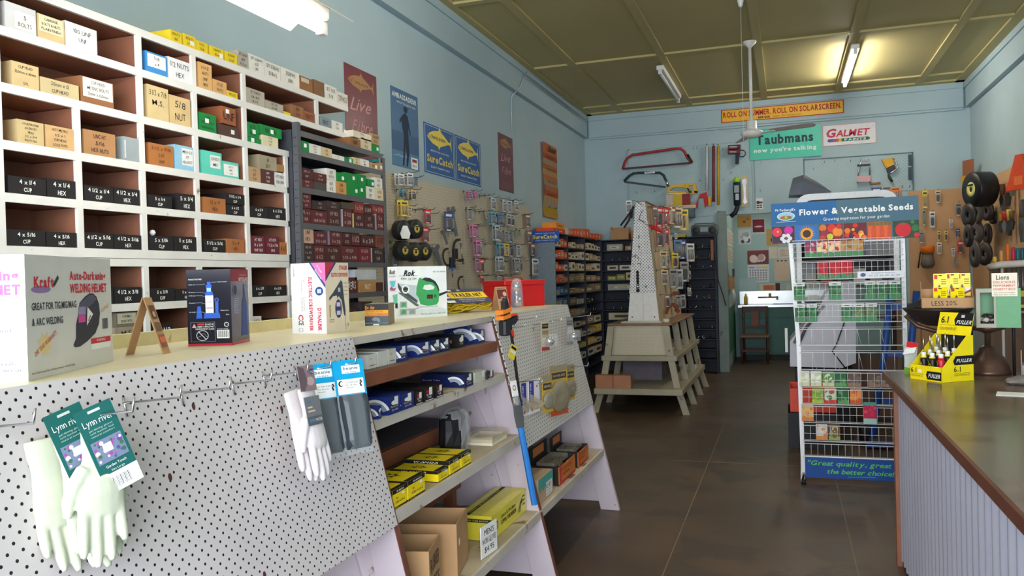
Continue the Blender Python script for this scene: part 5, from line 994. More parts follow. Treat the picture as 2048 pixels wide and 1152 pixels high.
def d_amb(mb, w, h, f):
    mb.rect(0, w, h*.45, h, f, C(56, 104, 146, r=.3), .0003); mb.rect(0, w, 0, h*.2, f, C(90, 130, 168), .0003)
    mb.text('AMBASSADEUR', w*.04, h*.88, h*.065, f, PW, w=w*.9, bold=.03, rot=-.0); mb.text('one of the great ones', w*.2, h*.82, h*.03, f, PW, w=w*.7)
    K = C(24, 44, 70); mb.poly([(w*a, h*b) for a, b in [(.40, .18), (.44, .40), (.38, .52), (.36, .60), (.30, .56), (.28, .60), (.40, .68), (.50, .72), (.60, .68), (.66, .55), (.70, .46), (.66, .44), (.60, .54), (.60, .42), (.62, .18), (.55, .02), (.50, .02), (.52, .18), (.48, .30), (.46, .18), (.42, .02), (.36, .02)]], f, K, .0006); mb.disc(w*.52, h*.755, w*.07, f, K, .0006, rb=h*.035); mb.poly([(w*.42, h*.775), (w*.62, h*.775), (w*.58, h*.80), (w*.48, h*.80)], f, K, .0007)
    mb.line([(w*.30, h*.58), (w*.74, h*.86)], .003, f, K, .0008); mb.rect(w*.68, w*.94, h*.01, h*.16, f, PW, .0006); mb.rect(w*.72, w*.9, h*.10, h*.14, f, C(150, 60, 70), .0009); mb.text('Abu', w*.74, h*.04, h*.03, f, INK, w=w*.15, off=.0009)
    for k in range(6): mb.line([(w*(.05+.08*k), h*.13+.01*(k % 3)), (w*(.2+.08*k), h*.135)], .003, f, C(190, 210, 225))
wall_sheet('fishing_poster', 'blue poster of a wading fisherman with white lettering across the top', 5.95, 6.46, 2.45, 3.09, (40, 84, 128), d_amb)
def d_sure(mb, w, h, f):
    for a0, a1, b0, b1 in ((.03, .97, .03, .037), (.03, .97, .963, .97), (.03, .04, .03, .97), (.96, .97, .03, .97)): mb.rect(w*a0, w*a1, h*b0, h*b1, f, PW)
    Y = C(240, 214, 90); fish(mb, w*.5, h*.74, w*.8, f, Y, C(20, 70, 140)); mb.text('WILSON', w*.47, h*.725, h*.06, f, C(20, 50, 110), w=w*.42, align='c', bold=.04, off=.0013)
    mb.text('IMPROVE YOUR CATCH WITH', w*.5, h*.46, h*.035, f, PW, w=w*.6, align='c', bold=.02); mb.text('SureCatch', w*.5, h*.24, h*.15, f, Y, w=w*.84, align='c', bold=.05); mb.text('QUALITY FISHING TACKLE', w*.5, h*.13, h*.035, f, PW, w=w*.62, align='c', bold=.02)
wall_sheet('fish_sign', 'blue fishing tackle sign with a yellow fish, next to the fisherman poster', 6.57, 7.265, 2.46, 2.905, (22, 88, 156), d_sure, 'sign')
wall_sheet('fish_sign', 'blue fishing tackle sign with a yellow fish, farther of two side by side', 7.285, 7.975, 2.46, 2.905, (22, 88, 156), d_sure, 'sign')
# long orange price chart hanging in a curl
mb = MB(); w, h = .70, .98; n = 14; OC = C(232, 150, 96); rs = []
bulge = [.01+.02*math.sin(k*.9)*(k/n) for k in range(n+1)]
for k in range(n):
    z1, z0 = h*(1-k/n), h*(1-(k+1)/n); col = [OC, OC, C(226, 120, 70), C(214, 190, 160), C(226, 150, 80), C(232, 196, 140), OC, C(214, 190, 160), OC, C(226, 120, 70), C(232, 196, 140), C(214, 196, 170), C(236, 204, 70), C(232, 190, 80)][k]
    mb.add([(0, -bulge[k], z1), (w, -bulge[k]*.6, z1), (w, -bulge[k+1]*.6, z0), (0, -bulge[k+1], z0)], [(0, 3, 2, 1), (0, 1, 2, 3)], col)
mb.text('Ramset', .3*w, h*.90, .07, Frame((0, -.032, 0)), INK, w=w*.5, bold=.05, shear=.3)
for k in range(5): mb.text(['FASTENERS', 'ANCHORS', 'DRILL BITS', '$12 $18 $24', '7-4'][k], w*.12, h*(.80-.17*k), .03, Frame((0, -.034, 0)), INK, w=w*.6)
tag(mb.build('hanging_chart', loc=(XL+.022, 10.21, 2.30), rot=FACE_X), 'long curling orange price chart on the left wall above orange boxes', 'poster')
mb = MB(); pts = [on_x(*q, XL+.012) for q in ((1042, 128), (1036, 150), (1030, 175), (1024, 192), (1022, 210), (1024, 262))]
pts[0] = Vector((-2.915, pts[0].y, 3.99)); pts[1] = Vector((-2.92, pts[1].y, 3.88)); pts[2].x = -2.92
mb.tube(pts, .008, C(176, 196, 204), 6); tag(mb.build('cable', loc=(0, 0, 0)), 'thin pale cable running down the left wall from the beam moulding', 'cable')

# ------------------------------------------------------------------ perforated boards on the left wall
PEGT = pegmat('tan_pegboard', (202, 190, 168), pitch=.0254, hole=.0032, centred=False, hole_rgb=(96, 86, 76))
for y0, y1, lab in ((5.20, 7.395, 'nearer beige perforated wall board with clamps and wrenches'), (7.405, 9.52, 'farther beige perforated wall board crowded with drill bit packs')):
    mb = MB(); mb.box(0, y1-y0, 0, .008, 0, 1.19, PEGT); tag(mb.build('pegboard', loc=(-2.97, y0, 1.18), rot=FACE_X), lab, 'pegboard')
WPX = -2.97
def wp(cx, cy, off=0.): return on_x(700+cx/3.6, 320+cy/3.6, WPX+.008+off)
_HK = None
def wall_hook(p, rot, L=.13, holding=True, where='left wall boards', up=.03):
    key = (round(L, 2),); global _HK
    if _HK is None: _HK = {}
    if key not in _HK:
        mb = MB(); mb.tube([(0, .0095, 0), (0, -L*.85, .004), (0, -L, up*.6)], .0028, WIRE_DARK, 5); mb.tube([(0, -.003, .012), (0, -.003, -.02)], .0026, WIRE_DARK, 5)
        o = mb.build('wire_hook'); _HK[key] = o.data; bpy.data.objects.remove(o)
    o = bpy.data.objects.new('wire_hook', _HK[key]); COL.objects.link(o); o.location = p; o.rotation_euler = (0, 0, rot)
    return tag(o, ('wire hook with goods hanging on it, %s' if holding else 'bare empty wire hook, %s') % where, 'hook', ('loaded hooks on the %s' if holding else 'bare hooks on the %s') % where)
def pack_mesh(parent, w, h, style, rng):
    """carded goods: printed card, product, clear bubble"""
    cards = dict(steel=(176, 180, 182), blue=(90, 124, 160), pink=(196, 110, 150), yellow=(226, 186, 60), red=(200, 40, 44), grey=(150, 146, 140), green=(120, 150, 110), bluedark=(50, 66, 120), brown=(150, 96, 70), silver=(206, 206, 204), tan=(196, 172, 132), white=(222, 220, 214), teal=(96, 150, 160), orange=(226, 120, 50))
    c = cards[style]; mb = MB(); mb.box(-w/2, w/2, 0, .0015, -h, .008, C(*c)); mb.rect(-w/2, w/2, -h*.24, .008, FR0, C(*[min(255, int(v*1.15)+12) for v in c]))
    mb.rect(-w*.35, w*.35, -h*.2, -h*.08, FR0, PW if style in ('red', 'bluedark', 'brown') else C(80, 80, 90), .0009); mb.rect(-w*.3, w*.2, -h*.97, -h*.90, FR0, PW, .0009)
    mb.build('card', parent)
    q = MB(); k = rng.randrange(3)
    if k == 0: q.tube([(0, -.006, -h*.32), (0, -.006, -h*.6), (0, -.006, -h*.86)], [w*.10, w*.09, w*.04], TOOL_STEEL, 7)
    elif k == 1:
        for s in (-.22, .05, .28): q.tube([(w*s, -.005, -h*.34), (w*s, -.005, -h*.85)], w*.055, TOOL_STEEL if s else DARK_STEEL, 6)
    else: q.rings([[(-w*.3*a, -.004, -h*b), (w*.3*a, -.004, -h*b), (w*.25*a, -.014, -h*b), (-w*.25*a, -.014, -h*b)] for a, b in ((.6, .34), (1, .45), (1, .75), (.5, .86))], DARK_STEEL if style != 'pink' else C(180, 90, 140))
    q.build('product', parent)
    q = MB(); q.rings([[(-w*.42*a, -.001-d, -h*b), (w*.42*a, -.001-d, -h*b), (w*.42*a, -.001, -h*b), (-w*.42*a, -.001, -h*b)] for a, b, d in ((.9, .28, .004), (1, .34, .02), (1, .82, .02), (.9, .89, .004))], plastic_film('pack_bubble', (224, 224, 226), .14, .1)); q.build('bubble', parent)
def wall_pack(c0, c1, r0, r1, style, desc, n=1, X=None, rot=None, conv=None, where='left wall boards', name='hanging_pack', turn=-.25):
    conv = conv or wp; rot = FACE_X if rot is None else rot
    a, b = conv((c0+c1)/2, r0), conv((c0+c1)/2, r1); e0, e1 = conv(c0, (r0+r1)/2), conv(c1, (r0+r1)/2)
    h = a.z-b.z; w = max(.025, min((e1-e0).length*.72, h*.75)); rng = random.Random(int(c0*7+r0))
    nrm = Matrix.Rotation(rot, 3, 'Z') @ Vector((0, -1, 0)); wall_hook(a, rot, .06+.035*n+.02+(.10*h+.25*w if 'pyramid' in where else 0), True, where)
    grp = desc if n > 1 else None; first = None
    for i in range(n):
        p = a+nrm*(.04+.032*i+(.10*h+.25*w if where[:5] == 'right' and 'pyramid' in where else 0))+Vector((0, 0, -.004-.001*i))
        if first is None:
            first = thing(name, desc, 'packet', p, rot+turn, grp); pack_mesh(first, w, h, style, rng)
        else: dup(first, p, rot+turn*(1+.1*i))
    return first
for c0, c1, r0, r1, st, ds, n in [
 (285, 330, 105, 182, 'silver', 'silver bagged goods on the topmost hook of the nearer wall board', 2), (350, 398, 98, 185, 'silver', 'clear bagged fittings right of the topmost silver bags', 2),
 (310, 355, 216, 270, 'teal', 'pale teal bagged goods on second hook row near the steel rack', 2), (365, 435, 222, 288, 'tan', 'cream bagged goods on second hook row beside the teal bags', 2),
 (296, 368, 295, 405, 'yellow', 'large yellow carded packs above the black tape reels', 2), (376, 416, 335, 410, 'yellow', 'narrow yellow pack beside the large yellow packs', 1),
 (480, 578, 362, 455, 'red', 'red and white bag above another red and white bag on the nearer wall board', 1), (474, 552, 488, 582, 'red', 'lower red and white bag beside the black tape reels', 1),
 (650, 714, 378, 512, 'bluedark', 'tall dark blue pack hanging beside the long wrench', 1), (430, 455, 130, 188, 'blue', 'small pale blue bag at the top of the nearer wall board', 1), (270, 300, 590, 625, 'yellow', 'small yellow pack low beside the steel rack', 1), (268, 315, 640, 760, 'grey', 'dark grey pack low beside the steel rack', 1),
 (795, 833, 226, 280, 'pink', 'nearer pink pack on the topmost hook of the farther wall board', 2), (838, 876, 230, 278, 'pink', 'second pink packs on the topmost hook row', 2), (992, 1020, 276, 356, 'steel', 'single steel tool pack under the topmost hook row', 1), (1076, 1100, 292, 375, 'steel', 'steel bit pack left of two others under the topmost row', 1), (1108, 1140, 296, 378, 'steel', 'steel bit pack between two others under the topmost row', 1), (1150, 1196, 296, 360, 'silver', 'bright chrome pack high near the far edge', 1),
 (818, 850, 345, 432, 'grey', 'grey-pink pack at the seam on second hook row', 1), (944, 972, 372, 420, 'tan', 'small tan pack on second hook row', 1), (968, 1000, 378, 465, 'teal', 'long teal drill packs on third hook row', 2), (1010, 1062, 385, 470, 'blue', 'long blue drill packs on third hook row', 2), (1105, 1130, 392, 470, 'steel', 'grey chisel pack on third hook row', 1), (1133, 1156, 398, 476, 'steel', 'second grey chisel pack on third hook row', 1), (1230, 1285, 392, 482, 'brown', 'rusty brown pack at the far edge, upper', 1),
 (832, 862, 470, 555, 'pink', 'pink lettered packs at the seam on fourth hook row', 2), (866, 896, 474, 560, 'pink', 'second pink lettered packs on fourth hook row', 1), (1000, 1028, 470, 580, 'steel', 'long steel drill packs on fourth hook row', 2), (1032, 1062, 482, 585, 'steel', 'second long steel drill packs on fourth hook row', 1), (1090, 1116, 512, 595, 'grey', 'grey pack on fourth hook row', 1), (1120, 1143, 516, 590, 'teal', 'teal pack on fourth hook row', 1), (1170, 1216, 498, 552, 'green', 'dark green pack on fourth hook row', 1), (1250, 1290, 512, 600, 'brown', 'brown pack at the far edge, middle', 1),
 (860, 888, 580, 690, 'pink', 'tall pink packs at the seam on fifth hook row', 2), (892, 920, 590, 690, 'steel', 'tall steel pack beside the tall pink packs', 1), (1028, 1060, 600, 700, 'teal', 'long teal packs on fifth hook row', 2), (1066, 1100, 605, 690, 'yellow', 'yellow-green packs on fifth hook row', 2), (1122, 1150, 608, 695, 'blue', 'blue packs on fifth hook row', 1), (1172, 1205, 614, 695, 'steel', 'steel pack last on fifth hook row', 1), (1272, 1318, 605, 690, 'brown', 'coiled brown pack at the far edge, lower', 1),
 (876, 904, 712, 805, 'pink', 'pink packs at the seam on sixth hook row', 1), (908, 936, 716, 805, 'red', 'dull red pack on sixth hook row', 1), (1022, 1058, 700, 800, 'steel', 'steel packs on sixth hook row', 2), (1062, 1092, 735, 795, 'yellow', 'lime yellow pack on sixth hook row', 1), (1142, 1176, 708, 808, 'grey', 'row of dark drill packs on sixth hook row', 2), (1184, 1215, 715, 800, 'grey', 'last dark drill pack on sixth hook row', 1), (1290, 1332, 712, 830, 'white', 'white pack at the far edge beside the grey shelving end', 1),
 (906, 940, 832, 890, 'red', 'red packs just above the red tool box', 1), (1034, 1060, 836, 885, 'steel', 'short steel pack just above the red tool box', 1), (1064, 1090, 832, 880, 'green', 'green pack just above the red tool box', 1), (1255, 1330, 830, 858, 'green', 'low green and orange box-like pack by the grey shelving end', 1)]:
    wall_pack(c0, c1, r0, r1, st, ds, n)
for cx, cy in [(455, 120), (430, 240), (480, 345), (500, 350), (590, 378), (600, 490), (560, 605), (900, 240), (930, 246), (960, 250), (1000, 246), (1110, 268), (1170, 280), (1220, 308), (860, 346), (900, 352), (930, 360), (960, 362), (1080, 390), (1180, 380), (1270, 384), (880, 480), (930, 468), (960, 590), (1000, 596), (1180, 604), (1230, 602), (940, 700), (1000, 706), (1110, 720), (1260, 716), (960, 822), (1010, 820), (1130, 826), (1190, 815), (1090, 820)]:
    wall_hook(wp(cx-30, cy+12), FACE_X, .12, False)
# reels of tape on the hooks
def reel(label, p, rot, r, wd, hub=(196, 176, 80), rim=(40, 40, 42), group=None, name='tape_reel', cat='reel'):
    t = thing(name, label, cat, p, rot, group)
    mb = MB(); mb.lathe([(r*.42, -wd), (r*.95, -wd), (r, -wd*.92), (r, -wd*.08), (r*.95, 0), (r*.42, 0)], C(*rim, r=.4), axis='Y', n=26, cap=False); mb.build('flange', t)
    mb = MB(); mb.lathe([(r*.14, -wd*.9), (r*.16, -wd*1.02), (r*.42, -wd*1.02), (r*.42, -wd*.9)], C(*hub), axis='Y', n=22, cap=False); f = Frame((0, -wd*1.03, 0))
    mb.rect(-r*.3, r*.3, r*.2, r*.3, f, INK, .0008); o = mb.build('label_disc', t); mb = MB(); mb.lathe([(r*.15, -wd*.99), (r*.15, 0)], C(30, 30, 30), axis='Y', n=14, cap=True); mb.build('core', t); return t
for i, (cx, cy, ds) in enumerate([(345, 508, 'nearest black tape reel of the upper row on the nearer wall board'), (438, 500, 'farther black tape reel of the upper row'), (352, 655, 'nearest black tape reel of the lower row on the nearer wall board'), (430, 665, 'middle black tape reel of the lower row'), (500, 660, 'farthest black tape reel of the lower row')]):
    p = wp(cx, cy, .06+.01*i); reel(ds, p, FACE_X-.3, .079 if i < 4 else .076, .07, group='black tape reels on the wall board'); wall_hook(wp(cx-12, cy-10), FACE_X, .16, True)
p = wp(398, 520, .19); mb = MB(); mb.rings([[(-w_, -.003, z), (w_, -.003, z), (w_, .003, z), (-w_, .003, z)] for z, w_ in ((-.05, .035), (-.01, .05), (.03, .03), (.05, .02))], PW); tag(mb.build('swing_tag', loc=p, rot=FACE_X-.4), 'white tag between the two upper tape reels', 'tag')
# hand tools
def flat_tool(name, label, pts_list, depth, loc, rot, mats, cat='tool', off=0., parts=None, group=None):
    """tool made of extruded outlines; pts_list = [(part name, outline, thickness, material)]"""
    t = thing(name, label, cat, loc, rot, group)
    for pn, pts, th, mt in pts_list:
        mb = MB()
        if isinstance(pts[0][0], (tuple, list)):
            for q in pts: mb.prism(q, Frame((0, -th/2, 0)), th, mt)
        else: mb.prism(pts, Frame((0, -th/2, 0)), th, mt)
        mb.build(pn, t)
    return t
def bowl(ro, ri, a0, a1, n=14, cx=0, cz=0, sx=1., sz=1.):
    o = [(cx+sx*ro*math.cos(a0+(a1-a0)*k/n), cz+sz*ro*math.sin(a0+(a1-a0)*k/n)) for k in range(n+1)]
    i = [(cx+sx*ri*math.cos(a0+(a1-a0)*k/n), cz+sz*ri*math.sin(a0+(a1-a0)*k/n)) for k in range(n+1)]
    return [[o[k], o[k+1], i[k+1], i[k]] for k in range(n)]
def g_clamp(label, p, rot, s, tilt=0.):
    t = thing('g_clamp', label, 'clamp', p, (0, tilt, rot)); K = M('cast_dark', (62, 60, 60), .45, var=.12, metal=.3)
    mb = MB()
    for q in bowl(.5*s, .38*s, PI*.5, PI*1.5, 12, 0, 0, .62, 1.): mb.prism(q, Frame((0, -.014*s*2, 0)), .03*s*2, K)
    mb.prism([(0, .5*s), (0, .38*s), (.16*s, .40*s), (.16*s, .48*s)], Frame((0, -.03*s, 0)), .06*s, K); mb.prism([(0, -.5*s), (0, -.38*s), (.20*s, -.38*s), (.20*s, -.5*s)], Frame((0, -.03*s, 0)), .06*s, K); mb.build('frame', t)
    mb = MB(); mb.tube([(.15*s, 0, -.62*s), (.15*s, 0, .25*s)], .028*s, TOOL_STEEL, 8); mb.tube([(.15*s, 0, .24*s), (.15*s, 0, .29*s)], .06*s, TOOL_STEEL, 8); mb.tube([(.04*s, 0, -.6*s), (.26*s, 0, -.6*s)], .014*s, TOOL_STEEL, 6); mb.build('screw', t); return t
g_clamp('largest dark G clamp hanging at the seam between the wall boards', wp(782, 650, .05), FACE_X-.5, .22, -.12)
g_clamp('smaller G clamp with white tag low on the wall board above the trailer net', wp(805, 895, .05), FACE_X-.5, .16, -.1); g_clamp('dark G clamp just left of the largest one', wp(700, 700, .05), FACE_X-.5, .17, -.15)
def wrench(label, top, bot, rot, jaw=.035, name='adjustable_wrench'):
    L = (top-bot).length; t = thing(name, label, 'wrench', top, rot)
    d = Matrix.Rotation(-rot, 3, 'Z') @ (bot-top); ang = math.atan2(d.x, -d.z); t.rotation_euler = (0, -ang, rot)
    w = jaw; mb = MB(); mb.prism([(-w*.35, 0), (w*.35, 0), (w*.45, -L*.70), (w*.5, -L*.76), (-w*.5, -L*.76), (-w*.45, -L*.70)][::-1], Frame((0, -.006, 0)), .012, TOOL_STEEL); mb.build('handle', t)
    mb = MB(); mb.prism([(-w*.55, -L*.74), (w*.55, -L*.74), (w*.9, -L*.84), (w*.75, -L), (w*.35, -L), (w*.4, -L*.88), (-w*.1, -L*.86), (-w*.5, -L*.98), (-w*.85, -L*.98), (-w*.95, -L*.84)][::-1], Frame((0, -.01, 0)), .02, TOOL_STEEL); mb.build('jaw', t); return t
wrench('long adjustable wrench beside the tall dark blue pack', wp(768, 548, .05), wp(745, 335, .06), FACE_X-.4, .05); wrench('slim pliers wrench below the tall dark blue pack', wp(700, 606, .05), wp(685, 505, .06), FACE_X-.4, .03, 'pliers'); wrench('large tin snips hanging above the green-printed jigsaw carton', wp(652, 762, .05), wp(628, 618, .06), FACE_X-.4, .06, 'tin_snips')
for ds, cx, cy in (('black and red boxed clamp tip on the largest G clamp', 757, 678), ('black and blue boxed clamp hanging under the largest G clamp', 735, 740)):
    p = wp(cx, cy, .09); t = thing('bar_clamp', ds, 'clamp', p, FACE_X-.5); mb = MB(); mb.box(-.022, .022, -.02, .02, -.05, .05, C(34, 36, 44), .004); mb.build('body', t); mb = MB(); mb.box(-.026, .026, -.022, .022, -.056, -.045, C(200, 70, 60) if cy < 700 else C(60, 110, 190)); mb.build('pad', t); mb = MB(); mb.tube([(0, .0, -.05), (0, 0, -.13)], .006, TOOL_STEEL, 6); mb.build('bar', t)

# ------------------------------------------------------------------ dark corner shelving
DKS = M('dark_navy_shelf', (46, 52, 66), .6, var=.12, scale=3); HAM = M('hammered_grey_blue', (118, 132, 142), .5, var=.10, scale=40)
DZ = [2.055-.002]+[1.885-.152*k for k in range(12)]
dk = thing('corner_shelving', 'dark L-shaped shelving of many small shelves in the far left corner', 'shelving', (-2.7, 11, 0))
DKI = Matrix.Translation((2.7, -11, 0))
def dkp(name, mb): o = mb.build(name); o.parent = dk; o.matrix_parent_inverse = DKI; return o
DY0, DY1, DX0, DX1, DBY = 9.66, 12.36, -2.985, -2.69, 12.38
mb = MB(); mb.box(DX0, DX1, DY0, DY0+.02, 0, 2.055, HAM); dkp('end_panel', mb)
mb = MB(); mb.box(DX0, DX0+.01, DY0+.02, DY1, 0, 2.05, DKS); mb.box(DX0, -.985, 12.675, 12.685, 0, 2.05, DKS); dkp('back_panel', mb)
for y in (10.30, 11.25, 12.35): mb = MB(); mb.box(DX0+.01, DX1, y, y+.018, 0, 2.04, DKS); dkp('divider', mb)
for x in (-1.96, -1.45, -1.0): mb = MB(); mb.box(x, x+.018, DBY, 12.675, 0, 2.04, DKS); dkp('divider', mb)
for z in DZ:
    mb = MB(); mb.box(DX0+.01, DX1-.003, DY0+.02, 12.35, z-.014, z, DKS); dkp('shelf', mb); mb = MB(); mb.box(DX0+.01, -.985, DBY+.003, 12.675, z-.014, z, DKS); dkp('shelf', mb)
rr = random.Random(21)
OB, CR, TN, PKB = (224, 84, 40), (214, 200, 172), (184, 152, 112), (206, 120, 90)
NUMW = ['top', 'first', 'second', 'third', 'fourth', 'fifth', 'sixth', 'seventh', 'eighth', 'ninth', 'tenth', 'eleventh', 'twelfth']
def small_carton(w, d, h, rgb, loc, rot, label, group, mark=True):
    mb = MB(); mt = M('card_%d_%d_%d' % rgb, rgb, .7, var=.08, scale=10); mb.box(0, w, 0, d, 0, h, mt)
    if mark: mb.rect(w*.2, w*.8, h*.3, h*.7, FR0, C(226, 214, 190) if sum(rgb) < 560 else C(90, 80, 76)); mb.rect(w*.3, w*.6, h*.45, h*.55, FR0, C(60, 50, 50), .001)
    return tag(mb.build('small_carton', loc=loc, rot=rot), label, 'box', group)
CN = {OB: 'orange', CR: 'cream', TN: 'tan', PKB: 'salmon', (150, 128, 104): 'brown', (60, 110, 160): 'blue', (176, 178, 170): 'grey', (150, 160, 70): 'olive green', (222, 218, 210): 'white', (220, 190, 60): 'yellow'}
BRB, BLU, GRY, OLV, WH2, YE2 = (150, 128, 104), (60, 110, 160), (176, 178, 170), (150, 160, 70), (222, 218, 210), (220, 190, 60)
def fill(z, a0, a1, cols, hmin, hmax, side, bay, si, depth=.2):
    n = len(cols); span = (a1-a0)/n
    for i, c in enumerate(cols):
        w = span*rr.uniform(.8, .96); h = rr.uniform(hmin, hmax); a = a0+span*i+.004
        lab = '%s carton, %s along the %s shelf of the dark corner shelving, %s' % (CN[c], ORD[i], NUMW[si], bay)
        if side == 'l': small_carton(w, depth, h, c, (DX1-.01, a, z+.0005), FACE_X, lab, 'cartons on the dark corner shelving')
        else: small_carton(w, depth, h, c, (a, DBY+.012, z+.0005), 0, lab, 'cartons on the dark corner shelving')
B1, B2, B3 = (9.69, 10.29), (10.33, 11.24), (11.28, 12.30)
rows = [(None, None, None), ((CR, CR, OB, OB), (TN, CR, BRB, TN), (CR, CR, CR, CR, WH2)), ((OB, OB, PKB, OB), (CR, CR, CR, GRY, CR), (CR, TN, TN, CR)), ((OB, OB, OB, CR), (CR, CR, TN, CR, CR), (TN, CR, CR)), ((PKB, OB, PKB, PKB), (TN, BRB, TN), (BRB, TN, BRB)), ((GRY, BLU, BLU), (BRB, TN, BRB), (BRB, BRB)), ((GRY, BLU), (BRB, GRY), ()), ((), (TN, GRY, BRB), ()), ((), (GRY, CR, TN), (BRB, CR)), ((), (WH2, CR, GRY, CR), (CR, TN, YE2)), ((), (CR, WH2, GRY, YE2), (YE2, CR)), ((), (WH2, GRY, WH2), (WH2, CR))]
for si, bays in enumerate(rows):
    if si == 0: continue
    for (a0, a1), cols, bay in zip((B1, B2, B3), bays, ('near bay', 'middle bay', 'far bay')):
        if cols: fill(DZ[si], a0, a1, cols, .055, .115, 'l', bay, si)
for si, cols in ((1, (GRY, TN)), (3, (CR, WH2, CR)), (4, (OLV, OLV, CR, CR)), (5, (GRY,)), (8, (CR,))): fill(DZ[si], -2.62, -2.05, cols, .06, .115, 'b', 'rear wall part', si)
# orange cartons and others on its top
zt = DZ[0]+.0012
def top_box(px0, px1, yt, rgb, lab, zb=zt, X=DX1-.012, txt=None, d=.22):
    a, b = on_x(px0, yt, X), on_x(px1, yt, X); w, h = b.y-a.y-.004, max(.02, a.z-zb); mb = MB(); mb.box(0, w, 0, d, 0, h, C(*rgb))
    if txt: mb.text(txt, w*.5, h*.35, h*.3, FR0, PW if rgb[1] < 120 else INK, w=w*.5, align='c', bold=.03)
    mb.rect(w*.1, w*.35, h*.3, h*.7, FR0, C(236, 220, 200)) if not txt else None
    return tag(mb.build('small_carton', loc=(X, a.y+.002, zb), rot=FACE_X), lab, 'box', 'cartons on top of the dark corner shelving'), zb+h
TP = 'on top of the dark corner shelving'
o, z1 = top_box(1107, 1108+0, 453, OB, 'x') if False else (None, None)
o, z1 = top_box(1106.5, 1130, 455, (226, 72, 36), 'long red-orange carton nearest the shop front '+TP, txt='Ramset')
top_box(1112, 1128, 444, (240, 150, 40), 'yellow-orange carton stacked on the red-orange one '+TP, zb=z1+.0005, txt='Ramset', d=.18)
for i, (a, b, yt, c, ds) in enumerate([(1131, 1136, 456, CR, 'cream'), (1136.5, 1141, 457, TN, 'tan'), (1142, 1148, 457, OB, 'orange, first of a run'), (1148.5, 1154, 457, OB, 'orange, second of a run'), (1154.5, 1160, 457, OB, 'orange, third of a run'), (1160.5, 1166, 458, PKB, 'salmon'), (1166.5, 1172, 457, OB, 'orange, fourth of a run'), (1173, 1179, 458, OB, 'orange, fifth of a run'), (1180, 1185, 466, OB, 'low orange, first of four'), (1186, 1191, 467, OB, 'low orange, second of four'), (1192, 1197, 467, OB, 'low orange, third of four'), (1198, 1203, 468, PKB, 'low salmon, last of four')]): top_box(a, b, yt, c, 'carton %s, %s' % (TP, ds))
mb = MB(); w, h = .36, .14; mb.box(0, w, 0, .003, 0, h, C(24, 84, 176)); mb.text('SureCatch', w*.5, h*.34, h*.34, FR0, C(246, 220, 70), w=w*.86, align='c', bold=.05); mb.text('IMPROVE YOUR CATCH', w*.5, h*.76, h*.09, FR0, PW, w=w*.7, align='c'); mb.text('QUALITY FISHING TACKLE', w*.5, h*.14, h*.09, FR0, PW, w=w*.7, align='c')
p = on_y(1062, 486, DY0-.006); tag(mb.build('shop_sign', loc=(-3.0+.01, DY0-.0035, p.z)), 'small blue sign with yellow lettering fixed to the grey shelving end', 'sign')
open_carton('cardboard_carton', 'open brown carton on the rear part of the dark corner shelving', (-2.42, 12.53, zt), 0, .28, .22, .15, .05); small_carton(.22, .2, .12, (190, 130, 90), (-2.24, 12.42, zt), 0, 'reddish tan carton beside the open brown carton, rear wall shelving', None)
small_carton(.16, .14, .04, (216, 190, 90), (-1.58, 12.44, zt), 0, 'flat yellow carton on the shelving left of the radio', None, False)
t = thing('radio', 'portable grey radio with rounded ends on the dark shelving', 'radio', (-1.14, 12.5, zt)); mb = MB(); pr = [(.19+.0*k, 0) for k in range(1)]
rs = [[(x, -.07+.14*(j % 2 == 1 and 0)+(.065*math.cos(2*PI*j/16)), .085+.083*s_*math.sin(2*PI*j/16)) for j in range(16)] for x, s_ in ((-.19, .8), (-.175, 1), (.175, 1), (.19, .8))]; mb.rings(rs, C(96, 104, 110), smooth=True); mb.build('body', t)
for sx in (-1, 1): mb = MB(); mb.lathe([(.0, -.006), (.052, -.006), (.055, 0)], C(50, 54, 58), o=(sx*.12, -.135, .085), axis='Y', n=18); mb.build('speaker', t)
mb = MB(); mb.box(-.055, .055, -.145, -.135, .06, .13, C(150, 160, 166)); mb.build('tuner_panel', t); mb = MB(); mb.tube([(-.15, -.07, .16), (-.14, -.07, .185), (.14, -.07, .185), (.15, -.07, .16)], .007, C(60, 64, 68), 6); mb.build('handle', t)
# loose metal fittings on the small shelves
def fitting(x, y, z, k, s, lab, grp):
    mb = MB(); mt = [TOOL_STEEL, CHROME, DARK_STEEL, M('brass', (176, 140, 70), .3, metal=.9)][k % 4]
    if k % 3 == 0: mb.lathe([(.6*s, 0), (s, .15*s), (s, .9*s), (.55*s, 1.1*s), (.55*s, 1.8*s), (.7*s, 2*s), (.0, 2*s)], mt, n=9)
    elif k % 3 == 1: mb.tube([(-s, 0, .5*s), (0, 0, .6*s), (.5*s, 0, 1.2*s), (.5*s, 0, 2*s)], .5*s, mt, 8)
    else: mb.tube([(s*1.1*math.cos(q*PI/5), s*.2*(q % 2), s*1.2+s*1.1*math.sin(q*PI/5)) for q in range(11)], s*.3, mt, 6)
    return tag(mb.build('pipe_fitting', loc=(x, y, z+.004), rot=rr.uniform(0, 3)), lab, 'fitting', grp)
for si in (1, 2, 3, 5, 6, 7, 9, 10):
    for i in range(4): fitting(-1.38+.1*i+rr.uniform(-.02, .02), DBY+.07+rr.uniform(0, .04), DZ[si]+.001, rr.randrange(12), rr.uniform(.014, .024), 'loose metal fitting on the %s shelf right of the tool pyramid' % NUMW[si], 'metal fittings on the %s shelf by the post' % NUMW[si])
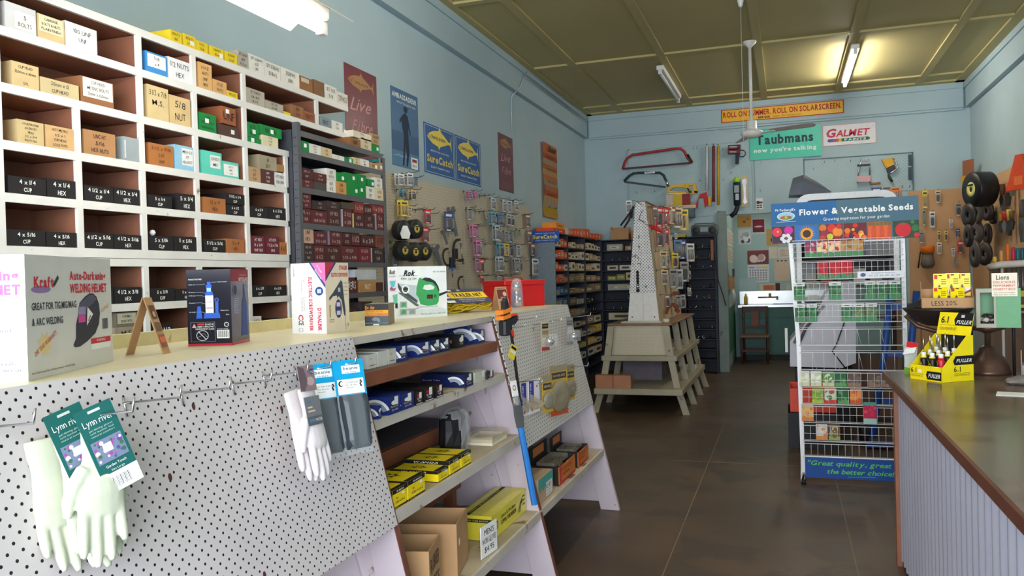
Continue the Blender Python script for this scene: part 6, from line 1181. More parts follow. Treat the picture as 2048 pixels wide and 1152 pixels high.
for si in (2, 6, 7):
    for i in range(4): fitting(-2.55+.12*i, DBY+.08, DZ[si]+.001, rr.randrange(12), rr.uniform(.014, .022), 'loose metal fitting on the %s shelf left of the tool pyramid' % NUMW[si], 'metal fittings on the %s shelf left of the pyramid' % NUMW[si])
for si in (6, 7):
    for i in range(4): fitting(DX1-.06, 11.5+.18*i, DZ[si]+.001, rr.randrange(12), rr.uniform(.016, .026), 'shiny metal fitting on the %s shelf of the far bay' % NUMW[si], 'shiny fittings on the %s shelf of the far bay' % NUMW[si])
# ------------------------------------------------------------------ tool pyramid in the middle of the shop
PYC = M('grey_tan_paint', (168, 158, 136), .6, var=.08, scale=5, chips=(120, 108, 90), chip_amt=.66); PYX, PY0, PY1 = -1.53, 8.62, 11.1
pyr = thing('tool_pyramid', 'tall grey-tan stepped stand with a perforated pyramid of tools, middle of the shop', 'display stand', (PYX, 9.8, 0))
PYI = Matrix.Translation((-PYX, -9.8, 0))
def pp(name, mb, mat=None):
    o = mb.build(name); o.parent = pyr; o.matrix_parent_inverse = PYI
    if mat is not None: o.matrix_basis = mat
    return o
for z, hw, t, y0, mt in ((.285, .475, .065, PY0, PYC), (.625, .41, .055, PY0+.12, PYC), (.97, .355, .022, PY0+.22, M('brown_slab', (138, 104, 76), .55, var=.12))):
    mb = MB(); mb.box(PYX-hw, PYX+hw, y0, PY1, z-t, z, mt, .006); pp('shelf', mb)
for y in (8.74, 9.48, 10.22, 10.96):
    for s in (-1, 1):
        for z0, z1, a, b in ((0, .221, .53, .46), (.285, .571, .44, .385), (.625, .949, .375, .33)):
            mb = MB(); mb.prism([(PYX+s*a, z0), (PYX+s*(a-.07), z0), (PYX+s*(b-.07), z1), (PYX+s*b, z1)], Frame((0, y, 0)), .04, PYC); pp('leg' if z0 == 0 else 'post', mb)
mb = MB(); mb.prism([(-.36, .625), (.36, .625), (.315, .948), (-.315, .948)], Frame((0, 0, 0)), .012, pegmat('cream_pegboard', (202, 192, 170), pitch=.026, hole=.003, hole_rgb=(120, 110, 96)))
for s in (-1, 1): mb.prism([(s*.335-.012, .66), (s*.335+.012, .66), (s*.31+.012, .93), (s*.31-.012, .93)], Frame((0, -.001, 0)), .002, PW)
pp('end_panel', mb, Matrix.Translation((PYX, 8.77+.11, 0)))
TY = 9.06; TS = (.175, .049)    # half width of the tower at its foot and top
def thw(z): return TS[0]+(TS[1]-TS[0])*(z-.97)/1.34
mb = MB(); mb.prism([(-thw(.972), .972), (thw(.972), .972), (thw(1.31), 1.31), (-thw(1.31), 1.31)], FR0, .012, C(228, 224, 220)); mb.rect(-.0015, .0015, .98, 1.30, FR0, C(150, 146, 140))
for s in (-1, 1): mb.disc(s*.125, 1.03, .008, FR0, INK)
pp('plain_panel', mb, Matrix.Translation((PYX+.01, TY, 0)))
mb = MB(); mb.prism([(-thw(1.30)-.006, 1.30), (thw(1.30)+.006, 1.30), (thw(2.31)+.004, 2.31), (-thw(2.31)-.004, 2.31)], FR0, .010, pegmat('white_pegboard_tower', (226, 222, 220), pitch=.034, hole=.0055)); pp('pegboard_panel', mb, Matrix.Translation((PYX+.01, TY-.012, 0)))
for s in (-1, 1):
    mb = MB(); x0, x1 = PYX+.01+s*thw(.972), PYX+.01+s*thw(2.31); mb.add([(x0, TY+.013, .972), (x0, PY1-.05, .972), (x1, PY1-.05, 2.31), (x1, TY+.013, 2.31), (x0-s*.008, TY+.013, .972), (x0-s*.008, PY1-.05, .972), (x1-s*.008, PY1-.05, 2.31), (x1-s*.008, TY+.013, 2.31)], [(0, 1, 2, 3), (7, 6, 5, 4), (0, 3, 7, 4), (1, 5, 6, 2), (2, 6, 7, 3), (0, 4, 5, 1)], C(206, 184, 150)); pp('side_board', mb)
mb = MB(); mb.box(PYX-.05, PYX+.07, TY+.02, PY1-.04, 2.312, 2.322, BROWN_TIMBER); pp('cap', mb)
def ptr(cx, cy, off=.012):
    px, py = 1220+cx/4.433, 380+cy/4.433; v = ray(px, py); k = (TS[1]-TS[0])/1.34
    t = (PYX+.01+TS[0]+off+k*(CAM_H-.97))/(v.x-k*v.z); return CAM_P+v*t
RW = 'right side of the tool pyramid'
for c0, c1, r0, r1, st, ds, n in [(328, 346, 150, 250, 'brown', 'thin brown carded tool nearest its front edge', 1), (350, 372, 155, 320, 'red', 'tall dull red carded tool, top row', 1), (376, 396, 160, 300, 'brown', 'second brown carded tool, top row', 1), (400, 424, 162, 310, 'red', 'red handled carded tool, top row', 1), (430, 462, 150, 290, 'tan', 'broad tan carded tool, top row', 1), (468, 490, 158, 300, 'brown', 'rusty carded tool, top row', 1), (508, 536, 160, 330, 'tan', 'long tan carded tool, top row', 1), (548, 598, 176, 350, 'yellow', 'tall bright yellow carded knife at the far top', 1),
 (350, 380, 350, 500, 'brown', 'brown carded tool, second row front', 1), (384, 406, 345, 470, 'pink', 'pinkish carded tool, second row', 1), (412, 434, 350, 480, 'red', 'dull red carded tool, second row', 1), (440, 472, 400, 470, 'pink', 'pink bundle, second row', 1), (514, 572, 385, 432, 'silver', 'clear bag of white pieces, second row', 1),
 (515, 540, 445, 600, 'blue', 'blue handled saw blade pack, third row', 1), (546, 580, 445, 610, 'bluedark', 'dark blue handled blade pack, third row', 1), (584, 612, 460, 560, 'yellow', 'yellow handled pack, third row', 1), (614, 668, 478, 632, 'white', 'white card at the far edge, third row', 1), (376, 424, 545, 690, 'tan', 'blank tan card, third row front', 1), (440, 478, 590, 660, 'grey', 'grey pack beside the big yellow one, third row', 1), (482, 540, 562, 686, 'yellow', 'big bright yellow pack, middle', 1),
 (386, 440, 710, 840, 'tan', 'second blank tan card, fourth row front', 1), (468, 500, 702, 870, 'grey', 'bundle of dark drill packs, fourth row', 1), (506, 550, 706, 880, 'steel', 'bundle of steel drill packs, fourth row', 1), (556, 606, 640, 815, 'grey', 'long grey blade pack, fourth row', 1), (636, 668, 718, 790, 'white', 'white card at the far edge, fourth row', 1), (640, 672, 868, 940, 'white', 'lowest white card at the far edge', 1), (430, 458, 930, 1040, 'brown', 'thin brown carded tool, fifth row', 1), (520, 560, 935, 1060, 'grey', 'dark carded tool under a hammer, fifth row', 1), (560, 600, 930, 1050, 'steel', 'steel carded tool, fifth row', 1)]:
    wall_pack(c0, c1, r0, r1, st, ds+', '+RW, n, rot=FACE_X, conv=ptr, where=RW, name='hanging_tool_card', turn=-.5)
p = ptr(545, 935); t = thing('hammer', 'wooden hammer head jutting out low on the tool pyramid', 'hammer', p+Vector((.05, 0, .02)), FACE_X-.3); mb = MB(); mb.box(-.05, .08, -.02, .02, -.012, .03, BROWN_TIMBER, .006); mb.build('head', t); mb = MB(); mb.tube([(0, 0, -.01), (-.01, 0, -.22)], .012, BROWN_TIMBER, 8); mb.build('handle', t)
mb = MB()
for q in bowl(.17, .13, .35, PI-.35, 12, 0, -.06): mb.prism(q, Frame((0, 0, 0)), .025, BROWN_TIMBER)
tag(mb.build('timber_bow', loc=ptr(492, 1085)+Vector((.09, 0, 0)), rot=FACE_X-.4), 'curved brown timber bow at the foot of the tool pyramid', 'bow')
# left side goods and front goods
for i, (px, py, st, w, h, ds) in enumerate([(1262, 402, 'silver', .08, .14, 'clear silver pack highest on the left of the tool pyramid'), (1250, 412, 'silver', .09, .17, 'second clear silver pack on the left of the tool pyramid'), (1254, 478, 'blue', .08, .17, 'blue silver packs on the left of the tool pyramid, lower')]):
    a = on_y(px, py, 9.3+.3*i); t = thing('hanging_pack', ds, 'packet', (PYX-thw(a.z)-.12-.02*i, 9.3+.3*i, a.z), -.5-.3*i); pack_mesh(t, w, h, st, rr)
    mb = MB(); mb.tube([(0, .002, .005), (.07, .03, .0)], .003, WIRE_DARK, 5); mb.build('hanger', t)
a = on_y(1258, 428, 9.25); t = thing('pliers', 'black handled pliers jutting from the left of the tool pyramid', 'pliers', (PYX-thw(a.z)-.075, 9.25, a.z+.03), (0, .55, -.2))
mb = MB(); mb.tube([(0, 0, 0), (-.012, 0, -.10), (-.03, 0, -.2)], [.012, .012, .010], C(52, 34, 40), 7); mb.tube([(.012, 0, 0), (.03, 0, -.10), (.02, 0, -.2)], [.012, .012, .010], C(52, 34, 40), 7); mb.build('handle', t); mb = MB(); mb.prism([(-.012, 0), (.02, 0), (.014, .06), (0, .07)], Frame((0, -.01, 0)), .02, DARK_STEEL); mb.build('jaw', t)
def pf(cx, cy, y=TY-.03): return on_y(1220+cx/4.433, 380+cy/4.433, y)
a, b, c = pf(255, 258), pf(348, 312, TY-.05), pf(466, 370, TY-.08); t = thing('pickup_tool', 'chrome rod tool with red handle across the top of the pyramid', 'tool', a)
mb = MB(); mb.tube([Vector((0, 0, 0)), b-a], .007, CHROME, 8); mb.tube([Vector((0, 0, .0)), Vector((.06, .0, .14)), Vector((-.02, .0, .2))], .004, CHROME, 6); mb.build('rod', t); mb = MB(); mb.tube([b-a, (b-a).lerp(c-a, .1), (b-a).lerp(c-a, .6), c-a], [.012, .018, .024, .018], RED, 10); mb.build('handle', t); mb = MB(); mb.cyl(c-a, (c-a)*1.02, .013, CHROME, 8); mb.build('end_cap', t)
a = pf(243, 716); t = thing('torch', 'black slim torch hanging on the white front of the pyramid', 'torch', a); mb = MB(); mb.tube([(0, 0, 0), (0, 0, -.15)], .013, C(36, 36, 38), 10); mb.build('body', t); mb = MB(); mb.tube([(0, 0, -.155), (0, 0, -.20)], [.016, .018], CHROME, 10); mb.build('head', t); mb = MB(); mb.cyl((0, 0, -.203), (0, 0, -.235), .018, C(36, 36, 38), 10); mb.build('lens_cap', t)
for cx, cy in ((252, 415), (262, 505), (240, 580), (225, 590), (255, 605), (205, 660), (270, 655), (340, 678), (175, 842), (325, 855)): wall_hook(pf(cx, cy, TY-.014), rr.uniform(-.6, .6), .05, False, 'front of the tool pyramid', .015)
mb = MB(); mb.rings([[(x*sx, y*sx, z) for x, y in ((-.24, -.06), (.2, -.07), (.22, .05), (-.22, .06))] for z, sx in ((0, 1), (.012, 1.02), (.02, .96))], plastic_film('clear_sheet', (226, 220, 206), .55, .2)); tag(mb.build('plastic_sheet', loc=(PYX+.03, 8.95, .971)), 'flat sheet of clear plastic at the foot of the white pyramid panel', 'sheet')
mb = MB(); mb.lathe([(0, 0), (.035, 0), (.035, .04), (0, .04)], C(220, 210, 190)); tag(mb.build('tape_roll', loc=(PYX+.27, 9.0, .971)), 'small cream roll at the right foot of the white pyramid panel', 'roll')
small_carton(.19, .10, .14, (178, 122, 92), (-1.985, 8.626, .2865), 0, 'reddish carton at the left front of the lowest pyramid shelf', 'cartons on the lowest pyramid shelf', False); small_carton(.19, .10, .14, (182, 126, 94), (-1.79, 8.626, .2865), 0, 'reddish carton touching another, just right of it, lowest pyramid shelf', 'cartons on the lowest pyramid shelf', False)
small_carton(.45, .4, .26, (120, 112, 122), (-1.83, 9.4, .2855), 0, 'dim grey carton deep under the pyramid shelf', None, False)
for i, (z, y, c) in enumerate([(.626, 8.98, (210, 190, 170)), (.626, 9.12, (190, 120, 90)), (.626, 9.28, (222, 206, 180)), (.2855, 10.4, (226, 220, 206)), (.2855, 10.62, (206, 196, 180))]):
    small_carton(.10, .16, .04+.01*(i % 2), c, (PYX+.30 if z > .5 else PYX+.42, y, z), FACE_X, ['pale flat box on the middle pyramid shelf, nearest', 'brick coloured flat box on the middle pyramid shelf', 'cream flat box on the middle pyramid shelf', 'whitish flat box near the far end, lowest pyramid shelf', 'greyish flat box at the far end, lowest pyramid shelf'][i], None, False)

# ------------------------------------------------------------------ back wall: signs and hanging tools
def back_sheet(name, label, x0, x1, z0, z1, y, rgb, deco, cat='sign', th=.004, r=.4):
    w, h = x1-x0, z1-z0; mb = MB(); mb.box(0, w, 0, th, 0, h, C(*rgb, r=r)); deco(mb, w, h, FR0); return tag(mb.build(name, loc=(x0, y-th, z0)), label, cat)
def d_roll(mb, w, h, f):
    R_ = C(190, 40, 36)
    for a0, a1, b0, b1 in ((0, 1, 0, .06), (0, 1, .94, 1), (0, .008, 0, 1), (.992, 1, 0, 1)): mb.rect(w*a0, w*a1, h*b0, h*b1, f, R_)
    mb.text('ROLL ON SUMMER. ROLL ON SOLARSCREEN.', w*.016, h*.40, h*.42, f, R_, w=w*.965, bold=.04); mb.text('BERGER', w*.31, h*.13, h*.15, f, INK, w=w*.10, bold=.06); mb.text('KEEPS ON KEEPING ON.', w*.43, h*.13, h*.14, f, C(150, 110, 40), w=w*.24)
back_sheet('paint_sign', 'long yellow sign with red capitals along the beam moulding', -.873, .836, 3.745, 3.937, YB-.062, (240, 184, 40), d_roll)
def d_taub(mb, w, h, f): mb.text('Taubmans', w*.085, h*.50, h*.30, f, C(30, 60, 64), w=w*.81, bold=.05); mb.text("now you're talking", w*.055, h*.24, h*.13, f, C(226, 244, 238), w=w*.88, bold=.06)
back_sheet('paint_sign', 'turquoise paint sign with dark lettering behind the ceiling fan', -.47, .52, 3.16, 3.615, YB-.03, (70, 200, 172), d_taub)
def d_gal(mb, w, h, f):
    for a0, a1, b0, b1 in ((0, 1, 0, .015), (0, 1, .985, 1), (0, .008, 0, 1), (.992, 1, 0, 1)): mb.rect(w*a0, w*a1, h*b0, h*b1, f, C(210, 120, 120))
    mb.text('G', w*.08, h*.42, h*.40, f, C(206, 50, 80), bold=.05, shear=.2, sx=1.1); mb.text('ALMET', w*.25, h*.42, h*.32, f, C(206, 50, 80), w=w*.63, bold=.04, shear=.2)
    mb.poly([(w*(.12), h*.18), (w*.86, h*.18), (w*.89, h*.25), (w*.86, h*.33), (w*.12, h*.33), (w*.08, h*.25)], f, C(30, 110, 80))
    for k, c in enumerate(((110, 80, 160), (130, 110, 190), (190, 90, 130), (226, 100, 60), (240, 200, 60))): mb.rect(w*(.10+.05*k), w*(.155+.05*k), h*.185, h*.325, f, C(*c), .001)
    mb.text('PAINTS', w*.41, h*.205, h*.10, f, PW, w=w*.40, bold=.03, off=.001)
back_sheet('paint_sign', 'white paint sign with red capitals and a rainbow bar', .547, 1.258, 3.292, 3.592, YB-.004, (226, 222, 226), d_gal)
BY = YB-.088
def bp4(cx, cy, y=BY): return on_y(1180+cx/4.113, 240+cy/4.113, y)
def saw(name, label, pts, r, mt, blade, bm, cat='saw', extra=None):
    o = bp4(*pts[0]); t = thing(name, label, cat, o); mb = MB(); mb.tube([bp4(*p)-o for p in pts], r, mt, 8); mb.build('frame', t)
    mb = MB(); a, b = bp4(*blade[0])-o, bp4(*blade[1])-o; mb.obox(a+Vector((0, -.002, -.015)), b-a, (0, .004, 0), (0, 0, .03), bm)
    mb.build('blade', t)
    if extra: extra(t, o)
    return t
def red_ex(t, o):
    mb = MB(); mb.tube([bp4(800, 285)-o, bp4(838, 352)-o], .022, C(34, 32, 34), 8); mb.build('lever', t)
saw('bow_saw', 'red framed bow saw, upper of two on the back wall', [(268, 404), (285, 350), (305, 315), (345, 288), (520, 262), (700, 236), (745, 236), (775, 258), (800, 310), (835, 352)], .020, C(166, 50, 50), [(268, 402), (836, 352)], C(80, 46, 48), extra=red_ex)
def grn_ex(t, o):
    mb = MB(); mb.tube([bp4(622, 490)-o, bp4(645, 548)-o], .022, CHROME, 8); mb.build('grip', t); mb = MB(); a = bp4(450, 437)-o; mb.box(a.x, a.x+.16, -.022, -.020, a.z-.012, a.z+.012, PW); mb.text('EDGE', a.x+.03, a.z-.006, .013, Frame((0, -.022, 0)), INK, w=.1); mb.build('label', t)
saw('bow_saw', 'dark green framed bow saw below the red one', [(280, 504), (320, 462), (355, 440), (400, 434), (575, 434), (605, 455), (625, 500), (645, 546)], .019, C(30, 62, 66), [(282, 508), (622, 552)], C(60, 74, 76), extra=grn_ex)
o = bp4(630, 598); YT = C(226, 180, 50)
def P4(t_, l): return [((bp4(*q)-t_).x, (bp4(*q)-t_).z) for q in l]
t = flat_tool('hacksaw', 'yellow hacksaw with an open grip below the green bow saw', [('frame', P4(o, [(630, 598), (640, 570), (670, 540), (720, 530), (800, 530), (790, 560), (720, 552), (680, 560), (655, 585), (790, 592), (792, 602)]), .03, YT), ('handle', [P4(o, q) for q in ([(780, 525), (870, 515), (868, 535), (790, 545)], [(845, 535), (870, 535), (888, 600), (860, 600)], [(780, 545), (812, 545), (840, 598), (815, 602)], [(815, 585), (888, 585), (886, 606), (818, 610)])], .04, YT), ('blade', P4(o, [(640, 602), (800, 604), (800, 612), (640, 609)]), .004, TOOL_STEEL), ('grip_insert', P4(o, [(795, 560), (812, 560), (830, 595), (815, 598)]), .044, C(40, 36, 34))], 0, o, 0, None, 'saw')
# bracket shelf with a boxed red saw
a, b = bp4(722, 735), bp4(862, 735); mb = MB(); mb.box(0, b.x-a.x, -.12, .06, -.14, 0, C(92, 110, 122), .004); tag(mb.build('shelf_box', loc=(a.x, BY, a.z)), 'blue-grey shelf box under the red handled saw on the back wall', 'shelf')
t = thing('hand_saw', 'red and yellow boxed saw lying on the blue-grey shelf box', 'saw', (a.x-.16, BY-.06, a.z+.0015)); W = .62
mb = MB(); mb.box(.0, .36, -.03, .03, .05, .22, C(214, 182, 40)); mb.rect(.0, .10, .05, .22, Frame((0, -.03, 0)), C(206, 190, 180)); mb.rect(.24, .36, .05, .22, Frame((0, -.03, 0)), C(140, 40, 44)); mb.box(.0, .44, -.031, .03, 0, .05, C(214, 196, 160)); mb.build('carton', t)
mb = MB(); mb.prism([(.36, .06), (.44, .06), (.50, .20), (.60, .23), (.62, .05), (.57, .0), (.55, .15), (.48, .14), (.46, .0), (.36, .0)], Frame((0, -.02, 0)), .04, C(190, 36, 40)); mb.build('handle', t)
mb = MB(); mb.box(.62, .66, -.02, .02, .02, .16, C(226, 170, 40), .006); mb.build('grip', t)
GR = 'rods hanging on the back wall'
for name, ds, x, r0, r1, rad, mt in (('rod', 'silvery rod, leftmost of three upright rods on the back wall', 960, 212, 580, .022, C(200, 206, 208, r=.3)), ('rod', 'maroon upright rod between the silvery and yellow rods', 1016, 212, 672, .022, C(132, 56, 60)), ('rod', 'yellow upright rod beside the maroon rod', 1055, 216, 700, .02, C(200, 160, 40))):
    a, b = bp4(x, r0), bp4(x, r1); mb = MB(); mb.tube([Vector((0, 0, 0)), b-a], rad, mt, 8); o = tag(mb.build(name, loc=a), ds, 'rod', GR); mb = MB(); mb.tube([(0, .03, .015), (0, -.03, .015), (0, -.03, .03)], .006, WIRE_DARK, 5); mb.build('hanger', o)
o = bp4(1138, 360); t = flat_tool('power_drill', 'dark red boxed drill tool with a coiled cord at the top of the back wall', [('body', [P4(o, [(1138, 210), (1238, 205), (1238, 238), (1138, 244)]), P4(o, [(1134, 250), (1232, 248), (1234, 278), (1136, 280)])], .1, C(104, 38, 42)), ('clip', [P4(o, [(1150, 222), (1210, 220), (1210, 228), (1150, 230)]), P4(o, [(1150, 262), (1206, 262), (1206, 270), (1150, 270)])], .106, TOOL_STEEL), ('grip', P4(o, [(1198, 280), (1228, 280), (1222, 362), (1196, 362)]), .06, C(28, 32, 60))], 0, o, 0, None, 'drill')
mb = MB(); mb.tube([Vector((bp4(1250, 275)-o).to_tuple())+Vector((.05*math.cos(k), -.02+.004*k, .05*math.sin(k))) for k in [i*.5 for i in range(26)]], .006, INK, 5); mb.build('cord', t)
o = bp4(1205, 465); t = thing('grease_gun', 'dark pump gun with lime green cap on the back wall board', 'pump', o); z = lambda cy: (bp4(1205, cy)-o).z
mb = MB(); mb.lathe([(0, z(512)), (.05, z(512)), (.045, z(490)), (.025, z(468)), (0, z(465))], C(170, 214, 60), n=14); mb.build('cap', t); mb = MB(); mb.lathe([(0, z(700)), (.05, z(700)), (.055, z(560)), (.05, z(514)), (0, z(513))], C(28, 50, 56, r=.35), n=14); f = Frame((0, -.056, 0)); mb.rect(-.035, .035, z(600), z(540), f, C(150, 160, 166)); mb.rect(-.02, .03, z(660), z(610), f, C(190, 196, 200)); mb.build('barrel', t)
mb = MB(); mb.tube([(0, 0, z(700)), (-.0, 0, z(720)), (-.03, -.0, z(760)), (-.10, -.0, z(792))], .034, C(32, 36, 40), 10); mb.build('nozzle', t)
a, b = bp4(1242, 462), bp4(1304, 712); t = thing('hanging_wrench', 'adjustable wrench in a tan carded pack beside the pump gun', 'packet', ((a.x+b.x)/2, BY, a.z)); h = a.z-b.z; w = b.x-a.x
mb = MB(); mb.box(-w/2, w/2, 0, .004, -h, 0, C(206, 180, 130)); mb.build('card', t); mb = MB(); mb.prism([(-.03, -h*.12), (.02, -h*.08), (.035, -h*.2), (.02, -h*.3), (.016, -h*.72), (.035, -h*.85), (0, -h*.92), (-.03, -h*.85), (-.016, -h*.72), (-.02, -h*.3), (-.04, -h*.22)], Frame((0, -.008, 0)), .014, TOOL_STEEL); mb.build('wrench', t)
mb = MB(); mb.rings([[(-w*.42, -d_, -h*q), (w*.42, -d_, -h*q), (w*.42, -.001, -h*q), (-w*.42, -.001, -h*q)] for q, d_ in ((.06, .02), (.1, .03), (.9, .03), (.95, .02))], _M['pack_bubble']); mb.build('bubble', t)
def d_note(mb, w, h, f): mb.rect(w*.1, w*.5, h*.6, h*.8, f, C(70, 50, 60)); mb.rect(w*.5, w*.95, h*.62, h*.76, f, C(120, 60, 80)); [mb.rect(w*(.1+.4*(k % 2)), w*(.45+.42*(k % 2)), h*(.46-.14*(k//2)), h*(.54-.14*(k//2)), f, C(60, 60, 66)) for k in range(5)]
a, b = bp4(1365, 760), bp4(1420, 638); back_sheet('notice', 'small white printed notice on the plain board of the back wall', a.x, b.x, a.z, b.z, YB-.024, (226, 226, 226), d_note, 'notice', .002)
def bp2(cx, cy, y=BY): return on_y(1360+cx/4.096, 180+cy/4.096, y)
o = bp2(1450, 775); Q = lambda l: [((bp2(*q)-o).x, (bp2(*q)-o).z) for q in l]
t = thing('coping_saw', 'coping saw with a pink card and wooden handle on the perforated board', 'saw', o); mb = MB(); mb.tube([bp2(*q)-o for q in ((1452, 765), (1465, 640), (1480, 590), (1500, 580), (1535, 580), (1552, 600), (1556, 765))], .009, CHROME, 7); mb.build('frame', t); mb = MB(); mb.prism(Q([(1450, 755), (1562, 750), (1562, 700), (1450, 705)]), Frame((0, -.012, 0)), .003, C(214, 170, 176)); mb.rect(*[v for v in (Q([(1452, 722)])[0][0], Q([(1560, 722)])[0][0])], Q([(0, 722)])[0][1], Q([(0, 706)])[0][1], Frame((0, -.012, 0)), C(60, 46, 50)); mb.build('card', t); mb = MB(); mb.tube([bp2(1558, 768)-o, bp2(1642, 764)-o], .017, C(166, 104, 66), 8); mb.build('handle', t)
o = bp2(1705, 560); t = thing('bracket_saw', 'yellow and black boxed hand tool hanging right of the coping saw', 'tool', o); mb = MB(); mb.prism(Q([(1655, 570), (1740, 555), (1762, 610), (1690, 640)]) if False else [((bp2(*q)-o).x, (bp2(*q)-o).z) for q in [(1690, 640), (1755, 610), (1740, 555), (1650, 568)]], FR0, .04, C(222, 166, 40)); mb.build('card', t)
mb = MB(); mb.prism([((bp2(*q)-o).x, (bp2(*q)-o).z) for q in [(1700, 680), (1772, 645), (1756, 612), (1690, 642)]], FR0, .04, C(60, 58, 66)); mb.build('body', t); mb = MB(); mb.tube([bp2(*q)-o for q in [(1702, 690), (1740, 672), (1782, 640), (1775, 600), (1745, 560)]], .010, CHROME, 6); mb.build('bow', t); mb = MB(); mb.tube([bp2(1706, 695)-o, bp2(1722, 725)-o, bp2(1740, 752)-o], [.014, .022, .014], C(60, 64, 40), 8); mb.build('handle', t)
for i, (r0, r1) in enumerate(((528, 620), (632, 738))):
    a, b = bp2(1884, r0), bp2(1884, r1); mb = MB(); mb.box(-.022, .022, 0, .012, b.z-a.z, 0, C(54, 72, 84)); tag(mb.build('file', loc=a), ['upper dark flat file at the edge of the perforated board', 'lower dark flat file at the edge of the perforated board'][i], 'file')
for i, (cx, cy, st, ds) in enumerate(((1610, 805, 'bluedark', 'small dark pack peeping above the seed sign, left'), (1692, 792, 'grey', 'small black card peeping above the seed sign, middle'), (1765, 800, 'orange', 'small orange pack peeping above the seed sign, right'))): a = bp2(cx, cy); t = thing('hanging_pack', ds, 'packet', a); pack_mesh(t, .13, .16, st, rr)
for cx, cy in ((1183, 588), (1268, 580), (1398, 580), (1095, 645), (1480, 572), (1540, 575), (1820, 790), (1880, 790)): wall_hook(bp2(cx, cy, YB-.016), 0, .05, False, 'back wall boards', .015)
for cx, cy in ((850, 232), (880, 228), (1090, 238), (385, 595), (532, 585), (1162, 430), (1100, 488), (905, 495), (1408, 348), (1400, 578)): wall_hook(bp4(cx, cy, YB-.024), 0, .04, False, 'back wall boards', .012)
# ------------------------------------------------------------------ ceiling fan and pull switch
FX, FY = -.326, 9.344; FW = C(232, 230, 222, r=.35)
t = thing('ceiling_fan', 'white three blade ceiling fan on a long rod', 'fan', (FX, FY, 2.97)); z0 = 2.97
mb = MB(); mb.lathe([(0, 1.055), (.075, 1.055), (.07, 1.04), (.03, 1.0), (.02, .985), (0, .985)], FW); mb.build('ceiling_cup', t)
mb = MB(); mb.cyl((0, 0, .17), (0, 0, 1.0), .017, FW, 12); mb.build('rod', t)
mb = MB(); mb.lathe([(0, 0), (.05, 0), (.10, .02), (.12, .045), (.118, .07), (.07, .088), (.058, .10), (.056, .18), (.05, .19), (0, .19)], FW, n=28); mb.build('motor', t)
for k in range(3):
    a = math.radians(104+120*k); mb = MB(); u, v = Vector((math.cos(a), math.sin(a), 0)), Vector((-math.sin(a), math.cos(a), -.22)).normalized(); n = u.cross(v)
    out = [(.20, -.05), (.60, -.062), (.66, -.05), (.68, 0), (.66, .05), (.60, .062), (.20, .05)]; mb.prism(out, Frame(Vector((0, 0, .06)), u+Vector((0, 0, .01)), v), .006, C(196, 192, 186, r=.4)); o = mb.build('blade', t)
    mb = MB(); mb.obox(u*.10-v*.02+Vector((0, 0, .042)), u*.16, v*.04, n*.006, FW); mb.build('blade_arm', o)
t = thing('pull_switch', 'white ceiling pull switch with a long thin cord near the fan rod', 'switch', (-.35, 7.95, ZC-.07)); mb = MB(); mb.lathe([(0, 0), (.012, 0), (.022, .02), (.024, .04), (.03, .05), (.03, .072), (0, .072)], FW); mb.build('housing', t); mb = MB(); mb.cyl((0, 0, 0), (0, .0, -1.3), .0022, C(222, 220, 210), 5); mb.build('cord', t)
# ------------------------------------------------------------------ alcove: sink, chair, papers
AGR = M('sink_green', (66, 108, 102), .5, var=.06); INOX = M('stainless', (196, 198, 200), .28, var=.05, metal=.8); SY = 14.32
sx0 = on_y(1478, 640, SY).x
t = thing('sink_cabinet', 'green sink cupboard with a steel top at the back of the alcove', 'cabinet', (sx0+.7, SY+.3, 0))
def at0(mb, name, par): o = mb.build(name); o.parent = par; o.matrix_parent_inverse = Matrix.Translation(-par.location); return o
mb = MB(); mb.box(sx0, sx0+1.5, SY+.03, 14.93, .10, .90, AGR); mb.box(sx0+.02, sx0+1.48, SY+.08, 14.93, 0, .10, C(40, 44, 46)); at0(mb, 'body', t)
mb = MB(); mb.box(sx0-.01, sx0+1.52, SY, 14.93, .90, .94, INOX); mb.box(sx0-.01, sx0+1.52, 14.90, 14.93, .94, 1.16, INOX); mb.box(sx0+.55, sx0+1.0, SY+.1, SY+.42, .941, .943, C(96, 100, 104)); at0(mb, 'worktop', t)
for i in range(3):
    mb = MB(); mb.box(sx0+.02+.5*i, sx0+.49+.5*i, SY+.018, SY+.03, .13, .70, AGR); d_ = at0(mb, 'door', t); mb = MB(); mb.box(sx0+.44+.5*i, sx0+.46+.5*i, SY+.004, SY+.018, .46, .52, CHROME); o = mb.build('handle', d_); o.matrix_parent_inverse = d_.matrix_parent_inverse.copy()
    mb = MB(); mb.box(sx0+.02+.5*i, sx0+.49+.5*i, SY+.018, SY+.03, .73, .88, AGR); at0(mb, 'drawer', t)
mb = MB(); mb.tube([(sx0+.62, 14.86, 1.05), (sx0+.62, 14.7, 1.06), (sx0+.62, 14.66, 1.02)], .014, M('brass', (176, 140, 70), .3, metal=.9), 8); mb.tube([(sx0+.3, 14.86, 1.05), (sx0+.62, 14.86, 1.05)], .012, _M['brass'], 8); mb.cyl((sx0+.5, 14.84, 1.05), (sx0+.5, 14.84, 1.12), .02, _M['brass'], 8); at0(mb, 'tap', t)
mb = MB(); mb.rings([[(.16*math.cos(q*PI/6)*s, .1*math.sin(q*PI/6)*s, z) for q in range(12)] for s, z in ((.8, 0), (1, .05), (.9, .1), (.3, .14))], C(200, 200, 196)); tag(mb.build('dish_pile', loc=(sx0+1.2, 14.6, .9415)), 'whitish washing up bowl on the steel sink top', 'bowl')
mb = MB(); mb.lathe([(0, 0), (.03, 0), (.03, .12), (.012, .15), (.012, .18), (0, .18)], C(206, 170, 50)); tag(mb.build('bottle', loc=(sx0+.10, 14.7, .942)), 'small yellow bottle at the left end of the sink top', 'bottle')
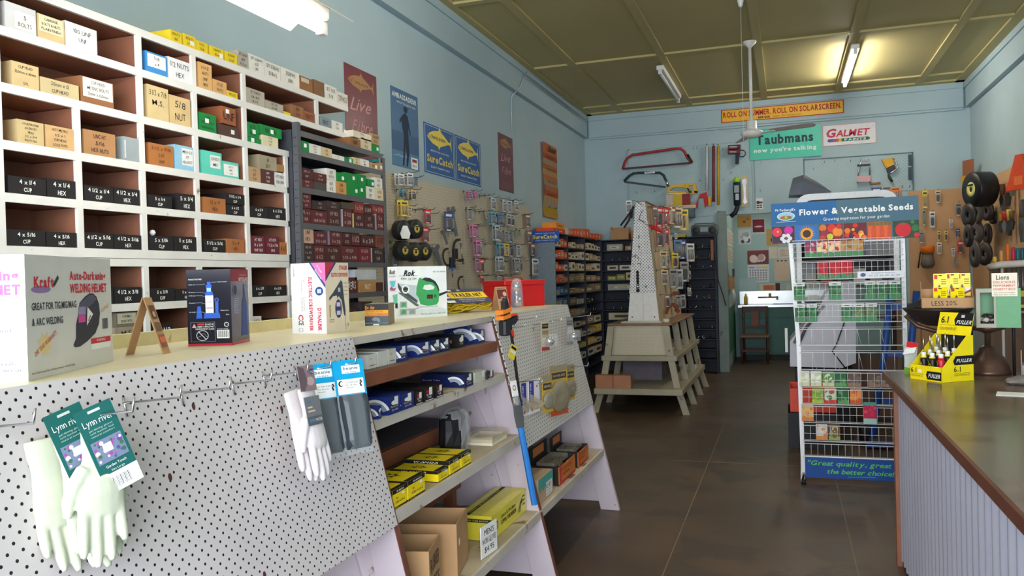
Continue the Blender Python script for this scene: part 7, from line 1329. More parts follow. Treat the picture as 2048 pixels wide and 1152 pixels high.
DW = M('dark_brown_wood', (74, 48, 38), .5, var=.2); a = on_y(1481, 680, 13.75); t = thing('wooden_chair', 'dark brown wooden chair standing before the green sink cupboard', 'chair', (a.x+.22, 13.75, 0))
mb = MB(); mb.box(-.23, .23, 0, .42, .43, .465, M('chair_seat_wood', (124, 80, 56), .45, var=.15), .008); mb.build('seat', t)
for sx in (-1, 1):
    mb = MB(); mb.tube([(sx*.20, .03, 0), (sx*.205, .03, .43)], .02, DW, 6); mb.build('leg', t); mb = MB(); mb.tube([(sx*.18, .40, 0), (sx*.185, .39, .45), (sx*.19, .44, .92)], .02, DW, 6); mb.build('leg', t)
mb = MB(); mb.box(-.19, .19, .42, .445, .84, .92, DW); mb.box(-.19, .19, .40, .42, .56, .60, DW); mb.box(-.06, .06, .41, .43, .60, .84, M('chair_splat', (112, 70, 50), .5, var=.15)); mb.build('backrest', t)
mb = MB(); mb.box(-.2, .2, .025, .04, .20, .23, DW); mb.box(-.185, .185, .385, .40, .20, .23, DW); mb.build('stretcher', t)
def alc(px0, px1, py0, py1, rgb, lab, deco=None, cat='paper', name='paper_notice', y=14.9504):
    a, b = on_y(px0, py1, y), on_y(px1, py0, y); return back_sheet(name, lab, a.x, b.x, a.z, b.z, y, rgb, deco or (lambda *z: None), cat, .003, .6)
def blobs(n, cols, seed, a0=.05, a1=.95, b0=.05, b1=.95, r0=.08, r1=.2):
    def f(mb, w, h, fr):
        q = random.Random(seed)
        for k in range(n):
            r = q.uniform(r0, r1)*min(w, h); mb.disc(q.uniform(w*a0+r, w*a1-r), q.uniform(h*b0+r, h*b1-r), r, fr, C(*cols[k % len(cols)]), .0008+.0001*k, n=9)
    return f
def lines_(mb, w, h, f):
    for k in range(6): mb.rect(w*.15, w*(.6+.25*(k % 2)), h*(.80-.12*k), h*(.83-.12*k), f, C(140, 110, 96))
WA = 'on the alcove wall over the sink'
alc(1475, 1502, 430, 455, (190, 140, 70), 'ochre card highest '+WA, blobs(2, ((150, 100, 50), (120, 80, 40)), 1), 'paper'); alc(1477, 1502, 458, 489, (206, 208, 210), 'grey photo sheet under the ochre card '+WA, blobs(14, ((80, 84, 90), (170, 172, 176), (230, 230, 232)), 2), 'picture')
alc(1504, 1530, 437, 468, (206, 208, 210), 'dark red landscape photo '+WA, lambda mb, w, h, f: (mb.rect(w*.06, w*.94, h*.1, h*.96, f, C(130, 30, 44)), mb.disc(w*.5, h*.48, w*.3, f, C(220, 190, 190), .001, rb=h*.06), mb.rect(w*.06, w*.94, h*.1, h*.3, f, C(96, 30, 36), .0009)), 'picture')
def d_cal(mb, w, h, f):
    mb.rect(0, w, h*.56, h, f, C(120, 70, 60)); blobs(9, ((220, 190, 186), (200, 160, 156), (236, 214, 206)), 4, b0=.58, b1=.9, r0=.1, r1=.2)(mb, w, h, f); mb.rect(0, w, h*.93, h, f, C(150, 50, 60), .002)
    for r in range(5):
        for c in range(7): mb.rect(w*(.08+.125*c), w*(.15+.125*c), h*(.05+.075*r), h*(.095+.075*r), f, C(150, 140, 170))
    for k, c_ in enumerate(((130, 170, 220), (226, 190, 200), (240, 210, 80))): mb.rect(w*(.06+.31*k), w*(.32+.31*k), h*.44, h*.49, f, C(*c_))
alc(1496, 1537, 500, 565, (228, 226, 224), 'wall calendar with a picture of pale animals '+WA, d_cal, 'calendar', 'calendar')
for i, (a, b, c, d_, col, ds, dc) in enumerate([(1533, 1556, 457, 492, (196, 150, 90), 'tan sheet with a dark figure', blobs(2, ((50, 46, 40),), 6, .4, .9, .1, .6, .2, .3)), (1538, 1554, 494, 517, (220, 206, 190), 'cream sheet left of a longer one', None), (1556, 1579, 494, 517, (226, 208, 192), 'cream sheet with faint writing', lines_), (1549, 1579, 518, 562, (222, 196, 172), 'pinkish sheet with three dark birds', lambda mb, w, h, f: [mb.disc(w*(.25+.25*k), h*.93, w*.08, f, C(70, 50, 44), rb=h*.03) for k in range(3)]), (1527, 1549, 570, 580, (222, 110, 60), 'small orange sticker', lines_), (1519, 1580, 566, 590, (206, 200, 176), 'low cream splash card behind the orange sticker', None), (1551, 1560, 566, 583, (70, 50, 60), 'small dark mitt', None), (1562, 1572, 565, 582, (176, 186, 184), 'small grey mitt', None), (1479, 1514, 556, 582, (178, 200, 200), 'glassy grey sheet leaning', None)]):
    alc(a, b, c, d_, col, ds+', '+WA, dc, y=14.9504 if i not in (4, 6, 7, 8) else 14.9476)
# notice board and meter on the alcove's left side
def lw(px, py, x=OPL+.012): return on_x(px, py, x)
for nm, lab, px0, px1, py0, py1, col, dc, cat in (('paper_notice', 'cream list pinned at the left side of the alcove, upper', 1455, 1468, 456, 490, (222, 214, 192), lines_, 'paper'), ('paper_notice', 'cream list pinned at the left side of the alcove, lower', 1455, 1468, 493, 524, (216, 206, 184), lines_, 'paper'), ('board', 'dark green panel low on the left side of the alcove', 1456, 1471, 618, 716, (70, 128, 96), None, 'panel')):
    a, b = lw(px0, (py0+py1)/2), lw(px1, (py0+py1)/2); z0, z1 = lw(px0, py1).z, lw(px0, py0).z; wall_sheet(nm, lab, a.y, b.y, z0, z1, col, dc or (lambda *z: None), cat, x=OPL+.0005 if nm == 'board' else OPL-.0004)
a = lw(1460, 578); t = thing('meter_box', 'small wired wooden meter box on the left side of the alcove', 'meter', (OPL+.005, a.y, a.z-.1), FACE_X); mb = MB(); mb.box(-.3, .3, -.06, 0, .1, .3, C(176, 124, 76)); mb.box(-.2, .1, -.08, -.06, .3, .42, C(60, 60, 60)); mb.build('box', t); mb = MB()
for k in range(4): mb.tube([(-.2+.1*k, -.05, .1), (-.24+.12*k, -.08, -.02), (-.1+.05*k, -.06, -.2)], .012, C(200, 196, 186), 5)
mb.build('wires', t)
mb = MB(); mb.tube([on_y(*q, 12.355) for q in ((1425, 475), (1430, 520), (1436, 560), (1446, 590), (1452, 612))], .008, INK, 6); tag(mb.build('cable'), 'black cable looping down the grey-green post', 'cable')
mb = MB(); mb.box(-.02, .02, -.03, 0, -.3, 0, BROWN_TIMBER); a = on_y(1424, 480, 12.36); tag(mb.build('brush', loc=a), 'brown wooden brush hanging at the top of the grey-green post', 'brush')

# ------------------------------------------------------------------ seed packet stand
RY = 6.10; RW_ = M('white_wire', (232, 232, 236), .35, var=0)
def rp(px, py, y=RY): return on_y(px, py, y)
st = thing('seed_stand', 'white wire seed packet stand with a wide sign, in the aisle behind the counter corner', 'display stand', (.42, RY, 0)); STI = Matrix.Translation((-.42, -RY, 0))
def sp_(name, mb): o = mb.build(name); o.parent = st; o.matrix_parent_inverse = STI; return o
XLU, XLM, XLB, XRU, XRM, XRB = .032, .072, .084, .762, .764, .83
for a, b, c in ((XLU, XLM, XLB), (XRU, XRM, XRB)):
    mb = MB(); s = .014; pts = [(a, 1.715), (b, .975), (c, .05)]
    mb.rings([[(x-s, RY+.05 if z > .5 else RY+.02, z), (x+s, RY+.05 if z > .5 else RY+.02, z), (x+s, RY+.078 if z > .5 else RY+.048, z), (x-s, RY+.078 if z > .5 else RY+.048, z)] for x, z in pts], RW_); sp_('post', mb)
    mb = MB(); mb.tube([(c, RY+.03, .06), (c-.005, RY-.05, .022), (c, RY+.55, .02)], .014, RW_, 6); sp_('foot', mb); mb = MB(); mb.tube([(c, RY+.5, .03), (b, RY+.07, .95)], .010, RW_, 6); sp_('brace', mb)
    mb = MB(); mb.cyl((c-.015, RY-.06, .017), (c+.015, RY-.06, .017), .017, INK, 10); sp_('caster', mb)
mb = MB(); mb.box(XLU, XRU, RY+.055, RY+.07, 1.69, 1.715, RW_); sp_('top_rail', mb)
def rz(py): return rp(1590, py).z
TIERS = [(482, 516, 3), (526, 560, 3), (568, 602, 3), (611, 645, 3), (659, 691, 0), (705, 740, 0), (745, 774, 2), (779, 808, 2), (812, 844, 2), (850, 881, 2), (886, 912, 1)]
TZ = []
for i, (p0, p1, nr) in enumerate(TIERS):
    z1, z0 = rz(p0), rz(p1); TZ.append((z0, z1)); k = (1.7-z0)/1.65; xa = (XLU+(XLM-XLU)*min(1, (1.715-z0)/.74) if z0 > .97 else XLM+(XLB-XLM)*(.97-z0)/.9)+.012; xb = (XRU if z0 > .97 else XRM+(XRB-XRM)*(.97-z0)/.9)-.012
    mb = MB(); r = .0017
    for z in [z0, z1]+[z0+(z1-z0)*q/(nr+.0) for q in range(1, nr)]: mb.tube([(xa-.01, RY, z), (xb+.01, RY, z)], r*(1.5 if z in (z0, z1) else .8), RW_, 5)
    n = 18 if i < 4 else (16 if i > 5 else 9)
    for q in range(n+1):
        x = xa+(xb-xa)*q/n; mb.tube([(x, RY+.0, z1), (x, RY, z0)], r*.8, RW_, 4)
        if q % 2 == 0: mb.tube([(x, RY, z0), (x+.0, RY+.055, z0+.0)], r*.8, RW_, 4)
        if i in (4, 5) and q % 2: mb.tube([(x, RY, z1), (x+.03, RY+.05, z0)], r*.7, RW_, 4)
    mb.tube([(xa, RY+.055, z0), (xb, RY+.055, z0)], r, RW_, 5); mb.tube([(xa, RY+.06, z1+.01), (xb, RY+.06, z1+.01)], r, RW_, 5)
    for x in (xa, xb): mb.tube([(x, RY, z1), (x, RY+.055, z1), (x, RY+.055, z0), (x, RY, z0)], r, RW_, 5)
    sp_('wire_pocket', mb)
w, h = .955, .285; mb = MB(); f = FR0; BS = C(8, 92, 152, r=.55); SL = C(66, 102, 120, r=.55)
mb.box(0, w, 0, .006, 0, h, SL); mb.rect(0, w*.455, h*.44, h, f, BS, .0003); mb.text('Flower & Vegetable Seeds', w*.2, h*.68, h*.145, f, PW, w=w*.765, bold=.045); mb.text('Growing inspiration for your garden', w*.365, h*.515, h*.075, f, PW, w=w*.445)  # blue left, greyer right: a reflection edge on the sign painted into its colours
mb.text("Mr Fothergill's", w*.03, h*.80, h*.065, f, PW, w=w*.14, bold=.02); mb.disc(w*.105, h*.67, w*.063, f, PW, rb=h*.105); mb.disc(w*.105, h*.67, w*.058, f, C(150, 200, 220), .0009, rb=h*.095); mb.disc(w*.105, h*.635, w*.045, f, C(90, 150, 70), .0012, rb=h*.05)
for k, c_ in enumerate(((220, 70, 50), (240, 160, 50), (200, 60, 90))): mb.disc(w*(.08+.025*k), h*.645, w*.010, f, C(*c_), .0015, n=10)
mb.rect(w*.035, w*.175, h*.53, h*.537, f, PW)
SW = [0, .165, .33, .498, .66, .825, 1.0]; q_ = random.Random(9)
for k in range(6):
    a0, a1, b0, b1 = w*(SW[k]+.004), w*(SW[k+1]-.004 if k < 5 else 1), h*.0, h*.42; mb.rect(a0, a1, b0, b1, f, C(*[(70, 40, 60), (50, 110, 180), (120, 30, 50), (110, 30, 40), (190, 80, 50), (50, 70, 50)][k]), .0005); cx, cy, R0 = (a0+a1)/2, (b0+b1)/2, (b1-b0)/2
    def D_(dx, dy, r, c_, o_, rb=None, n=14): mb.disc(max(a0+r, min(a1-r, cx+dx*R0)), max(b0+(rb or r), min(b1-(rb or r), cy+dy*R0)), r, f, C(*c_), o_, rb=rb, n=n)
    if k == 0: D_(-.8, .35, R0*.55, (226, 50, 80), .0008); D_(.6, .5, R0*.5, (214, 40, 160), .0009); D_(-.6, .4, R0*.12, (240, 190, 60), .0011); [D_(.3+.45*math.cos(j*1.05), -.45+.4*math.sin(j*1.05), R0*.24, (222, 220, 226), .0012+.0001*j) for j in range(6)]; D_(.3, -.45, R0*.12, (120, 100, 60), .002)
    if k == 1:
        for j in range(20): an = j*PI/10; mb.poly([(cx+R0*.4*math.cos(an-.15), cy+R0*.4*math.sin(an-.15)), (cx+R0*.97*math.cos(an), cy+R0*.97*math.sin(an)), (cx+R0*.4*math.cos(an+.15), cy+R0*.4*math.sin(an+.15))], f, C(240, 170, 30), .0008+.00005*j)
        D_(0, 0, R0*.7, (236, 160, 30), .0007); D_(0, 0, R0*.46, (70, 40, 34), .002)
    if k == 2: [D_(*d_, .0008+.0001*j) for j, d_ in enumerate(((-.9, .6, R0*.4, (214, 120, 40)), (.1, .55, R0*.5, (216, 50, 40)), (-.7, -.1, R0*.42, (150, 40, 70)), (.9, .05, R0*.55, (236, 140, 40)), (.9, .7, R0*.3, (200, 50, 50)), (-.1, -.45, R0*.36, (206, 200, 60)), (-.9, -.6, R0*.35, (190, 70, 40)), (.7, -.7, R0*.3, (150, 40, 40))))]
    if k == 3: [D_(q_.uniform(-1.1, 1.1), q_.uniform(-.85, .85), R0*q_.uniform(.16, .34), [(220, 50, 40), (240, 180, 60), (220, 50, 40), (236, 120, 40), (40, 50, 80), (240, 190, 70)][j % 6], .0008+.0001*j) for j in range(22)]
    if k == 4:
        for j in range(6): x = a0+(a1-a0)*(j+.5)/6; mb.poly([(x-R0*.17, b0), (x+R0*.17, b0), (x+R0*.2, b1*.78), (x, b1*.84), (x-R0*.2, b1*.78)], f, C(*[(226, 96, 50), (206, 80, 44)][j % 2]), .0008+.0001*j); mb.poly([(x-R0*.12, b1*.78), (x+R0*.12, b1*.78), (x+R0*.1, b1*.98), (x-R0*.1, b1*.98)], f, C(60, 120, 60), .0016)
    if k == 5: D_(-.3, -.05, R0*.82, (206, 36, 46), .0008, None, 24); D_(-.3, .65, R0*.3, (60, 120, 60), .001, R0*.1); D_(1.0, .1, R0*.4, (50, 110, 60), .0012); D_(1.1, -.7, R0*.28, (206, 40, 50), .0013); D_(.7, .8, R0*.2, (60, 130, 70), .0014)
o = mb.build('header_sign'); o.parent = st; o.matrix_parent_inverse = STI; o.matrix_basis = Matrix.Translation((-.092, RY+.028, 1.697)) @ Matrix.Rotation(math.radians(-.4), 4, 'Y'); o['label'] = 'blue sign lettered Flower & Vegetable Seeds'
mb = MB(); w, h = .74, .155; mb.box(0, w, 0, .004, 0, h, C(14, 70, 150, r=.55)); mb.rect(0, w, h*.965, h, FR0, PW); G_ = C(90, 200, 90); mb.text('"Great quality, great value,', w*.03, h*.58, h*.22, FR0, G_, w=w*.94, bold=.02, shear=.25); mb.text('the better choice!', w*.2, h*.22, h*.22, FR0, G_, w=w*.58, bold=.02, shear=.25); mb.line([(w*.38, h*.10), (w*.62, h*.14)], .003, FR0, G_)
o = mb.build('foot_sign'); o.parent = st; o.matrix_parent_inverse = STI; o.location = (XLB+.012, RY+.002, .035); o['label'] = 'blue foot sign with green lettering'
mb = MB(); a, b = rp(1715, 557), rp(1809, 545); w, h = b.x-a.x, .048; mb.box(0, w, 0, .002, 0, h, C(228, 230, 236)); mb.disc(w*.12, h*.5, w*.06, FR0, C(90, 100, 140), rb=h*.28); mb.text('Recommended Retail Price', w*.3, h*.68, h*.14, FR0, C(60, 60, 90), w=w*.5)
for k in range(6): mb.text('$%d.%d5' % (2+k//2, (k*3) % 10), w*(.25+.115*k), h*.28, h*.22, FR0, C(60, 60, 90), w=w*.075)
o = mb.build('price_strip'); o.parent = st; o.matrix_parent_inverse = STI; o.location = (a.x, RY-.006, a.z)
# seed packets
PST = dict(beet=((180, 60, 100), (200, 200, 150), (150, 40, 90), (170, 90, 150)), radish=((196, 30, 60), (230, 170, 170), (240, 214, 150)), potato=((176, 120, 60), (150, 96, 50), (196, 150, 80)), red=((190, 16, 34), (160, 10, 30), (206, 30, 50)), green=((50, 120, 60), (70, 150, 80), (36, 96, 56)), sage=((110, 140, 90), (150, 150, 100), (90, 120, 80)), onion=((226, 230, 200), (206, 214, 176), (236, 238, 216)), caul=((230, 220, 214), (200, 206, 160), (90, 150, 70)), zuc=((44, 120, 62), (90, 160, 90), (30, 100, 56)), lime=((150, 180, 60), (170, 196, 80), (130, 160, 60)), mix=((50, 120, 70), (206, 60, 50), (200, 220, 190)), orange=((230, 120, 50), (210, 90, 40), (240, 150, 70)), pump=((220, 160, 90), (206, 130, 70), (232, 180, 110)), pink=((206, 40, 80), (226, 60, 100), (190, 30, 70)), white=((232, 226, 220), (222, 140, 70), (214, 210, 206)), roots=((120, 96, 84), (150, 120, 100), (96, 76, 68)), squash=((206, 214, 150), (150, 170, 100), (130, 90, 60)))
def seed(tier, px0, px1, sty, desc, dz=.012, hh=None, y=RY+.03):
    z0, z1 = TZ[tier]; a, b = rp(px0, TIERS[tier][1], y), rp(px1, TIERS[tier][1], y); w = b.x-a.x-.003; h = hh or (z1-z0)*1.03; cs = PST[sty]; q = random.Random(int(px0)); mb = MB(); hd = sty in ('green', 'sage')
    mb.box(0, w, 0, .004, 0, h, C(*cs[2])); mb.rect(0, w, 0, h*.26, FR0, C(70, 140, 90) if tier < 4 else C(*cs[1]), .0005)
    b1 = .78 if hd else .98
    for k in range(16 if tier < 6 else 12):
        r = w*q.uniform(.10, .2); mb.disc(q.uniform(r, w-r), q.uniform(h*.22+r*.5, h*b1-r), r, FR0, C(*cs[k % 3]), .0008+.00008*k, n=8)
    if hd: mb.rect(0, w, h*.80, h, FR0, C(226, 230, 224), .0024); mb.rect(w*.3, w*.7, h*.86, h*.93, FR0, C(110, 120, 140), .0027)
    if sty == 'pink': mb.rect(0, w, 0, h*.25, FR0, C(160, 200, 190), .0024); mb.rect(0, w, h*.86, h, FR0, C(70, 150, 140), .0024)
    return tag(mb.build('seed_packet', loc=(a.x+.0015, y, z0+dz*.3), rot=(0, 0, 0)), desc, 'seed packet', 'seed packets on the wire stand')
R1, R2, R3, R4 = 'top row of the seed stand', 'second row of the seed stand', 'third row of the seed stand', 'fourth row of the seed stand'
for ti, px0, px1, s_, ds in [(0, 1610, 1633, 'beet', 'purple beet seed packet, '+R1), (0, 1633.5, 1656, 'radish', 'red and cream radish seed packet beside the beet one, '+R1), (0, 1656.5, 1681, 'radish', 'red and cream radish seed packet beside brown ones, '+R1), (0, 1681.5, 1705, 'potato', 'brown root seed packet beside a radish one, '+R1), (0, 1705.5, 1728, 'potato', 'brown root seed packet at the row end, '+R1),
 (1, 1634, 1657, 'red', 'bright red seed packet, first of three, '+R2), (1, 1657.5, 1682, 'red', 'bright red seed packet, middle of three, '+R2), (1, 1682.5, 1706, 'red', 'bright red seed packet, last of three, '+R2),
 (2, 1588, 1611, 'green', 'green leaf seed packet beside the post, '+R3), (2, 1658, 1683, 'green', 'green leaf seed packet standing alone, '+R3), (2, 1729, 1752, 'green', 'green seed packet under the price strip, first of three, '+R3), (2, 1753, 1776, 'green', 'green seed packet under the price strip, middle of three, '+R3), (2, 1777, 1802, 'green', 'green seed packet under the price strip, last of three, '+R3),
 (3, 1590, 1612, 'green', 'green leaf seed packet beside the post, '+R4), (3, 1613, 1635, 'green', 'green leaf seed packet, second from the post, '+R4), (3, 1683, 1706, 'green', 'green seed packet left of two pale ones, '+R4), (3, 1706.5, 1730, 'sage', 'pale green grassy seed packet, first of two, '+R4), (3, 1731, 1755, 'sage', 'pale green grassy seed packet, second of two, '+R4),
 (6, 1598, 1620, 'onion', 'white onion seed packet beside the post'), (6, 1621, 1644, 'onion', 'white onion seed packet, second from the post'), (6, 1645, 1669, 'caul', 'cauliflower seed packet right of the white onions'), (6, 1670, 1694, 'zuc', 'dark green vegetable seed packet right of the cauliflower'), (6, 1695, 1722, 'roots', 'grey-brown root seed packet right of the dark green one'), (6, 1736, 1762, 'roots', 'brown root seed packet near the counter corner, first'), (6, 1763, 1790, 'roots', 'brown root seed packet near the counter corner, second'),
 (7, 1624, 1648, 'lime', 'lime green cabbage seed packet'), (7, 1649, 1674, 'mix', 'mixed salad seed packet with red'), (7, 1675, 1699, 'zuc', 'leafy green seed packet left of an orange one'), (7, 1700, 1724, 'orange', 'orange tomato seed packet'), (8, 1603, 1628, 'pump', 'butternut pumpkin seed packet beside the post'), (9, 1632, 1656, 'white', 'white and orange seed packet low on the stand'), (9, 1657, 1681, 'squash', 'pale squash seed packet low on the stand')]:
    seed(ti, px0, px1, s_, ds)
seed(8, 1727, 1754, 'pink', 'crimson radish seed packet hanging in front of the lower wires', hh=.15, y=RY-.012)
# clear pocket flaps hanging empty
for i, (ti, px0, px1) in enumerate(((0, 1732, 1806), (1, 1588, 1632), (2, 1613, 1656), (3, 1637, 1681))):
    a, b = rp(px0, TIERS[ti][1], RY+.04), rp(px1, TIERS[ti][1], RY+.04); mb = MB(); mb.box(0, b.x-a.x, 0, .001, 0, (TZ[ti][1]-TZ[ti][0])*.95, plastic_film('pocket_film', (226, 226, 224), .06, .25)); sp = mb.build('pocket_sleeve'); sp.parent = st; sp.matrix_parent_inverse = STI; sp.location = (a.x, RY+.042, TZ[ti][0])
# ------------------------------------------------------------------ machinery behind the seed stand
LIL = M('lilac_white_enamel', (206, 204, 216), .4, var=.04); yv = 8.25; o = on_y(1580, 733, yv); P7 = lambda q: (on_y(q[0], q[1], yv).x-o.x, on_y(q[0], q[1], yv).z)
t = thing('machine_cabinet', 'large pale lilac machine casing behind the seed stand', 'machine', (o.x, yv, 0)); mb = MB(); mb.prism([P7(q) for q in ((1580, 733), (1685, 736), (1712, 726), (1712, 566), (1664, 566), (1640, 612), (1603, 655), (1580, 682))], FR0, .55, LIL); mb.build('casing', t)
mb = MB(); mb.tube([(P7(q)[0], -.02, P7(q)[1]) for q in ((1690, 640), (1672, 690), (1664, 702), (1690, 735))], .006, INK, 6); mb.tube([(P7(q)[0], -.02, P7(q)[1]) for q in ((1596, 690), (1612, 655), (1648, 610))], .014, C(90, 84, 84), 7); mb.tube([(P7(q)[0], -.03, P7(q)[1]) for q in ((1588, 686), (1604, 648), (1636, 604))], .012, C(140, 132, 130), 7); mb.build('hose', t)
x1 = P7((1712, 700))[0]; mb = MB(); mb.box(.05, x1-.03, .04, .5, 0, P7((1580, 737))[1], C(34, 34, 38)); mb.build('plinth', t); mb = MB(); mb.box(-.04, -.015, -.02, .03, P7((0, 700))[1] if False else .72, .95, PW); mb.build('handle', t)
o = on_y(1592, 470, 8.85); e = on_y(1798, 470, 8.85); zt_ = on_y(1690, 384, 8.85).z; W = e.x-o.x; t = thing('display_cabinet', 'tall white cabinet with rounded top corners rising behind the seed sign', 'cabinet', (o.x, 8.85, 0)); WE = C(246, 246, 248, r=.25)
arc = [(.0, zt_-.9)]+[(.13-.13*math.cos(k*PI/10), zt_-.13+.13*math.sin(k*PI/10)) for k in range(6)]+[(W-.13+.13*math.sin(k*PI/10), zt_-.13+.13*math.cos(k*PI/10)) for k in range(6)]+[(W, zt_-.9)]; mb = MB()
inn = [(.05+x*(W-.1)/W, zt_-.9+(z-zt_+.9)*.93) for x, z in arc]
for k in range(len(arc)-1): mb.prism([arc[k], arc[k+1], inn[k+1], inn[k]][::-1], FR0, .5, WE)
mb.build('frame', t)
mb = MB(); mb.prism([arc[0]]+arc[1:], Frame((0, .5, 0)), .02, C(74, 70, 72)); mb.build('back_panel', t)
mb = MB(); mb.box(0, .04, 0, .5, .9, zt_-.9, C(96, 92, 90)); mb.box(W-.04, W, 0, .5, 0, zt_-.9, C(110, 80, 60)); mb.box(0.04, W-.04, .02, .5, 0, .62, C(104, 70, 52)); mb.build('carcass', t)
for z in (.62, 1.0, 1.32, 1.62):
    mb = MB(); mb.box(.05, W-.05, .03, .48, z, z+.02, C(84, 78, 76)); mb.build('shelf', t)
q = random.Random(4)
for k in range(14):
    z = (1.64, 1.34, 1.02)[k % 3]+.001; c_ = [(70, 60, 60), (120, 110, 100), (40, 50, 90), (206, 200, 190), (140, 60, 60), (60, 60, 66), (170, 150, 120)][k % 7]; x = .08+(W-.24)*(k//3)/4.7; mb = MB(); mb.box(0, .11, 0, .14, 0, q.uniform(.10, .22), C(*c_)); tag(mb.build('carton', loc=(o.x+x, 8.9, z)), ['dark', 'grey', 'navy', 'cream', 'brick red', 'charcoal', 'tan'][k % 7]+' carton seen through the seed stand wires, %s on the %s cabinet shelf' % (ORD[k//3], ('upper', 'middle', 'lower')[k % 3]), 'box')
mb = MB(); rs = []; yh = 8.9
for px, r, zz in ((1577, .13, 0), (1600, .15, .0), (1625, .10, -.04), (1655, .02, -.06)):
    a = on_y(px, 392, yh); rs.append([(a.x-o.x+.05*math.sin(q_*PI/10), .22-r*math.cos(q_*PI/10)*1.2, zt_+.0+r*1.5*math.sin(q_*PI/10)*(1+zz)) for q_ in range(11)]+[(a.x-o.x+.05*math.sin(q_*PI/10), .22-(r-.012)*math.cos(q_*PI/10)*1.2, zt_+(r-.012)*1.5*math.sin(q_*PI/10)) for q_ in range(10, -1, -1)])
mb.rings(rs, M('grey_canvas_hood', (112, 116, 128), .6, var=.06), cap=False); tag(mb.build('hood', loc=(o.x, 8.85, .001)), 'grey curved hood lying on the tall white cabinet', 'hood')
t = thing('hand_truck', 'blue steel hand truck leaning behind the right half of the seed stand', 'trolley', (.78, 7.55, 0)); BT = C(30, 74, 150, r=.4)
for k in (0, 1):
    mb = MB(); mb.tube([(-.12+.2*k, -.05, .06), (.0+.2*k, .02, .8), (.06+.2*k, .05, 1.3)], .028, BT, 8); mb.build('rail', t); mb = MB(); mb.lathe([(.03, -.03), (.1, -.03), (.1, .03), (.03, .03)], INK, o=(-.18+.34*k, .0, .1), axis='X', n=16); mb.build('wheel', t)
for z in (.35, .75, 1.15): mb = MB(); mb.obox((-.08+.08*z, -.04+.06*z, z), (.22, 0, 0), (0, .012, 0), (0, 0, .05), BT); mb.build('crossbar', t)
mb = MB(); mb.box(-.18, .16, -.24, -.03, .02, .035, BT); mb.build('toe_plate', t)
a = on_y(1575, 790, 7.35); t = open_carton('storage_tub', 'black plastic tub on the floor left of the seed stand', (a.x+.2, 7.5, .001), 0, .40, .5, .30, 0, kraft=C(40, 40, 46), kin=C(30, 30, 34)); open_carton('storage_crate', 'orange-red plastic crate standing on the black tub', (a.x+.2, 7.5, .302), 0, .36, .44, .2, 0, kraft=C(220, 66, 40, r=.35), kin=C(150, 40, 30))
# ------------------------------------------------------------------ right-hand counter
KZ = .93; KX0, KX1, KY0, KY1 = .492, 1.35, -.4, 4.92
t = thing('shop_counter', 'brown topped shop counter with a corrugated iron front on the right', 'counter', (.9, 2.2, 0)); KI = Matrix.Translation((-.9, -2.2, 0))
def kp(name, mb): o = mb.build(name); o.parent = t; o.matrix_parent_inverse = KI; return o
mb = MB(); TOPB = M('worn_brown_laminate', (112, 94, 80), .22, var=.14, scale=2.2, spec=.5, chips=(96, 70, 56), chip_amt=.6, chip_scale=3.); mb.box(KX0+.012, KX1, KY0, KY1, KZ-.035, KZ, TOPB); kp('worktop', mb)
mb = MB(); mb.box(KX0, KX0+.012, KY0, KY1, KZ-.038, KZ-.0005, M('edge_timber', (104, 60, 46), .45, var=.15)); kp('edge_strip', mb)
mb = MB(); n = 12*58; y0, y1 = .2, 4.47; vs = []; fs = []
for i in range(n+1):
    y = y0+(y1-y0)*i/n; x = KX0+.038+.015*math.cos(2*PI*y/.085); vs += [(x, y, .03), (x, y, KZ-.037), ]
for i in range(n): fs.append((2*i, 2*i+1, 2*i+3, 2*i+2))
mb.add(vs, fs, M('corrugated_zinc', (190, 190, 208), .33, var=.05, scale=3, metal=.35), True); kp('corrugated_front', mb)
mb = MB(); mb.box(KX0+.006, KX0+.055, 4.47, 4.52, .0, KZ-.036, M('counter_post', (150, 96, 72), .55, var=.15)); kp('post', mb)
mb = MB(); mb.box(KX0+.03, KX0+.05, .2, 4.47, 0, .03, C(70, 50, 44)); mb.box(KX0+.055, KX1-.05, 4.49, 4.51, 0, KZ-.036, BROWN_TIMBER); mb.box(KX0+.056, KX0+.066, .2, 4.49, 0, KZ-.036, C(80, 70, 64)); kp('carcass', mb)
# screwdriver display box
YC, KC = C(246, 222, 24, r=.35), C(24, 24, 26, r=.35); w, d = .20, .205; hf, hb = .075, .225
t = thing('screwdriver_display', 'yellow and black counter display box of screwdrivers', 'display box', (.592, 4.607, KZ+.0005), math.radians(-54))
mb = MB(); th = .003; mb.box(0, w, 0, d, 0, th, YC); mb.box(0, w, 0, th, th, hf, YC); mb.box(0, w, d-th, d, th, hb+.02, KC)
prof = [(0, th), (d, th), (d, hb), (d*.80, hb), (d*.06, hf), (0, hf)]
for x, fr in ((w, Frame((w, 0, 0), (0, 1, 0))), (0, Frame((th, 0, 0), (0, 1, 0)))): mb.prism(prof, fr, th, YC)
f = FR0; fs_ = Frame((w, 0, 0), (0, 1, 0))
mb.text('6', w*.03, hf*.48, hf*.34, f, INK, bold=.02); mb.text('in', w*.12, hf*.48, hf*.14, f, INK); mb.text('1', w*.19, hf*.48, hf*.34, f, INK, bold=.02); mb.rect(w*.27, w*.38, hf*.5, hf*.72, f, PW); mb.text('SCREWDRIVER SET', w*.03, hf*.22, hf*.10, f, INK, w=w*.4); mb.rect(w*.03, w*.45, hf*.38, hf*.40, f, INK)
mb.poly([(w*.56, hf*.1), (w, hf*.1), (w, hf*.66), (w*.56, hf*.66), (w*.52, hf*.4)], f, KC); mb.text('FULLER', w*.60, hf*.25, hf*.26, f, PW, w=w*.36, bold=.025, shear=.3, off=.001)
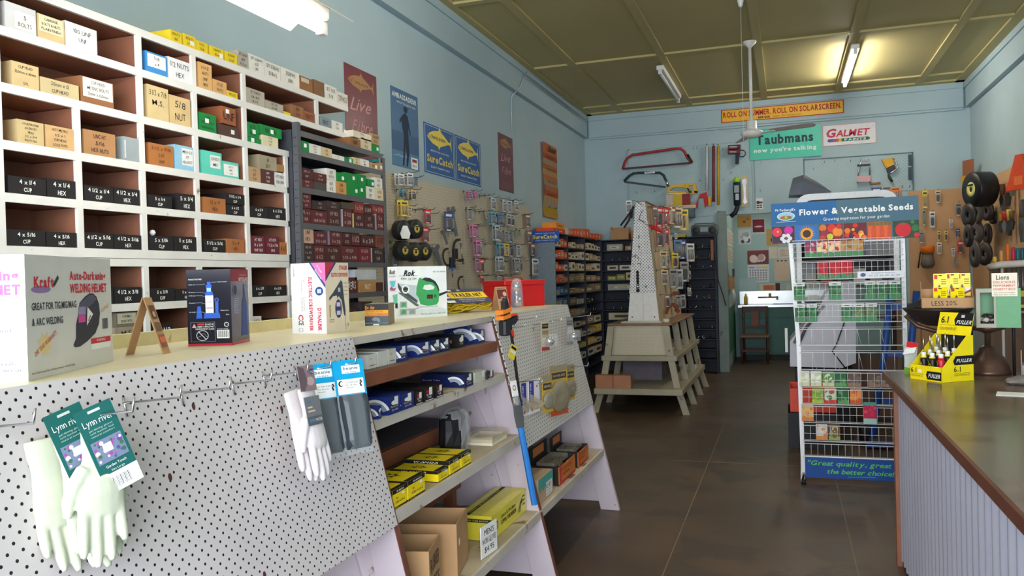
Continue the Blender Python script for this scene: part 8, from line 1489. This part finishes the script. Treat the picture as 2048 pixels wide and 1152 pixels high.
mb.poly([(d*.40, hb*.36), (d, hb*.36), (d, hb*.56), (d*.44, hb*.56), (d*.36, hb*.45)], fs_, KC); mb.text('FULLER', d*.46, hb*.42, hb*.075, fs_, PW, w=d*.46, bold=.025, shear=.3, off=.001); mb.text('6', d*.38, hb*.21, hb*.12, fs_, INK, bold=.02); mb.text('in', d*.49, hb*.21, hb*.05, fs_, INK); mb.text('1', d*.56, hb*.21, hb*.12, fs_, INK, bold=.02); mb.rect(d*.38, d*.88, hb*.175, hb*.182, fs_, INK); mb.text('SCREWDRIVER SET', d*.38, hb*.12, hb*.04, fs_, INK, w=d*.5)
mb.build('tray', t)
mb = MB(); fh = Frame((-.005, d-.026, .222), (1, 0, 0), (0, .25, 1)); W, H = .21, .115; mb.prism([(0, 0), (W, 0), (W, H), (0, H)], fh, .003, YC); mb.poly([(W*.52, H*.42), (W, H*.42), (W, H), (W*.56, H), (W*.47, H*.68)], fh, KC); mb.text('FULLER', W*.55, H*.50, H*.17, fh, PW, w=W*.42, bold=.025, shear=.3, off=.001); mb.rect(W*.66, W*.76, H*.78, H*.9, fh, C(200, 200, 200), .001); mb.text('6', W*.08, H*.52, H*.30, fh, INK, bold=.03); mb.text('in', W*.19, H*.52, H*.12, fh, INK); mb.text('1', W*.27, H*.52, H*.30, fh, INK, bold=.03); mb.rect(W*.08, W*.5, H*.42, H*.435, fh, INK); mb.text('SCREWDRIVER SET', W*.08, H*.2, H*.13, fh, INK, w=W*.5)
mb.prism([(W*.2, -.10), (W*.8, -.10), (W*.8, 0), (W*.2, 0)], Frame(fh.o+Vector((0, .004, 0)), fh.u, fh.v), .002, KC); o = mb.build('header_card', t); o['label'] = 'yellow header card'
rotm = Matrix.Rotation(math.radians(-54), 4, 'Z'); base = Vector((.592, 4.607, KZ+.0005))
proto = None; kk = 0
for r in range(3):
    for c in range(3):
        red = (r == 0 and c == 2); p = base+(rotm @ Vector((.045+.055*c, .045+.042*r, .004+.012*r))); lab = 'red handled screwdriver in the front row of the yellow display' if red else 'black and yellow screwdriver in the %s row of the yellow display, %s' % (('front', 'middle', 'rear')[r], ('left', 'centre', 'right')[c])
        s = thing('screwdriver', lab, 'screwdriver', p, math.radians(-54), 'screwdrivers in the display'); mb = MB(); hc = C(200, 36, 50, r=.35) if red else C(30, 30, 32, r=.4)
        mb.lathe([(0, 0), (.013, .002), (.016, .03), (.014, .06), (.017, .095), (.014, .105), (0, .106)], hc, n=10); f = Frame((0, -.0165, 0)); yc = KC if red else YC; mb.line([(-.006, .02), (-.006, .07), (0, .08), (.006, .07), (.006, .02)], .002, f, yc)
        mb.build('handle', s); mb = MB(); mb.lathe([(.0, .106), (.015, .106), (.014, .112), (0, .112)], RED if red else YC, n=10); mb.build('collar', s); mb = MB(); mb.lathe([(.012, .112), (.012, .132), (0, .133)], C(236, 236, 236), n=8); mb.build('bit_holder', s); mb = MB(); mb.tube([(0, 0, .133), (0, 0, .19), (0, 0, .205)], [.0035, .0035, .001], CHROME, 6); mb.build('shaft', s)
# small white and red carded item left of the display
a = on_z(1826, 750, KZ); t = thing('carded_item', 'white and red carded item with a green foot leaning at the counter corner', 'packet', (a.x-.01, a.y+.06, KZ+.001), (0, .12, -.6)); mb = MB(); mb.box(-.03, .03, 0, .002, 0, .17, C(200, 206, 200)); mb.rect(-.03, .03, .14, .17, FR0, RED); mb.rect(-.03, .03, 0, .03, FR0, C(120, 170, 50)); mb.build('card', t); mb = MB(); mb.rings([[(-.03, -.02, .11), (.0, -.025, .12), (.03, -.02, .13), (.03, -.005, .145), (-.03, -.005, .125)], [(-.032, -.03, .10), (.0, -.035, .11), (.03, -.03, .12), (.03, -.01, .15), (-.03, -.01, .13)]], C(230, 230, 232)); mb.build('handle', t)
# antique counter scale with dish; carton of packs in the dish; honesty box
BRZ = M('brown_bronze', (92, 68, 56), .35, var=.12, metal=.5); sc = on_z(1984, 752, KZ); SXc, SYc = sc.x+.005, sc.y+.11
t = thing('counter_scale', 'old brown bronze counter scale with a wide dark dish', 'scale', (SXc, SYc, KZ)); pl = on_y(1880, 630, SYc+.02)
mb = MB(); mb.lathe([(0, 0), (.108, 0), (.11, .012), (.105, .02), (.098, .05), (.075, .09), (.05, .115), (.04, .135), (.018, .15), (0, .15)], BRZ, n=28); mb.build('base', t)
mb = MB(); mb.lathe([(.014, .15), (.014, .21), (.03, .22), (.085, .235), (.085, .25), (0, .25)], BRZ, n=18); mb.build('column', t)
bx = pl.x-SXc; DYo = .09; zp = on_y(1880, 617, SYc).z-KZ
mb = MB(); mb.lathe([(0, zp-.10), (.06, zp-.095), (.11, zp-.07), (.17, zp-.01), (.176, zp), (.17, zp), (.11, zp-.06), (0, zp-.085)], M('dark_dish', (52, 44, 42), .4, var=.1, metal=.4), o=(bx, DYo, 0), n=28); mb.build('dish', t)
mb = MB(); mb.tube([(bx-.16, DYo, zp-.04), (bx-.10, DYo, zp-.10), (bx-.02, .06, zp-.125), (bx+.1, .02, .235), (-.02, 0, .24)], .012, BRZ, 8); mb.build('arm', t); mb = MB(); mb.lathe([(0, zp-.24), (.028, zp-.24), (.03, zp-.13), (0, zp-.125)], DARK_STEEL, o=(bx+.03, 0, 0), n=12); mb.build('weight', t)
# carton with yellow packs
a = on_y(1916, 612, SYc); open_z = KZ+zp+.001
t = open_carton('display_carton', 'brown carton marked LESS 20% holding yellow carded bits, over the scale dish', (pl.x+.045, SYc+.09, open_z), -.12, .25, .17, .055, .0); f = Frame((-.125, -.085, 0)); mb = MB(); mb.text('LESS 20%', .05, .014, .026, f, INK, w=.12, jit=.05, off=.001); mb.prism([(0, 0), (.17, 0), (.17, .055), (0, .055)], Frame((.1251, -.085, 0), (0, 1, 0)), .001, KRAFT); mb.prism([(0, .05), (.02, .05), (.17, .14), (.17, 0), (0, 0)], Frame((-.122, -.085, 0), (0, 1, 0)), .003, KRAFT); mb.prism([(0, .05), (.04, .05), (.17, .12), (.17, 0), (0, 0)], Frame((.1255, -.085, 0), (0, 1, 0)), .003, KRAFT); mb.prism([(0, .05), (.25, .05), (.25, .10), (0, .10)], Frame((-.125, .085, 0)), .003, KRAFT); o = mb.build('printed_side', t)
def bit_pack(x, y, z, tilt, lab):
    t = thing('step_drill_pack', lab, 'packet', (pl.x+.045+x, SYc+.09+y, open_z+z), (math.radians(tilt), 0, -.15), 'yellow carded bits in the carton'); mb = MB(); mb.box(-.034, .034, 0, .002, 0, .125, YC); mb.rect(-.03, -.014, .095, .118, FR0, C(210, 60, 60)); mb.rect(-.008, .008, .112, .118, FR0, INK); mb.poly([(-.034, .01), (-.034, .03), (.034, .05), (.034, .03)], FR0, PW, .0006); mb.poly([(-.02, .006), (.034, .036), (.034, .024), (0, .006)], FR0, C(180, 40, 50), .0009)
    for k in range(3): mb.rect(.004, .028, .09-.012*k, .094-.012*k, FR0, C(110, 100, 40))
    mb.build('card', t); mb = MB(); mb.lathe([(.004, .008), (.011, .014), (.011, .024), (.0085, .026), (.0085, .036), (.006, .038), (.006, .05), (.002, .062), (0, .063)], TOOL_STEEL, o=(-.006, -.010, 0), n=10); mb.build('step_drill', t)
for i, (x, y, z, tl, lab) in enumerate(((-.02, .055, .06, -6, 'yellow carded bit standing at the left rear of the carton'), (.04, .056, .062, -6, 'yellow carded bit standing at the middle rear of the carton'), (.093, .055, .06, -6, 'yellow carded bit standing at the right rear of the carton'), (-.035, -.03, .012, -38, 'yellow carded bit leaning at the front of the carton, left'), (.05, -.025, .010, -38, 'yellow carded bit leaning at the front of the carton, right'))): bit_pack(x, y, z, tl, lab)
g0, g1 = on_y(1942, 668, SYc-.02), on_y(2027, 668, SYc-.02); W = g1.x-g0.x; t = thing('honesty_box', 'small green metal honesty box of wrapped mints topped by a cream card', 'box', (g0.x+.005, SYc-.13, KZ+.2515), -.18); GB2 = C(82, 150, 98, r=.4); H = .20; mb = MB()
mb.box(W*.45, W, 0, .115, 0, H, GB2); mb.box(0, W*.45, .11, .115, 0, H, GB2); mb.box(0, W*.45, 0, .11, 0, .006, GB2); mb.box(0, W*.45, 0, .11, H-.006, H, GB2); mb.box(0, .006, 0, .11, .006, H-.006, C(150, 146, 136)); mb.build('body', t)
mb = MB(); FRC = C(170, 164, 150); [mb.box(*q, FRC) for q in ((0, W*.45, -.006, 0, 0, .02), (0, W*.45, -.006, 0, H-.02, H), (0, .018, -.006, 0, .02, H-.02), (W*.40, W*.45, -.006, 0, .02, H-.02))]; mb.build('front_frame', t)
for i in range(8): mb = MB(); mb.lathe([(0, 0), (.018, .006), (.02, .014), (.012, .024), (0, .026)], [DARK_STEEL, C(190, 186, 180, r=.2), C(60, 50, 46, r=.3)][i % 3], n=7); mb.build('mint', t, (.03+.016*(i % 4), .03+.035*(i//4), .007+.018*(i % 3)), (rr.uniform(-.5, .5), rr.uniform(-.5, .5), 0))
mb = MB(); w, h = .112, .118; fr = Frame((W*.36, -.009, H*.80)); mb.prism([(0, 0), (w, 0), (w, h), (0, h)], fr, .002, C(238, 226, 206)); mb.text('Lions', w*.18, h*.72, h*.2, fr, C(70, 60, 50), w=w*.5, bold=.03); RR_ = C(206, 110, 100)
for k, s_ in enumerate(('DELICIOUS', 'PEPPERMINT', 'HONESTY BOX')): mb.text(s_, w*.06, h*(.56-.15*k), h*.10, fr, RR_, w=w*.86, bold=.03)
for k, s_ in enumerate(('Your honesty is our policy,', 'Help us project others')): mb.text(s_, w*.08, h*(.14-.09*k), h*.055, fr, C(70, 80, 70), w=w*.84)
o = mb.build('sign_card', t); o['label'] = 'cream printed card'
# loose things at the picture's right edge
a = on_z(2000, 790, KZ); mb = MB(); mb.box(0, .18, 0, .12, 0, .002, PW); tag(mb.build('paper', loc=(a.x-.02, a.y-.02, KZ+.0005), rot=-.25), 'white sheet of paper lying on the brown counter', 'paper')
a = on_z(2026, 770, KZ); mb = MB(); q_ = random.Random(2); mb.rings([[(.11*rx*math.cos(2*PI*j/14)*q_.uniform(.85, 1.1), .07*rx*math.sin(2*PI*j/14)*q_.uniform(.85, 1.1), z) for j in range(14)] for rx, z in ((.8, 0), (1, .012), (.85, .028), (.5, .042))], M('grey_bag', (120, 112, 112), .15, var=.2, scale=20)); tag(mb.build('plastic_bag', loc=(a.x+.08, a.y+.02, KZ+.001)), 'crumpled grey plastic bag behind the white paper on the counter', 'bag')
a = on_z(2024, 755, KZ); t = thing('flap_carton', 'small open carton with raised brown flap at the right picture edge', 'box', (a.x+.06, a.y+.06, KZ+.0005), -.2); mb = MB(); mb.box(0, .2, 0, .14, 0, .055, C(150, 150, 160)); mb.build('body', t); mb = MB(); mb.prism([(0, .0), (.13, .0), (.12, .10), (.03, .13)], Frame((0, 0, .0), (0, 1, 0)), .004, C(190, 150, 116)); mb.build('flap', t)
# ------------------------------------------------------------------ tan boards and tools in the right far corner
TANB = M('tan_board', (202, 160, 118), .7, var=.06, scale=2)
a = on_y(1816, 383, YB-.03); zt3 = 2.58
mb = MB(); mb.box(0, 2.40-a.x, 0, .02, 0, zt3-1.05, TANB); tag(mb.build('board', loc=(a.x, YB-.0208, 1.05)), 'tan tool board on the back wall right of the seed sign', 'board')
mb = MB(); mb.box(0, 2.40-a.x, 0, .02, 0, 1.03, TANB); [mb.box(.12+.5*k, .14+.5*k, -.004, 0, 0, 1.03, C(160, 120, 86)) for k in (0, 1)]; tag(mb.build('board', loc=(a.x, YB-.0208, .001)), 'tan boarding low on the back wall right of the seed stand', 'board')
mb = MB(); mb.box(0, 3.2, 0, .02, 0, 1.5, TANB); tag(mb.build('board', loc=(2.4292, 12.62, 1.10), rot=-PI/2), 'tan tool board on the right wall hung with discs and tools', 'board')
def bt(cx, cy): return on_y(1780+cx/3.03, 280+cy/3.03, YB-.03)
WB = 'tan board on the back wall'
for c0, c1, r0, r1, s_, ds in [(186, 230, 308, 414, 'yellow', 'yellow and blue long pack at the end of the seed sign'), (190, 216, 424, 520, 'green', 'green hanging strip at the end of the seed sign'), (264, 310, 308, 382, 'tan', 'brass fittings pack high on the tan board'), (230, 276, 436, 530, 'silver', 'clear pack with shiny parts on the tan board'), (382, 440, 384, 460, 'grey', 'black square tool pack on the tan board'), (350, 382, 484, 530, 'white', 'small white and black pack on the tan board'), (390, 426, 542, 586, 'bluedark', 'small blue pack on the tan board'), (280, 308, 552, 610, 'yellow', 'small yellow pack with dark bit, left of its twin'), (322, 350, 552, 610, 'yellow', 'small yellow pack with dark bit, right of its twin'), (166, 210, 556, 624, 'grey', 'black and yellow pack just right of the stand post'), (276, 314, 622, 690, 'white', 'slim white pack below the twin yellow packs'), (364, 394, 656, 704, 'silver', 'little clear pack left of the red card'), (398, 450, 614, 686, 'red', 'dark red card on the tan board'), (370, 410, 726, 758, 'grey', 'small grey pack lowest on the tan board')]:
    wall_pack(c0, c1, r0, r1, s_, ds, 1, rot=0, conv=bt, where=WB, turn=.1)
a = bt(218, 645); t = thing('gas_torch', 'orange capped torch item hanging low on the tan board', 'torch', a+Vector((0, -.12, 0))); mb = MB(); mb.lathe([(0, 0), (.09, 0), (.095, -.03), (.085, -.10), (0, -.10)], C(226, 120, 30)); mb.build('cap', t); mb = MB(); mb.lathe([(0, -.10), (.07, -.10), (.09, -.25), (.06, -.30), (0, -.30)], C(110, 100, 90)); mb.tube([(-.09, 0, -.08), (-.12, 0, -.3)], .01, INK, 6); mb.build('body', t)
def rt(cx, cy, off=.03): return on_x(1780+cx/3.03, 280+cy/3.03, 2.426-off)
RXF = -PI/2
a, b = rt(492, 215, .06), rt(580, 115, .06); mb = MB(); yw = abs(a.y-b.y); mb.box(0, max(.3, yw*.6), 0, .02, 0, b.z-a.z, C(206, 160, 60)); mb.rect(.04, .25, .1, .3, FR0, C(150, 90, 60)); tag(mb.build('carton', loc=(2.24, a.y, 2.602), rot=RXF+.5), 'flat ochre carton on top of the tan board in the corner', 'box')
p = on_x(1780+490/3.03, 280+300/3.03, 2.07)+Vector((.209, .069, 0)); reel('large black spool with a cream hub in the far right corner', p, -1.25, .205, .22, hub=(220, 214, 130), rim=(30, 28, 30), name='cable_spool', cat='spool')
for i, (cx, cy, r, xo) in enumerate(((478, 455, .135, 2.02), (535, 440, .13, 2.21), (590, 430, .12, 2.34), (475, 580, .13, 1.96), (520, 560, .15, 2.20), (590, 570, .13, 2.33), (625, 470, .08, 2.405), (515, 690, .16, 2.10), (575, 690, .14, 2.26))):
    p = on_x(1780+cx/3.03, 280+cy/3.03, xo); mb = MB(); mb.lathe([(r*.25, -.012), (r*.3, -.02), (r, -.014), (r, .014), (r*.3, .02), (r*.25, .012)], C(*[(52, 44, 42), (84, 76, 72), (64, 52, 48)][i % 3], r=.5), axis='Y', n=22, cap=False); tag(mb.build('hanging_disc', loc=p, rot=-1.25-.2*(i % 2)), 'dark abrasive disc hanging under the black spool, %s' % ['uppermost', 'upper middle', 'upper right', 'middle left', 'centre', 'middle right', 'small pale edged', 'lowest', 'small lower right'][i], 'disc', 'discs hanging in the corner')
tri = rt(780, 300, .14); mb = MB(); mb.prism([(-.17, 0), (.17, 0), (.04, .36), (-.04, .36)], FR0, .04, C(230, 80, 40)); mb.rect(-.06, .05, .05, .14, Frame((0, -.001, 0)), C(240, 120, 60)); tag(mb.build('warning_triangle', loc=tri, rot=RXF+.5), 'bright orange triangular reflector on the right wall board', 'reflector')
for i, (cx, r0, r1, hc, ds) in enumerate(((678, 268, 420, (110, 74, 54), 'wooden handled long tool nearest the corner'), (716, 262, 400, (206, 100, 50), 'orange handled tool'), (738, 240, 340, (70, 60, 54), 'short dark tool'), (672, 440, 560, (216, 170, 60), 'yellow handled snips'), (694, 430, 570, (200, 50, 60), 'red handled pliers'), (722, 420, 580, (206, 180, 70), 'yellow handled pliers'), (797, 362, 620, (96, 84, 74), 'long brown saw-like tool'), (738, 430, 545, (120, 90, 60), 'slim brown tool'))):
    a, b = rt(cx, r0, .06), rt(cx, r1, .06); t = thing('hanging_tool', ds+' on the right wall board', 'tool', a, RXF+.3, 'hand tools on the right wall board'); L = a.z-b.z; mb = MB(); mb.tube([(0, 0, 0), (0, 0, -L*.42)], [.03, .024], C(*hc), 8); mb.build('handle', t); mb = MB(); mb.rings([[(-w_, -.01, -z), (w_, -.01, -z), (w_, .01, -z), (-w_, .01, -z)] for z, w_ in ((L*.42, .02), (L*.6, .045), (L, .02))], DARK_STEEL if i % 2 else TOOL_STEEL); mb.build('head', t)
# curved white rack with standing tools, yellow cartons below
yr = 8.0; a, b = on_y(1984, 530, yr), on_y(2052, 527, yr); t = thing('tool_rack', 'white curved rack of upright hand tools behind the green mint box', 'rack', (a.x, yr, 0)); mb = MB(); z0 = a.z; mb.tube([(0, .1, z0-.02), (.06, 0, z0), (.3, -.04, z0+.01), (.9, 0, z0)], .03, C(216, 206, 196), 8); mb.build('rail', t); mb = MB(); mb.box(0.05, .9, 0, .35, z0-.42, z0-.40, C(150, 120, 90)); mb.box(.05, .9, .33, .35, 0, z0, C(110, 82, 62)); mb.build('shelf', t)
for x in (.08, .3, .55, .8): mb = MB(); mb.cyl((x, .02, 0), (x, .02, z0), .012, C(200, 196, 190), 8); mb.build('post', t)
for i, (cx, c_, h_, ds) in enumerate(((2012-22, (220, 190, 50), .07, 'yellow'), (2003, (216, 150, 90), .12, 'salmon'), (2016, (226, 110, 40), .18, 'tall orange'), (2027, (190, 40, 70), .15, 'crimson'), (2036, (30, 110, 120), .14, 'teal'), (2045, (24, 90, 110), .14, 'dark teal'))):
    p = on_y(cx, 528, yr+.28); mb = MB(); mb.tube([(0, 0, -.395), (0, 0, .01)], .008, TOOL_STEEL, 6); mb.tube([(0, 0, .01), (0, 0, .03), (0, 0, h_-.01), (0, 0, h_)], [.011, .016, .016, .011], C(*c_, r=.4), 8); tag(mb.build('screwdriver', loc=(p.x, yr+.28, z0+.005)), ds+' handled tool standing in the white curved rack', 'screwdriver', 'tools in the white curved rack')
for i, (x, w_, c_) in enumerate(((.02, .22, (214, 182, 40)), (.26, .22, (226, 190, 60)), (.52, .25, (206, 176, 50)))): mb = MB(); mb.box(0, w_, 0, .2, 0, .17, C(*c_)); mb.rect(.02, w_-.03, .05, .12, FR0, C(90, 70, 50)); tag(mb.build('carton', loc=(a.x+.05+x, yr+.04, z0-.399)), 'yellow carton under the white curved rack, %s' % ('nearest the green mint box', 'middle', 'farthest along')[i], 'box', 'yellow cartons under the curved rack')
mb = MB(); mb.tube([(0, 0, 0), (.0, 0, .32), (.02, 0, .34), (.3, 0, .34)], .008, INK, 6); tag(mb.build('wire_stand', loc=(1.10, 4.78, KZ+.001)), 'thin black wire frame at the right edge behind the honesty box', 'stand')
mb = MB(); mb.prism([(0, 0), (.03, 0), (.15, .07), (.13, .09), (0, .03)], FR0, .03, INK); p = on_y(1815, 620, 5.6); tag(mb.build('bracket', loc=p), 'black bracket end peeping between the seed stand and the scale dish', 'bracket')
# ------------------------------------------------------------------ view
SC.view_settings.view_transform = 'Standard'; SC.view_settings.look = 'None'; SC.view_settings.gamma = 1
SC.view_settings.exposure = EXPO
try: SC.view_settings.use_curve_mapping = False
except Exception: pass
SC.cycles.max_bounces = 8; SC.cycles.diffuse_bounces = 5; SC.cycles.transparent_max_bounces = 12
SC.cycles.use_denoising = True
bpy.context.view_layer.update()
